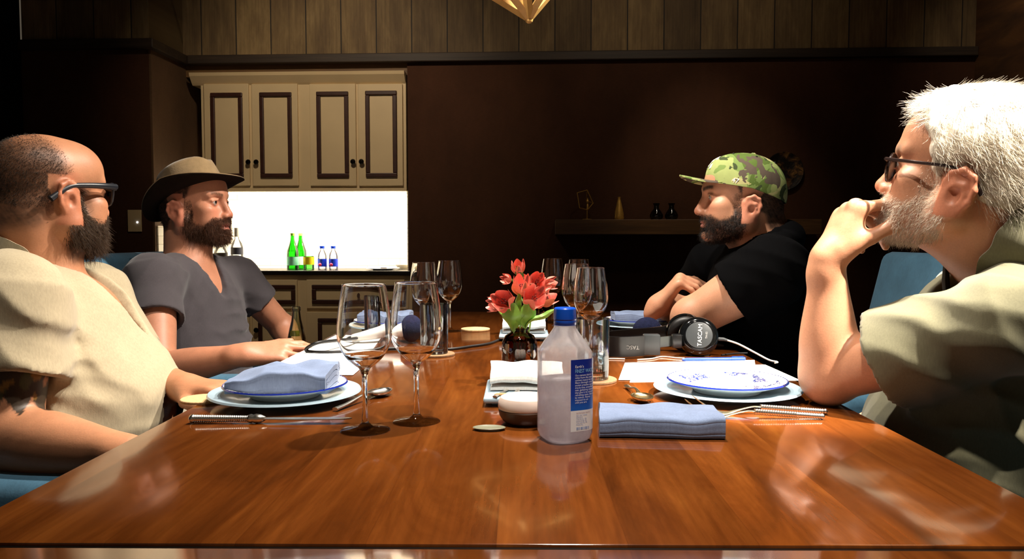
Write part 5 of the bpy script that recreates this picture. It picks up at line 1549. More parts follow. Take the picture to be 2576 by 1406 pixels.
def skin_colors(V, H, base, red=(.62, .22, .15), brow=None, stubble=None, lips=(.42, .13, .10), extra=None):
    L = H.inv(V); n = len(V)
    c = np.tile(np.array(base, float), (n, 1))
    c *= (1 + .06 * vnoise(V, 60, 1) + .04 * vnoise(V, 190, 2))[:, None]
    head = (np.abs(L) < .2).all(1)
    R = np.array(red)
    def blend(w, col):
        nonlocal c
        w = np.clip(w, 0, 1)[:, None]; c = c * (1 - w) + np.array(col) * w
    if H is not None:
        ch = np.exp(-(((L[:, 0] - .075) / .03) ** 2 + ((np.abs(L[:, 1]) - .038) / .02) ** 2 + ((L[:, 2] + .03) / .022) ** 2))
        ns = np.exp(-(((L[:, 0] - .118) / .016) ** 2 + (L[:, 1] / .018) ** 2 + ((L[:, 2] + .04) / .016) ** 2))
        er = sstep(.070, .080, np.abs(L[:, 1])) * (np.abs(L[:, 2] + .02) < .05) * (L[:, 0] < .03)
        ey = np.exp(-(((L[:, 0] - .085) / .014) ** 2 + ((np.abs(L[:, 1]) - .032) / .018) ** 2 + ((L[:, 2] + .010) / .010) ** 2))
        blend(.35 * ch * head, R); blend(.45 * ns * head, R); blend(.42 * er * head, R); blend(.25 * ey * head, R * .7)
        lp = (np.exp(-(((L[:, 0] - .104) / .012) ** 4 + (L[:, 1] / .0215) ** 4 + ((L[:, 2] + .0725) / .0115) ** 4)))
        blend(.9 * lp * head, lips)
        if brow is not None:
            yy = np.abs(L[:, 1]); zc = .0165 + .006 * np.sin(np.clip((yy - .012) / .04, 0, 1) * 2.2)
            b = np.exp(-(((L[:, 2] - zc) / .0052) ** 4)) * sstep(.010, .016, yy) * (1 - sstep(.046, .054, yy)) * (L[:, 0] > .04)
            blend(b * head * (brow[1] + .2 * vnoise(V, 900, 5)), brow[0])
        if stubble is not None:
            for (mask, col, amt) in stubble(L, V): blend(mask * head * np.clip(amt + .10 * vnoise(V, 500, 9), 0, 1), col)
    if extra: c = extra(c, V, L)
    return np.clip(c, .003, 1)

def strands(name, parent, roots, dirs, length, width, col, curl=0.25, seed=0, segs=4, jit=.25, gravity=None, droop=0.0, nside=3):
    """thin tapered hairs as one mesh"""
    r = np.random.default_rng(seed); n = len(roots)
    D = dirs + r.normal(size=(n, 3)) * jit; D /= np.linalg.norm(D, axis=1)[:, None]
    Ln = length * (0.6 + .8 * r.random(n)) if np.isscalar(length) else length * (0.6 + .8 * r.random(n))
    side = np.cross(D, r.normal(size=(n, 3))); side /= np.linalg.norm(side, axis=1)[:, None]
    up = np.cross(D, side)
    V = np.zeros((n, segs + 1, nside, 3)); cv = r.normal(size=(n, 3)) * curl
    g = np.array(gravity if gravity is not None else (0, 0, -1.0))
    for i in range(segs + 1):
        s = i / segs
        c = roots + D * (Ln * s)[:, None] + (cv + g * droop) * (Ln * s * s)[:, None]
        w = width * (1 - .8 * s)
        for k in range(nside):
            a = 2 * PI * k / nside; V[:, i, k] = c + (side * math.cos(a) + up * math.sin(a)) * w
    base = (np.arange(n) * (segs + 1) * nside)[:, None]
    q = []
    for i in range(segs):
        for k in range(nside):
            k2 = (k + 1) % nside; q.append([i * nside + k, i * nside + k2, (i + 1) * nside + k2, (i + 1) * nside + k])
    q = np.array(q); Q = (base[:, None, :] + q[None]).reshape(-1, 4)
    tone = np.exp(r.normal(size=n) * .22)
    colv = np.repeat(np.array(col)[None] * tone[:, None] if np.ndim(col) == 1 else np.array(col) * tone[:, None], (segs + 1) * nside, axis=0)
    return np_mesh(name, V.reshape(-1, 3), Q, HAIR_M, parent, np.clip(colv, .002, 1))

def beard_len(H, r, n):
    L = H.inv(r); return n * np.where((L[:, 2] > -.070) & (L[:, 0] > .07), .45, np.where(L[:, 2] > -.045, .5, 1.0))

def scatter(V, N, Q, weight, count, seed=0):
    """COUNT random points on the faces, denser where the weight of the vertices is high"""
    r = np.random.default_rng(seed)
    A = np.linalg.norm(np.cross(V[Q[:, 2]] - V[Q[:, 0]], V[Q[:, 3]] - V[Q[:, 1]]), axis=1) * weight[Q].mean(1)
    i = r.choice(len(Q), count, p=A / A.sum())
    u, v = r.random(count)[:, None], r.random(count)[:, None]
    def bl(P): return (P[Q[i, 0]] * (1 - u) + P[Q[i, 1]] * u) * (1 - v) + (P[Q[i, 3]] * (1 - u) + P[Q[i, 2]] * u) * v
    n = bl(N); return bl(V), n / np.linalg.norm(n, axis=1)[:, None]

def hand(F, wrist, fdir, up, left, k=1.0, curls=((.2, .3, .2),) * 4, spread=(.10, .02, -.06, -.14), thumb=((.5, .4, -.2), (.9, .1, -.1), (1, 0, -.1)), s=1.0, arc=0.006, wr=.026):
    """palm and five fingers; fdir along the palm, up out of the back of the hand, left = True for a left hand"""
    f = np.array(fdir, float); f /= np.linalg.norm(f)
    u = np.array(up, float); u -= f * (u @ f); u /= np.linalg.norm(u)
    sd = np.cross(f, u) * (1 if left else -1)      # toward the thumb
    W = np.array(wrist, float)
    def P(x, y, z): return W + (f * x + sd * y + u * z) * s
    off = (.028, .009, -.0105, -.0285); plen = (.092, .095, .089, .081)
    seg = ((.044, .026, .021), (.049, .030, .022), (.045, .028, .022), (.035, .021, .019)); rad = (.0098, .0100, .0095, .0084)
    for i in range(4):
        y = off[i]
        kn = P(plen[i], y, .002 - abs(i - 1.2) * .0022)
        F.cap(P(.006, y * .55, -.001), P(plen[i] - .012, y, .0), .0135 * s, .0112 * s, .018 * s)
        F.ell(kn, (.0105 * s,) * 3, None, .010 * s)
        a = 0.0; p = kn; sp = spread[i]
        d0 = f * math.cos(sp) + sd * math.sin(sp)
        for q in range(3):
            a += curls[i][q]
            d = d0 * math.cos(a) - u * math.sin(a)
            e = p + d * seg[i][q] * s
            r0 = rad[i] * (1 - .09 * q) * s; r1 = rad[i] * (1 - .09 * (q + 1) - (.06 if q == 2 else 0)) * s
            F.cap(p, e, r0, r1, .0035 * s if q else .008 * s)
            p = e
    F.ell(P(.050, .0, -.004), (.042 * s, .034 * s, .0135 * s), np.stack([f, sd, u], 1), .012 * s)
    F.ell(P(.038, .022, -.010), (.030 * s, .017 * s, .014 * s), np.stack([f, sd, u], 1), .014 * s)
    p = P(.018, .022, -.006); tl = (.046, .036, .030); tr = (.0150, .0115, .0105, .0085)
    for q in range(3):
        d = np.array(thumb[q], float); d = f * d[0] + sd * d[1] + u * d[2]; d /= np.linalg.norm(d)
        e = p + d * tl[q] * s; F.cap(p, e, tr[q] * s, tr[q + 1] * s, .014 * s if q == 0 else .004 * s); p = e
    F.cap(W - f * .02 * s, P(.012, 0, 0), wr * s, .024 * s, .016 * s, flat=(u, .72))

def short_sleeve(F, sh, el, frac, r0, r1, gap=.011, k=.03):
    """a sleeve round the arm from the shoulder to FRAC of the way to the elbow, hollow at its mouth"""
    sh = np.array(sh, float); el = np.array(el, float)
    F.ell(sh, (r0, r0, r0), None, k); F.sleeve(sh, sh + (el - sh) * frac, r0, r1, k)
    F.sleeve_sub(sh + (el - sh) * (frac - .14), sh + (el - sh) * (frac + .4), r1 - gap)

def head_only(H, V):
    """1 on the vertices that belong to the head"""
    F = Field(H.c - .17, H.c + .17, .005); H.build(F)
    return (F.sample(V) < .008).astype(float) * (np.abs(H.inv(V)) < .165).all(1)

def limb(F, a, b, prof, k=0.02, flat=None):
    """a limb with a bulging outline: prof = radii spread evenly from a to b"""
    fine = np.interp(np.linspace(0, len(prof) - 1, 25), range(len(prof)), prof); fine = np.convolve(np.pad(fine, 3, 'edge'), np.ones(7) / 7, 'valid')
    F.cap(a, b, max(prof), max(prof), k, flat=flat, prof=list(fine))

def folds(spec):
    """spec: (centre, radius, along direction, wavelength, height, phase)"""
    def fn(x, y, z):
        P = np.stack([x, y, z], 1).astype(np.float64); d = np.zeros(len(P))
        for i, (c, rad, along, wl_, h, ph) in enumerate(spec):
            q = P - np.array(c); w = np.exp(-(q ** 2).sum(1) / (rad * rad))
            al = np.array(along, float); al /= np.linalg.norm(al)
            t = q @ al + .018 * vnoise(P, 16, 30 + i) + .006 * vnoise(P, 45, 60 + i)
            s = (1 - np.abs(np.sin(t * PI / wl_ + ph))) ** 1.3
            on = np.clip(.6 + .9 * vnoise(P, 11, 90 + i), 0, 1)
            d -= w * h * s * on
        d -= .0010 * (1 + vnoise(P, 30, 77))
        return d
    return fn
# ------------------------------------------------------------------ the four men
def carve(F, H, fn, lo, hi, k=.003):
    w = F.win(lo, hi)
    sl, X, Y, Z = w
    sh = F.D[sl].shape
    P = np.stack([np.broadcast_to(a, sh).ravel() for a in (X, Y, Z)], 1).astype(np.float64)
    d = fn(H.inv(P)).reshape(sh).astype(np.float32) * H.k
    F.mixin(sl, d, k, 'int')

def chest_frame(yaw, lean):
    return np.array(Matrix.Rotation(math.radians(yaw), 3, 'Z') @ Matrix.Rotation(math.radians(lean), 3, 'Y'))

def torso(F, J, t=0.0, k=.045):
    R = J['R']
    F.ell(J['chest'], np.array(J['cr']) + t, R, k)
    F.ell(J['belly'], np.array(J['br']) + t, J.get('RB', R), k)
    F.ell(J['pelvis'], np.array(J['pr']) + t, J.get('RB', R), k)
    for s in ('sl', 'sr'):
        F.cap(np.array(J['nb']) - R[:, 2] * J.get('td', .045), J[s], J.get('t0', .052) + t, J.get('t1', .060) + t, .03)

def V3(p): return np.array((p[0], p[1], p[2]), float)
def lerp(a, b, s): return V3(a) * (1 - s) + V3(b) * s

def collar(name, parent, J, H, mat, open_deg=34, r0=.068, hgt=.034, flap=.048, drop=.055, tf=0.0, up=0.0, back=.0, yaw_off=0.0, rx=1.0):
    """a shirt collar: stands round the neck, folds over, ends in two points at the open front"""
    ax = H.c + H.R @ np.array([-.045, 0, -.10]) * H.k - V3(J['nb']); ax /= np.linalg.norm(ax)
    u = V3(J['R'][:, 2]) * .55 + ax * .45; u /= np.linalg.norm(u); u = u + V3(J['R'][:, 0]) * tf; u /= np.linalg.norm(u)
    f = V3(J['R'][:, 0]); f -= u * (f @ u); f /= np.linalg.norm(f); l = np.cross(u, f)
    c = V3(J['nb']) + f * back + u * up
    n = 72; v, fc = [], []
    prof = lambda a: None
    for i in range(n + 1):
        a = math.radians(open_deg + yaw_off) + (2 * PI - 2 * math.radians(open_deg)) * i / n
        fr = max(0.0, 1 - min(i, n - i) / (n * .20)); fr = fr * fr * (3 - 2 * fr)
        dr = np.array([math.cos(a) * 1.06, math.sin(a) * rx])
        e = -drop * fr; q = .012 * fr
        w = .0022 * math.sin(a * 7) + .0015 * math.sin(a * 13 + 1)
        rows = [(r0 + .001, -.016 + e), (r0 - .002 + q * .3, hgt * .6 + e * .85), (r0 + .001 + q, hgt + e * .8 + w), (r0 + .005 + q, hgt + .001 + e * .8 + w), (r0 + .012 + q * 1.6, hgt * .55 + e * .95 + w), (r0 + .022 + w + q * 2.0, hgt - flap - .030 * fr + e + w), (r0 + .0185 + w + q * 1.9, hgt - flap - .029 * fr + e), (r0 + .0085 + q * 1.2, hgt * .4 + e * .95), (r0 + .004, -.016 + e)]
        for r, z in rows: v.append(tuple(c + (f * dr[0] + l * dr[1]) * r + u * z))
    k = 9
    for i in range(n):
        for j in range(k): fc.append((i * k + j, i * k + (j + 1) % k, (i + 1) * k + (j + 1) % k, (i + 1) * k + j))
    fc.append(tuple(range(k))); fc.append(tuple(reversed(range(n * k, n * k + k))))
    m = M(); m.v = v; m.f = fc
    return obj(name, m, mat, parent, 55)

def legs(parent, J, knees, feet, mat, shoe):
    lo = np.min([J['pelvis'], *knees, *feet], 0) - .25; hi = np.max([J['pelvis'], *knees, *feet], 0) + .25
    F = Field((lo[0], lo[1], 0.0), (hi[0], hi[1], J['pelvis'][2] + .13), .011)
    F.ell(J['pelvis'], np.array(J['pr']) + .006, J.get('RB', J['R']), .04)
    for s, kn, ft in zip((1, -1), knees, feet):
        hip = V3(J['pelvis']) + V3(J['R'][:, 1]) * .09 * s - np.array([0, 0, .03])
        limb(F, hip, kn, [.095, .088, .076, .066], .03); limb(F, kn, ft, [.066, .062, .052, .05], .02)
    F.half((0, 0, .035), (0, 0, -1), lo, hi)
    V, Q = F.surface()
    np_mesh('trousers', V, Q, mat, parent)
    for kn, ft in zip(knees, feet):
        d = V3(J['R'][:, 0]); d[2] = 0; d /= np.linalg.norm(d)
        F = Field(V3(ft) - .3, V3(ft) + .3, .009)
        b = V3(ft); b[2] = .045
        F.cap(b - d * .03, b + d * .14, .044, .036, .02); F.half((0, 0, .004), (0, 0, -1), b - .4, b + .4); F.half((0, 0, .09), (0, 0, 1), b - .4, b + .4)
        V, Q = F.surface(); np_mesh('shoe', V, Q, shoe, parent)

def bounds(pts, m):
    P = np.array([V3(p) for p in pts]); return P.min(0) - m, P.max(0) + m

DARK = plain('dark_trouser_cloth', '#1c1f26', 0.85, var=0.15)
JEAN = fabric('dark_denim', '#1f2a38', 700, 0.2, 0.3)
SHOE = plain('dark_leather_shoe', '#17110d', 0.45)

# ================================================================== the white-haired man, near right, elbow on the table
def man_grey():
    P = thing('person', 'white-haired bearded person in glasses and an olive shirt, elbow on table, hand at mouth', 'person', (0.80, 1.28, 0))
    inv = Matrix.Translation(-P.location)
    yaw = 150.3
    H = Head(at(2432, 430, 1.20), math.radians(138), math.radians(11), 0, 1.02, jaw=.002, cheek=.002, nose=1.08, ear=1.10, earz=-.016, fat=.004, brow=.002)
    R = chest_frame(148, 16)
    J = dict(td=.06, t0=.040, t1=.050, nb=V3(at(2512, 600, 1.20)), sl=V3(at(2530, 806, 1.09)), sr=V3((.865, 1.46, .93)), chest=(.79, 1.28, .80), cr=(.13, .19, .185), belly=(.765, 1.30, .68), br=(.165, .20, .17), pelvis=(.83, 1.27, .545), pr=(.15, .19, .11), R=R, RB=chest_frame(160, 4))
    el, wr = V3(at(2085, 962, 1.275)), V3(at(2082, 652, 1.262))
    el[2] = TZ + .047
    er, wrr = V3((.86, 1.60, .69)), V3((.62, 1.50, .64))
    lo, hi = bounds([el, wr, J['sl'], J['sr'], J['nb'], J['pelvis'], H.c, er, wrr], .13); hi[2] = H.c[2] + .16; lo[2] = .50; lo[0] = .42
    F = Field(lo, hi, .0062, [(H.w((-.1, -.09, -.13)) * 0 + H.c - .155, H.c + .155, .0025), (wr - .03, wr + np.array([.16, .05, .11]), .0025)])
    torso(F, J, -.006)
    F.cap(H.w((-.040, 0, -.055)), V3(J['nb']) - R[:, 2] * .02, .062 * 1.05, .072, .03)
    F.cap(H.w((.02, 0, -.085)), V3(J['nb']) + R[:, 0] * .03, .045, .05, .03)
    # left arm: elbow on the table, forearm upright
    limb(F, J['sl'], el, [.050, .051, .050, .046, .041], .02)
    F.ell(el, (.043, .043, .043), None, .015)
    limb(F, el, wr, [.043, .0475, .0465, .041, .034, .0285, .0265], .015)
    mouth = H.w((.108, .0, -.078))
    hd = V3((0.42, 0.02, .90)); hd /= np.linalg.norm(hd)
    hand(F, wr, hd, (-.86, -.12, .50), True, curls=((.98, .20, .04), (1.42, .38, .22), (1.58, .45, .25), (1.80, .55, .3)), spread=(.02, .0, -.06, -.12), thumb=((.80, .40, -.50), (.86, .16, -.58), (.84, .02, -.62)), s=1.0, wr=.0265)
    limb(F, J['sr'], er, [.058, .054, .046, .041], .02); limb(F, er, wrr, [.042, .044, .034, .026], .015)
    hand(F, wrr, (-.9, -.3, -.25), (0, 0, 1), False, curls=((.3, .4, .3),) * 4)
    H.build(F)
    V, Q = largest(*F.surface()); del F
    L = H.inv(V)
    ho = head_only(H, V)
    hl = [(-.14, -.060), (-.085, -.052), (-.05, -.040), (-.034, -.020), (-.022, .016), (.0, .030), (.025, .036), (.05, .048), (.075, .066), (.095, .100), (.14, .2)]
    def bmask(L): return beard_mask(L, -.004, -.140, ([-.02, 0, .012, .028, .045, .062, .074, .084, .12], [.0, -.010, -.024, -.038, -.050, -.058, -.056, -.0505, -.0505]), .0735, (.006, .016, .036, .048))
    cols = skin_colors(V, H, (.50, .235, .130), red=(.58, .16, .09), brow=(srgb('#8a7866'), .55), stubble=lambda L, V: [(bmask(L) * ho, np.array(srgb('#c4ab96')), .5)], lips=(.42, .16, .12))
    body = np_mesh('body', V, Q, SKIN, P, cols); body.matrix_parent_inverse = inv
    N = normals(V, Q)
    w = bmask(L) * ho
    r, n = scatter(V, N, Q, w, 6000, 3)
    dirs = n * .75 + (H.R @ np.array([.25, 0, -.75])) * .6
    Lr = H.inv(r); grey = sstep(-.06, -.11, Lr[:, 2]) * .2
    bc = np.array(srgb('#cfc4b2'))[None] * (1 - .5 * sstep(.07, .095, Lr[:, 0])[:, None] * (Lr[:, 2] < -.085)[:, None] * .8)
    b = strands('beard', P, r, dirs, beard_len(H, r, .0065), .00027, bc, .3, 5, 3, .28, droop=.2); b.matrix_parent_inverse = inv
    b['label'] = 'short white beard'
    # hair: a soft cap of hair with loose strands
    lo, hi = H.c - .19, H.c + .19
    F = Field(lo, hi, .0032)
    H.ell(F, (-.012, 0, .034), (.108, .086, .096), .01); H.ell(F, (.030, 0, .060), (.066, .066, .056), .02); H.ell(F, (-.055, 0, -.020), (.056, .070, .062), .02)
    carve(F, H, lambda L: L[:, 0] - region(L, hl) + .003 * np.sin(L[:, 2] * 210 + L[:, 1] * 90), lo, hi, .008)
    carve(F, H, lambda L: -(L[:, 2] + .090), lo, hi, .006)
    for sg in (-1, 1): H.ell(F, (-.010, sg * .09, -.022), (.026, .03, .040), .006, 'sub')
    F.displace(lambda x, y, z: .0022 * vnoise(np.stack([x, y, z], 1) @ np.diag([1, 1, .7]), 130, 4) + .0012 * vnoise(np.stack([x, y, z], 1), 330, 6))
    V2, Q2 = largest(*F.surface()); N2 = normals(V2, Q2)
    hc = np.array(srgb('#cdc3b0')); L2 = H.inv(V2)
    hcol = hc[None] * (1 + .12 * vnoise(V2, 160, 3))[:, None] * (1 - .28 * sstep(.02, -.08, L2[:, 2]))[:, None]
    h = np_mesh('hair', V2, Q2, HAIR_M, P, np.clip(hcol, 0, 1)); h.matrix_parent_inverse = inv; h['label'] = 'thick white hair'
    r, n = scatter(V2, N2, Q2, np.ones(len(V2)), 17000, 8)
    Lr = H.inv(r)
    comb = np.stack([-.75 * np.ones(len(r)), .25 * Lr[:, 1] / .08, -.65 * np.ones(len(r))], 1)
    comb[Lr[:, 2] > .085] = (-.9, 0, -.1)
    fr = (Lr[:, 0] > .045) & (Lr[:, 2] > .06); comb[fr] = (.55, .15, -.35)
    d = n * .16 + (comb @ H.R.T) * .9
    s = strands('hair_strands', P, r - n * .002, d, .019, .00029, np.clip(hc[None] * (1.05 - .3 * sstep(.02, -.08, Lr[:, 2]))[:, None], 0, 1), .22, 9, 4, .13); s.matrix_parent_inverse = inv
    for q in ('L',): pass
    H.eyes(P, '#5a6a70')
    # olive shirt
    lo, hi = bounds([J['sl'], J['sr'], J['nb'], J['pelvis'], lerp(J['sl'], el, .7)], .16); hi[2] = J['nb'][2] + .07; lo[2] = .52
    F = Field(lo, hi, .0055, [(V3(J['sl']) - .26, V3(J['sl']) + .14, .0045)])
    torso(F, J, .008)
    short_sleeve(F, J['sl'], el, .62, .058, .079); short_sleeve(F, J['sr'], er, .65, .068, .076)
    nk = H.w((-.035, 0, -.05)); cu = R[:, 2] + R[:, 0] * .45; cu /= np.linalg.norm(cu); F.cap(V3(J['nb']) + cu * .075, V3(J['nb']) + cu * .25, .082, .10, .012, 'sub')
    F.cap(V3(J['nb']) - R[:, 2] * .03, nk, .070, .074, .006, 'sub')
    F.cap(V3(J['nb']) + R[:, 0] * .055 - R[:, 2] * .01, V3(J['nb']) + R[:, 0] * .115 - R[:, 2] * .12, .040, .010, .004, 'sub')
    sl_ = V3(J['sl'])
    F.displace(folds([(sl_ + [-.02, .02, .02], .13, (.35, .1, 1.0), .045, .012, 0.5), (sl_ + [.0, .05, -.10], .12, (.9, .2, .5), .060, .008, 1.2), (V3(J['belly']) + [-.05, -.14, .10], .16, (.3, .1, 1), .05, .011, 2.0), (V3(J['belly']) + [.05, -.16, .02], .18, (.6, .1, 1), .07, .010, .3)]))
    V, Q = largest(*F.surface())
    olive = fabric('olive_shirt_cotton', '#625f48', 900, .07, .15, .85, 14)
    sh = np_mesh('shirt', V, Q, olive, P); sh.matrix_parent_inverse = inv; sh['label'] = 'olive short-sleeved shirt'
    c = collar('collar', P, J, H, olive, 32, .082, .046, .062, .07, back=-.006, tf=.45); c.matrix_parent_inverse = inv
    m = M()
    ax = (el - V3(J['sl'])); ax = ax / np.linalg.norm(ax)
    # dark strip along the open collar
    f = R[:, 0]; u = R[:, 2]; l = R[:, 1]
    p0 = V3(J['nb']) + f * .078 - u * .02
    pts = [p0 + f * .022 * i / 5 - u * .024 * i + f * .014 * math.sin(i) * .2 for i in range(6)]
    m.add(*tube([Vector(q) for q in pts], [.012, .016, .016, .015, .013, .01], 10, .35, Vector(f))); o = obj('inner_placket', m, plain('dark_olive_strip', '#2a261b', .9, var=.3), P, 60); o.matrix_parent_inverse = inv
    legs_parent(P, inv, J, [(.36, 1.42, .53), (.40, 1.17, .53)], [(.40, 1.44, .09), (.44, 1.12, .09)], DARK)
    # glasses
    fm = plain('tortoiseshell_dark', '#1b1210', .2)
    m = M(); mat = H.mat()
    for sg in (-1, 1):
        pts = [(.0975 - .0045 * (math.cos(a) * sg > 0) * abs(math.cos(a)), sg * .034 + .0265 * math.cos(a), -.010 + .021 * math.sin(a)) for a in np.linspace(0, 2 * PI, 33)]
        m.add(*tube([mat @ Vector(p) for p in pts], .0024 * H.k, 8))
    m.add(*tube([mat @ Vector(p) for p in ((.0985, -.0085, .000), (.1035, 0, .002), (.0985, .0085, .000))], .0024 * H.k, 8))
    g = thing_part('eyeglasses', m, fm, P, inv); g['label'] = 'dark rimmed eyeglasses'
    for sg in (-1, 1):
        m = M(); pts = spline([(.096, sg * .060, .001), (.092, sg * .071, .001), (.05, sg * .079, .001), (.0, sg * .083, .0), (-.028, sg * .083, -.012), (-.044, sg * .080, -.034)], 6)
        m.add(*tube([mat @ Vector(p) for p in pts], [.0036, .0030, .0026, .0024, .0028, .0034], 8, 1.0)); t_ = obj('temple_arm', m, fm, g)
        v, f_ = lathe([(0, 0), (.0245, 0), (.0245, .0008), (0, .0008)], 32)
        m = M(); m.add([(p[2], p[0], p[1] * .8) for p in v], f_, mat=mat @ T(.0970, sg * .034, -.010)); obj('lens', m, MT['clear_thin'], g)
        m = M(); m.add(*sphere((.097, sg * .060, .001), .0028, 8, 6), mat=mat); obj('hinge', m, MT['silver'], g)
    fix_parent(P, inv)
    return P, J, H

def thing_part(name, m, mat, P, inv, smooth=50):
    o = obj(name, m, mat, P, smooth); o.matrix_parent_inverse = inv; return o
def legs_parent(P, inv, J, knees, feet, mat):
    n0 = set(P.children); legs(P, J, knees, feet, mat, SHOE)
    for c in P.children:
        if c not in n0: c.matrix_parent_inverse = inv
def fix_parent(P, inv):
    for c in P.children: c.matrix_parent_inverse = inv

# ================================================================== the man in the cream shirt, near left
def man_cream():
    P = thing('person', 'balding bearded person in sunglasses and a cream linen shirt with a tattooed arm', 'person', (-0.95, 1.52, 0))
    inv = Matrix.Translation(-P.location)
    H = Head(at(126, 478, 1.55), math.radians(62), math.radians(-1), 0, 1.03, jaw=.006, cheek=.002, fat=.008, ear=1.05, nose=1.0, back=.006, crown=-.006)
    R = chest_frame(10, -10)
    J = dict(td=.06, t0=.042, t1=.054, nb=V3(at(66, 668, 1.53)), sr=V3(at(34, 752, 1.32)), sl=V3(at(232, 742, 1.76)), chest=(-.905, 1.53, .80), cr=(.135, .19, .18), belly=(-.865, 1.52, .69), br=(.175, .20, .17), pelvis=(-.92, 1.50, .54), pr=(.15, .19, .11), R=R, RB=chest_frame(10, 0))
    er, wr = V3((-.845, 1.255, .705)), V3((-.615, 1.20, .695))
    el, wl_ = V3((-.84, 1.70, .725)), V3((-.655, 1.50, .742))
    lo, hi = bounds([er, wr, el, wl_, J['sl'], J['sr'], J['nb'], J['pelvis'], H.c], .13); lo[2] = .52; hi[2] = H.c[2] + .16
    F = Field(lo, hi, .0062, [(H.c - .165, H.c + .165, .0027)])
    torso(F, J, -.006)
    F.cap(H.w((-.040, 0, -.045)), V3(J['nb']) - R[:, 2] * .02, .070, .080, .03)
    F.ell(H.w((-.062, 0, -.062)), (.045, .055, .05), H.R, .03)
    F.cap(H.w((.01, 0, -.085)), V3(J['nb']) + R[:, 0] * .04, .055, .06, .03)
    limb(F, J['sr'], er, [.066, .064, .060, .055, .050], .02); F.ell(er, (.049, .049, .047), None, .015)
    limb(F, er, wr, [.050, .055, .053, .045, .036, .030], .015)
    hand(F, wr, (.95, .15, -.25), (-.1, 0, 1), False, curls=((.3, .4, .3),) * 4)
    limb(F, J['sl'], el, [.062, .058, .05, .045], .02); F.ell(el, (.044, .044, .044), None, .015); limb(F, el, wl_, [.045, .046, .036, .029], .015)
    hand(F, wl_, (.92, -.38, .05), (-.05, 0, 1), True, curls=((.15, .25, .15), (.15, .25, .15), (.18, .28, .2), (.2, .3, .2)), spread=(.14, .03, -.08, -.2), thumb=((.7, .6, -.2), (.9, .4, -.1), (1, .2, -.1)))
    H.build(F)
    V, Q = largest(*F.surface())
    hl = [(-.14, -.05), (-.10, -.055), (-.075, -.048), (-.05, -.040), (-.03, -.028), (.0, -.012), (.02, -.004), (.04, -.006), (.06, -.012), (.085, -.024), (.105, -.036), (.13, -.05)]
    def hmask(L):
        x, z = L[:, 0], L[:, 2]
        m = sstep(.012, -.026, x - region(L, hl)) * sstep(-.088, -.062, z) * no_ear(L)
        bald = np.exp(-(((x + .055) / .035) ** 2 + (L[:, 1] / .05) ** 2 + ((z - .095) / .03) ** 2))
        return m * (1 - .85 * bald)
    def bmask(L): return beard_mask(L, -.014, -.140)
    def side(L):
        x, z = L[:, 0], L[:, 2]; return sstep(.014, .022, x) * (1 - sstep(.036, .048, x)) * sstep(.015, 0, z) * sstep(-.06, -.04, z)
    ax = er - V3(J['sr']); Lx = np.linalg.norm(ax); ax = ax / Lx
    def tattoo(c, V, L):
        q = V - V3(J['sr']); t = q @ ax; rad = np.linalg.norm(q - np.outer(t, ax), axis=1)
        on = (rad < .085) & (V[:, 1] < 1.42) & (V[:, 0] < -.74)
        ang = np.arctan2((q @ np.cross(ax, [0, 1, 0])), q @ np.array([0, 1.0, 0]))
        low = Lx * (.74 + .14 * np.abs(((ang * 2.6) % 1) * 2 - 1))
        w = on & (t < low) & (t > Lx * .3)
        n = vnoise(V, 95, 41); n2 = vnoise(V, 60, 43)
        ink = np.where((n > .25)[:, None], np.array(srgb('#3d4a2a')), np.array(srgb('#1c2018')))
        ink = np.where(((n2 > .55) & (t < Lx * .75))[:, None], np.array(srgb('#8a6a2c')), ink)
        k = (w * (n > -.85)).astype(float)[:, None] * .92
        return c * (1 - k) + ink * k
    cols = skin_colors(V, H, (.46, .205, .105), red=(.54, .16, .09), brow=(srgb('#2c1c12'), .8), stubble=lambda L, V: [(hmask(L), np.array(srgb('#2a2119')), .72), (bmask(L), np.array(srgb('#21170e')), .75), (side(L), np.array(srgb('#3a2818')), .45)], extra=tattoo)
    body = np_mesh('body', V, Q, SKIN, P, cols)
    N = normals(V, Q); L = H.inv(V); near = head_only(H, V)
    r, n = scatter(V, N, Q, bmask(L) * near, 6500, 3)
    b = strands('beard', P, r, n * .8 + (H.R @ np.array([.2, 0, -.8])) * .8, beard_len(H, r, .014), .00042, np.array(srgb('#46321e')), .3, 5, 4, .22, droop=.35); b['label'] = 'dark brown beard'
    r, n = scatter(V, N, Q, hmask(L) * near, 9000, 4)
    h = strands('hair', P, r, n * .9 + (H.R @ np.array([-.3, 0, -.4])) * .9, .0034, .00032, np.array(srgb('#2e251b')), .2, 6, 2, .25); h['label'] = 'cropped dark hair round a bald crown'
    H.eyes(P, '#4a3a2a')
    # linen shirt, open at the neck
    lo, hi = bounds([J['sl'], J['sr'], J['nb'], J['pelvis'], lerp(J['sr'], er, .8)], .17); hi[2] = J['nb'][2] + .08; lo[2] = .50
    F = Field(lo, hi, .0055)
    torso(F, J, .010)
    hem = lerp(J['sr'], er, .56); short_sleeve(F, J['sr'], er, .56, .080, .079, .011, .035); short_sleeve(F, J['sl'], el, .75, .072, .074)
    F.cap(V3(J['nb']) - R[:, 2] * .03, H.w((-.04, 0, -.04)), .080, .082, .006, 'sub')
    f, l, u = R[:, 0], R[:, 1], R[:, 2]
    cu = u + f * .55; cu /= np.linalg.norm(cu); F.cap(V3(J['nb']) + cu * .075, V3(J['nb']) + cu * .25, .088, .10, .012, 'sub')
    ch = V3(J['chest'])
    F.cap(V3(J['nb']) + f * .07, ch + f * .165 - u * .06, .060, .012, .004, 'sub')
    F.cap(V3(J['nb']) + f * .10 + u * .02, ch + f * .18 + u * .02, .07, .028, .004, 'sub')
    be = V3(J['belly'])
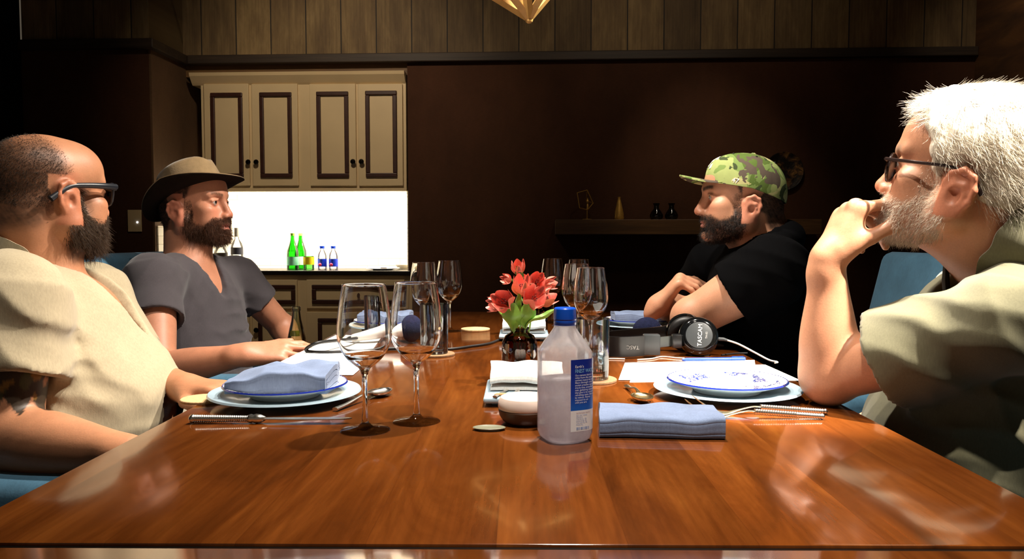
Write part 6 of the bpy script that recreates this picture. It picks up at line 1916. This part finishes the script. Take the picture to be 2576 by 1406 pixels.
    for (z0, z1, w0) in ((.055, -.09, .006),):
        F.cap(be + f * .183 + u * z0, be + f * .185 + u * z1, .0035, .0055, .002, 'sub')
    F.displace(folds([(V3(J['sr']) + [.02, .02, -.06], .16, (.7, .2, .6), .055, .012, .2), (ch + f * .10 + l * -.10 - u * .05, .18, (.8, -.2, .55), .075, .011, 1.0), (be + f * .10 - l * .12, .18, (.5, 0, .9), .065, .011, 2.1), (V3(J['sr']) + [0, 0, -.16], .10, (0.1, .2, 1), .04, .009, .6), (be + f * .12 - u * .10, .16, (.2, 0, 1), .05, .011, .9)]))
    V, Q = largest(*F.surface())
    lin = fabric('cream_linen', '#b3a588', 700, .06, .28, .9, 22)
    s = np_mesh('shirt', V, Q, lin, P); s['label'] = 'cream linen shirt, open at the chest'
    c = collar('collar', P, J, H, lin, 38, .090, .046, .066, .080, back=.004, tf=.55, up=.022)
    # rolled cuff of the sleeve
    m = M(); fr = frame(hem, ax, (0, 0, 1)); pts = []
    m.add(*lathe([(.073, -.030), (.0785, -.028), (.080, -.004), (.0785, .003), (.072, .003), (.070, -.004)], 40), mat=fr @ RY(PI / 2)); obj('cuff', m, lin, P, 60)
    legs(P, J, [(-.50, 1.62, .53), (-.50, 1.38, .53)], [(-.46, 1.66, .09), (-.46, 1.36, .09)], DARK, SHOE)
    # sunglasses
    fm = plain('matte_navy_plastic', '#14181f', .4)
    mat = H.mat(); m = M()
    for sg in (-1, 1):
        pr = [(.0, .010), (.028, .012), (.052, .0125), (.056, .006), (.052, -.014), (.042, -.026), (.025, -.028), (.012, -.018), (.004, -.004)]
        pts = [(.0985 - .30 * max(0, y - .03), sg * (.004 + y), .004 + z) for y, z in pr]
        m.add(*tube([mat @ Vector(p) for p in spline(pts + [pts[0]], 5)], .0030 * H.k, 8))
        m.add(*box(.086, .099, min(sg * .054, sg * .062), max(sg * .054, sg * .062), .004, .017, .002), mat=mat)
    g = obj('sunglasses', m, fm, P, 50); g['label'] = 'dark sunglasses'
    for sg in (-1, 1):
        v = [Vector((.0965 - .30 * max(0, y - .03), sg * (.004 + y), .004 + z)) for y, z in pr]; v2 = [p + Vector((.001, 0, 0)) for p in v]; k = len(v)
        mm = M(); mm.add(v + v2, [tuple(range(k)), tuple(reversed(range(k, 2 * k)))] + [(i, (i + 1) % k, k + (i + 1) % k, k + i) for i in range(k)], mat=mat); obj('lens', mm, thin_glass('dark_lens', (.06, .05, .045), .02, .08), g)
        mm = M(); top = spline([(.094, sg * .0625, .011), (.06, sg * .0755, .010), (.02, sg * .080, .008), (-.010, sg * .083, .004), (-.030, sg * .0835, -.008), (-.048, sg * .082, -.022)], 6)
        mm.add(*tube([mat @ Vector(p) for p in top], [.0068, .0062, .0054, .0050, .0055, .0062], 12, 1.0)); obj('temple_arm', mm, fm, g, 60)
    fix_parent(P, inv)
    return P

# ================================================================== the man in the hat, far left
def man_hat():
    P = thing('person', 'bearded person in a brown felt hat and grey V-neck T-shirt reaching onto the table', 'person', (-0.95, 2.30, 0))
    inv = Matrix.Translation(-P.location)
    H = Head(at(489, 512, 2.30), math.radians(-9), math.radians(3), 0, 1.0, jaw=.002, nose=.98, ear=1.0, earz=-.008, mouth_open=.003, lid=.0012, brow=.001)
    R = chest_frame(-12, -9)
    J = dict(nb=V3(at(468, 655, 2.28)), sr=V3(at(384, 705, 2.09)), sl=V3(at(592, 700, 2.48)), chest=(-.965, 2.29, .80), cr=(.118, .178, .20), belly=(-.945, 2.27, .66), br=(.130, .168, .16), pelvis=(-.93, 2.26, .55), pr=(.14, .175, .11), R=R, RB=chest_frame(-8, 0))
    er, wr = V3(at(398, 935, 1.935)), V3(at(618, 892, 1.865))
    el, wl_ = V3((-.79, 2.58, .735)), V3((-.722, 2.50, .66))
    lo, hi = bounds([er, wr + np.array([.2, .1, 0]), el, wl_, J['sl'], J['sr'], J['nb'], J['pelvis'], H.c], .12); lo[2] = .52; hi[2] = H.c[2] + .15
    F = Field(lo, hi, .0062, [(H.c - .15, H.c + .15, .0027), (wr - [.03, .06, .05], wr + np.array([.2, .11, .05]), .0030)])
    torso(F, J, -.006)
    F.cap(H.w((-.035, 0, -.05)), V3(J['nb']) - R[:, 2] * .02, .058, .064, .03)
    F.cap(H.w((.01, 0, -.085)), V3(J['nb']) + R[:, 0] * .02, .042, .046, .03)
    limb(F, J['sr'], er, [.056, .055, .052, .047, .043], .02); F.ell(er, (.041, .041, .039), None, .015)
    limb(F, er, wr, [.043, .047, .045, .038, .031, .0265], .015)
    hand(F, wr, (.90, .30, .06), (-.10, -.55, .78), False, curls=((.25, .35, .25), (.22, .32, .22), (.22, .30, .22), (.24, .28, .2)), spread=(.10, .02, -.20, -.48), thumb=((.6, .6, -.3), (.85, .4, -.2), (1, .2, -.1)), wr=.026)
    limb(F, J['sl'], el, [.054, .05, .045, .041], .02); F.ell(el, (.040, .040, .040), None, .015); limb(F, el, wl_, [.041, .042, .034, .027], .015)
    hand(F, wl_, (.15, -.55, -.75), (.65, .5, -.3), True, curls=((.6, .7, .4),) * 4, spread=(.05, .0, -.04, -.08), thumb=((.5, .6, -.5), (.6, .3, -.7), (.7, .1, -.7)))
    H.build(F)
    hu = H.R @ np.array([-.36, 0, .93]); F.half(H.w((.0, 0, .066)), hu, H.c - .2, H.c + .2, k=.01)
    V, Q = largest(*F.surface())
    hl = [(-.14, -.05), (-.085, -.050), (-.05, -.040), (-.03, -.020), (.0, .012), (.02, .030), (.045, .040), (.07, .05), (.1, .06), (.14, .1)]
    def hmask(L): return sstep(0, -.012, L[:, 0] - region(L, hl)) * sstep(-.085, -.065, L[:, 2]) * no_ear(L)
    def bmask(L): return beard_mask(L, .004, -.122, ([-.02, 0, .012, .028, .045, .062, .074, .084, .12], [.0, -.014, -.036, -.055, -.068, -.070, -.060, -.0505, -.0505]))
    cols = skin_colors(V, H, (.52, .225, .130), red=(.60, .16, .10), brow=(srgb('#4a2c18'), .75), stubble=lambda L, V: [(hmask(L), np.array(srgb('#20140d')), .85), (bmask(L), np.array(srgb('#3a2010')), .85)], lips=(.46, .15, .12))
    np_mesh('body', V, Q, SKIN, P, cols)
    N = normals(V, Q); L = H.inv(V); near = head_only(H, V)
    r, n = scatter(V, N, Q, bmask(L) * near, 6500, 3)
    b = strands('beard', P, r, n * .75 + (H.R @ np.array([.2, 0, -.8])) * .8, beard_len(H, r, .012), .00044, np.array(srgb('#4c2c17')), .4, 5, 4, .3, droop=.2); b['label'] = 'full brown beard'
    r, n = scatter(V, N, Q, hmask(L) * near, 3500, 4)
    strands('hair', P, r, n * .6 + (H.R @ np.array([-.4, 0, -.7])) * .8, .005, .00042, np.array(srgb('#1c120c')), .3, 6, 2, .3)
    H.eyes(P, '#2a1e16', (.0, .05))
    # T-shirt
    lo, hi = bounds([J['sl'], J['sr'], J['nb'], J['pelvis'], lerp(J['sr'], er, .6)], .15); hi[2] = J['nb'][2] + .06; lo[2] = .52
    F = Field(lo, hi, .0046)
    torso(F, J, .007)
    ax = er - V3(J['sr']); ax /= np.linalg.norm(ax)
    short_sleeve(F, J['sr'], er, .46, .069, .073); short_sleeve(F, J['sl'], el, .48, .064, .066)
    f, l, u = R[:, 0], R[:, 1], R[:, 2]; nb = V3(J['nb'])
    F.cap(nb - u * .03, H.w((-.03, 0, -.045)), .066, .070, .007, 'sub')
    F.cap(nb + f * .045 + u * .005, nb + f * .125 - u * .125, .056, .014, .007, 'sub')
    ch = V3(J['chest']); be = V3(J['belly'])
    F.displace(folds([(V3(J['sr']) + f * .06 - u * .05, .12, (.8, .2, -.6), .045, .011, .4), (ch + f * .09 - u * .04, .15, (.4, .9, .35), .06, .011, 1.1), (be + f * .10 + u * .06, .14, (.1, .1, 1), .045, .012, .2), (be + f * .1 - u * .06, .14, (.15, 0, 1), .040, .012, 1.6), (V3(J['sl']) + f * .05 - u * .06, .10, (.6, -.4, .6), .045, .010, .7)]))
    V, Q = largest(*F.surface())
    tee = fabric('charcoal_grey_jersey', '#4b464a', 1100, .07, .12, .9, 18)
    s = np_mesh('t_shirt', V, Q, tee, P); s['label'] = 'charcoal grey V-neck T-shirt'
    legs(P, J, [(-.48, 2.46, .53), (-.50, 2.14, .53)], [(-.46, 2.40, .09), (-.46, 2.12, .09)], JEAN, SHOE)
    # felt hat
    felt = plain('taupe_felt', '#8a7352', .95, var=.10, scale=80, bump=.25, spec=.1, sheen=.4)
    under = plain('shaded_brim_underside', '#1d140d', .9, var=.15, scale=60, spec=.1)  # shade under the brim, painted in as a darker brown
    Hm = H.mat() @ T(.000, 0, .028) @ RY(math.radians(-21)) @ RX(math.radians(-3))
    na, A_, B_, BR = 72, .097, .084, .056
    def brim_pt(i, s, dz):
        a = 2 * PI * i / na; ca, sa = math.cos(a), math.sin(a)
        r_ = BR * s
        z = .030 * s * s * abs(sa) ** 2.2 - .014 * s * max(0, ca) - .020 * s * max(0, -ca) + dz
        return ((A_ + r_) * ca, (B_ + r_) * sa, z)
    for nm, dz0, dz1, mt in (('brim', .0012, .0034, felt), ('brim_underside', -.0012, .0011, under)):
        v, f_ = [], []
        ns = 8
        for dz in (dz0, dz1):
            for j in range(ns + 1):
                for i in range(na): v.append(brim_pt(i, j / ns - (.04 if j == 0 else 0), dz))
        K = (ns + 1) * na
        for j in range(ns):
            for i in range(na):
                q = [j * na + i, j * na + (i + 1) % na, (j + 1) * na + (i + 1) % na, (j + 1) * na + i]; f_.append(tuple(reversed(q))); f_.append(tuple(K + t for t in q))
        for i in range(na):
            i2 = (i + 1) % na; f_.append((ns * na + i, ns * na + i2, K + ns * na + i2, K + ns * na + i)); f_.append((i, K + i, K + i2, i2))
        m = M(); m.add(v, f_, mat=Hm); o = obj(nm, m, mt, P, 60)
        if nm == 'brim': hat = o; o.name = 'felt_hat'; o['label'] = 'brown felt hat with a wide brim'
        else: o.parent = hat
    v, f_ = [], []; nr = 26
    for j in range(nr + 1):
        s = j / nr
        for i in range(na):
            a = 2 * PI * i / na; ca, sa = math.cos(a), math.sin(a)
            if s <= .62:
                q = s / .62; sc = 1.0 - .10 * q ** 1.5; z = .072 * q
            else:
                q = (s - .62) / .38; sc = .90 * math.cos(q * PI / 2) ** .55 if q < 1 else 0; z = .072 + .022 * math.sin(q * PI / 2)
            x, y = A_ * sc * ca, B_ * sc * sa
            top = sstep(.030, .080, np.float64(z))
            pinch = 1 - .26 * top * max(0, ca) ** 2 * abs(sa)
            y *= pinch
            z2 = z - .034 * math.exp(-(y / .022) ** 2) * float(sstep(.055, .094, np.float64(z))) * (1 if x < .06 else .6) + .012 * top * (x / .1) * .5
            v.append((x, y, z2))
    for j in range(nr):
        for i in range(na): f_.append((j * na + i, j * na + (i + 1) % na, (j + 1) * na + (i + 1) % na, (j + 1) * na + i))
    m = M(); m.add(v, f_, mat=Hm); o = obj('crown', m, felt, hat, 70)
    v = [(A_ * 1.012 * math.cos(a) * (1 - .02 * (z > .01)), B_ * 1.012 * math.sin(a) * (1 - .02 * (z > .01)), z) for z in (.002, .024) for a in np.linspace(0, 2 * PI, na, endpoint=False)]
    m = M(); m.add(v, [(i, (i + 1) % na, na + (i + 1) % na, na + i) for i in range(na)], mat=Hm); obj('hat_band', m, plain('felt_band', '#7a6344', .9, var=.1), hat, 60)
    fix_parent(P, inv)
    return P

# ================================================================== the man in the cap, far right
def man_cap():
    P = thing('person', 'bearded person in a camouflage cap and black T-shirt with arms crossed on the table', 'person', (0.66, 2.10, 0))
    inv = Matrix.Translation(-P.location)
    H = Head(at(1866, 497, 2.10), math.radians(174), math.radians(2), 0, 1.02, jaw=.006, fat=.004, nose=1.02, earz=-.012, ear=1.02, brow=.003, cheek=.001)
    R = chest_frame(176, 17)
    J = dict(nb=V3(at(1926, 600, 2.10)), sl=V3(at(1948, 678, 1.90)), sr=V3(at(1800, 668, 2.32)), chest=(.655, 2.10, .82), cr=(.128, .198, .20), belly=(.70, 2.10, .66), br=(.155, .19, .16), pelvis=(.80, 2.10, .55), pr=(.15, .19, .11), R=R, RB=chest_frame(176, 6))
    el, wl_ = V3(at(1742, 800, 1.965)), V3(at(1790, 760, 2.22))
    er, wr = V3(at(1712, 780, 2.46)), V3(at(1655, 768, 2.17))
    lo, hi = bounds([er, wr, el, wl_, J['sl'], J['sr'], J['nb'], J['pelvis'], H.c], .12); lo[2] = .52; hi[2] = H.c[2] + .15
    F = Field(lo, hi, .0062, [(H.c - .155, H.c + .155, .0027), (wr - [.06, .07, .05], wr + np.array([.13, .07, .12]), .0030)])
    torso(F, J, -.006)
    F.cap(H.w((-.040, 0, -.05)), V3(J['nb']) - R[:, 2] * .02, .066, .074, .03)
    F.cap(H.w((.01, 0, -.085)), V3(J['nb']) + R[:, 0] * .03, .048, .05, .03)
    limb(F, J['sl'], el, [.066, .066, .062, .056, .050], .02); F.ell(el, (.047, .047, .045), None, .015)
    limb(F, el, wl_, [.050, .053, .047, .036, .030], .02)
    hand(F, wl_, (-.1, .95, -.1), (.6, 0, .8), True, curls=((.2, .3, .2),) * 4)
    limb(F, J['sr'], er, [.064, .06, .052, .046], .02); F.ell(er, (.046, .046, .044), None, .015); limb(F, er, wr, [.047, .050, .044, .034, .030], .02)
    hand(F, wr, (.60, -.12, .76), (-.78, .05, .60), False, curls=((1.05, .35, .2), (1.25, .35, .25), (1.32, .4, .3), (1.38, .4, .3)), spread=(.16, .02, -.06, -.14), thumb=((.8, .6, -.1), (.9, .3, -.3), (.8, .1, -.5)), s=1.05, wr=.030)
    H.build(F)
    V, Q = largest(*F.surface())
    hl = [(-.14, -.05), (-.10, -.058), (-.07, -.052), (-.045, -.045), (-.03, -.020), (.0, .016), (.02, .030), (.045, .034), (.07, .04), (.1, .05), (.14, .1)]
    def hmask(L): return sstep(0, -.012, L[:, 0] - region(L, hl)) * sstep(-.092, -.075, L[:, 2]) * no_ear(L)
    def bmask(L):
        x, y, z = L[:, 0], np.abs(L[:, 1]), L[:, 2]
        m = beard_mask(L, .0, -.138)
        return m * (1 - .7 * np.exp(-(((x - .095) / .02) ** 2 + ((y - .014) / .016) ** 2 + ((z + .106) / .014) ** 2)))
    cols = skin_colors(V, H, (.52, .255, .150), red=(.58, .17, .11), brow=(srgb('#140d09'), .95), stubble=lambda L, V: [(hmask(L), np.array(srgb('#120c09')), .85), (bmask(L), np.array(srgb('#17100c')), .88)], lips=(.46, .17, .14))
    np_mesh('body', V, Q, SKIN, P, cols)
    N = normals(V, Q); L = H.inv(V); near = head_only(H, V)
    r, n = scatter(V, N, Q, bmask(L) * near, 7000, 3)
    b = strands('beard', P, r, n * .6 + (H.R @ np.array([.2, 0, -.8])) * .8, beard_len(H, r, .0065), .00038, np.array(srgb('#17100c')), .3, 5, 2, .3); b['label'] = 'trimmed black beard'
    r, n = scatter(V, N, Q, hmask(L) * near, 4500, 4)
    strands('hair', P, r, n * .5 + (H.R @ np.array([-.4, 0, -.7])) * .9, .0045, .00038, np.array(srgb('#100b08')), .3, 6, 2, .3)
    H.eyes(P, '#2c2018')
    lo, hi = bounds([J['sl'], J['sr'], J['nb'], J['pelvis'], lerp(J['sl'], el, .7)], .15); hi[2] = J['nb'][2] + .06; lo[2] = .52
    F = Field(lo, hi, .0056)
    torso(F, J, .008); F.ell(V3(J['nb']) - R[:, 2] * .012 - R[:, 0] * .012, (.088, .088, .058), R, .03)
    short_sleeve(F, J['sl'], el, .50, .078, .083); short_sleeve(F, J['sr'], er, .62, .074, .074)
    f, l, u = R[:, 0], R[:, 1], R[:, 2]; nb = V3(J['nb'])
    F.cap(nb - u * .0, H.w((-.035, 0, -.045)), .070, .074, .004, 'sub')
    F.cap(nb + f * .04 + u * .005, nb + f * .07 - u * .03, .058, .03, .003, 'sub')
    F.displace(folds([(V3(J['sl']) + [-.03, -.02, -.03], .13, (.5, .2, 1), .042, .011, .4), (V3(J['sl']) + [.04, 0, .03], .14, (.5, .1, 1), .05, .010, 1.2), (V3(J['belly']) + [-.06, -.1, .06], .16, (.4, .1, 1), .05, .010, .4)]))
    V, Q = largest(*F.surface())
    s = np_mesh('t_shirt', V, Q, fabric('black_jersey', '#060607', 1100, .2, .15, .9, 18, sheen=0.0, spec=0.03), P); s['label'] = 'black crew-neck T-shirt'
    legs(P, J, [(.38, 2.22, .53), (.40, 1.98, .53)], [(.42, 2.24, .09), (.44, 1.96, .09)], DARK, SHOE)
    # camouflage cap
    t = NT('camouflage_cotton')
    v1 = t.coords(); n1 = t.noise(v1, 10, 3, .45, .8); n2 = t.noise(t.coords(loc=(2, 5, 1)), 14, 3, .45, 1.0); n3 = t.noise(t.coords(loc=(7, 1, 4)), 17, 3, .5, .8)
    c = t.ramp(n1, [(0.0, srgb('#52662e')), (.50, srgb('#6f8548')), (.56, srgb('#939e62'))], 'CONSTANT')
    c = t.mix(t.math('GREATER_THAN', n2, .56), c, srgb('#b0ac76')); c = t.mix(t.math('GREATER_THAN', n3, .57), c, srgb('#574c42')); c = t.mix(t.math('LESS_THAN', n3, .36), c, srgb('#3c472c'))
    c = t.mix(.25, c, t.ramp(t.noise(v1, 60, 4), [(.3, (.7,) * 3), (.7, (1.1,) * 3)]), 'MULTIPLY')
    t.link(c, t.b.inputs['Base Color']); t.set(t.b, Roughness=.9); t.b.inputs['Specular IOR Level'].default_value = .15
    w = t.noise(t.coords(), 700, 2); t.bump(w, .25, .001)
    camo = t.m
    Hm = H.mat() @ T(-.010, 0, .022) @ RY(math.radians(-9))
    A_, B_, C_ = .107, .089, .094; na, nr = 84, 22
    def cap_pt(a, s, off=0.0):
        """a round the head, s = 0 at the edge, 1 at the button"""
        e = s * PI / 2; z = C_ * math.sin(e); q = math.cos(e) ** .72
        zb = -.016 * (1 - s) * max(0, -math.cos(a)) - .002
        seam = -.0010 * math.exp(-((math.sin(3 * a)) / .10) ** 2) * (s < .96)
        fl = .010 * max(0, math.cos(a)) ** 2 * math.sin(PI * min(1, s * 1.3)) if s < .77 else 0
        return Vector((((A_ + off + seam) * q + fl) * math.cos(a), (B_ + off + seam) * q * math.sin(a), z + zb + off * .5))
    v, f_ = [], []
    for lay in (0.0, -.0022):
        for j in range(nr + 1):
            for i in range(na): v.append(cap_pt(2 * PI * i / na, j / nr, lay))
    K = (nr + 1) * na
    for j in range(nr):
        for i in range(na):
            q = [j * na + i, j * na + (i + 1) % na, (j + 1) * na + (i + 1) % na, (j + 1) * na + i]; f_.append(tuple(q)); f_.append(tuple(K + x for x in reversed(q)))
    for i in range(na): f_.append((i, K + i, K + (i + 1) % na, (i + 1) % na))
    m = M(); m.add(v, f_, mat=Hm); hat = obj('baseball_cap', m, camo, P, 60); hat['label'] = 'green camouflage baseball cap'
    # visor: curved plate in front
    v, f_ = [], []; nu, nv = 28, 10
    for dz in (0, .0032):
        for j in range(nv + 1):
            for i in range(nu + 1):
                q = (i / nu - .5) * 2; a = q * math.radians(58); s = j / nv
                ln = .074 * (1 - abs(q) ** 2.6)
                x = A_ * math.cos(a) - .004 + ln * s; y = B_ * math.sin(a) * (1 - .10 * s)
                z = .001 + .002 * s - 5.2 * y * y * (.05 + .95 * s * (1 - abs(q) ** 2.6)) + dz
                v.append((x, y, z))
    K = (nu + 1) * (nv + 1)
    for j in range(nv):
        for i in range(nu):
            q = [j * (nu + 1) + i, j * (nu + 1) + i + 1, (j + 1) * (nu + 1) + i + 1, (j + 1) * (nu + 1) + i]; f_.append(tuple(reversed(q))); f_.append(tuple(K + x for x in q))
    for i in range(nu):
        b0 = nv * (nu + 1) + i; f_.append((b0, b0 + 1, K + b0 + 1, K + b0)); f_.append((i, K + i, K + i + 1, i + 1))
    for j in range(nv):
        for i in (0, nu):
            p0, p1 = j * (nu + 1) + i, (j + 1) * (nu + 1) + i; f_.append((p0, p1, K + p1, K + p0))
    m = M(); m.add(v, f_, mat=Hm); obj('visor', m, camo, hat, 60)
    m = M(); m.add(*sphere(cap_pt(0, 1.0) + Vector((0, 0, .001)), (.007, .007, .004), 14, 8), mat=Hm); obj('top_button', m, camo, hat, 60)
    for k_ in range(6):
        a = PI / 6 + k_ * PI / 3; p = cap_pt(a, .70, .0004); m = M(); m.add(*sphere(p, .0026, 10, 6), mat=Hm); obj('eyelet', m, plain('dark_eyelet', '#20241a', .8), hat, 60)
    def emb(name, s, size, a0, s0, mat_, rot=0.0, lift=.0012):
        tv, tf = text_mesh(s, size); m = M(); cr, sr_ = math.cos(rot), math.sin(rot); out = []
        for p in tv:
            x, y = p.x * cr - p.y * sr_, p.x * sr_ + p.y * cr
            out.append(cap_pt(a0 + x / .098, s0 + y / .150, lift))
        m.add(out, tf, mat=Hm); return obj(name, m, mat_, hat)
    wt = plain('white_embroidery', '#f2f0ea', .8, var=.03)
    l1 = emb('emblem', 'N', .060, .10, .36, wt, 0, .0016); l2 = emb('emblem', 'Y', .058, .10, .40, wt, 0, .0020); l1['label'] = l2['label'] = 'white embroidered front letters'
    l3 = emb('side_lettering', '47', .0165, math.radians(66), .07, wt, math.radians(-4)); l3['label'] = 'small white side number'
    fix_parent(P, inv)
    return P
man_grey()
man_cream()
man_hat()
man_cap()
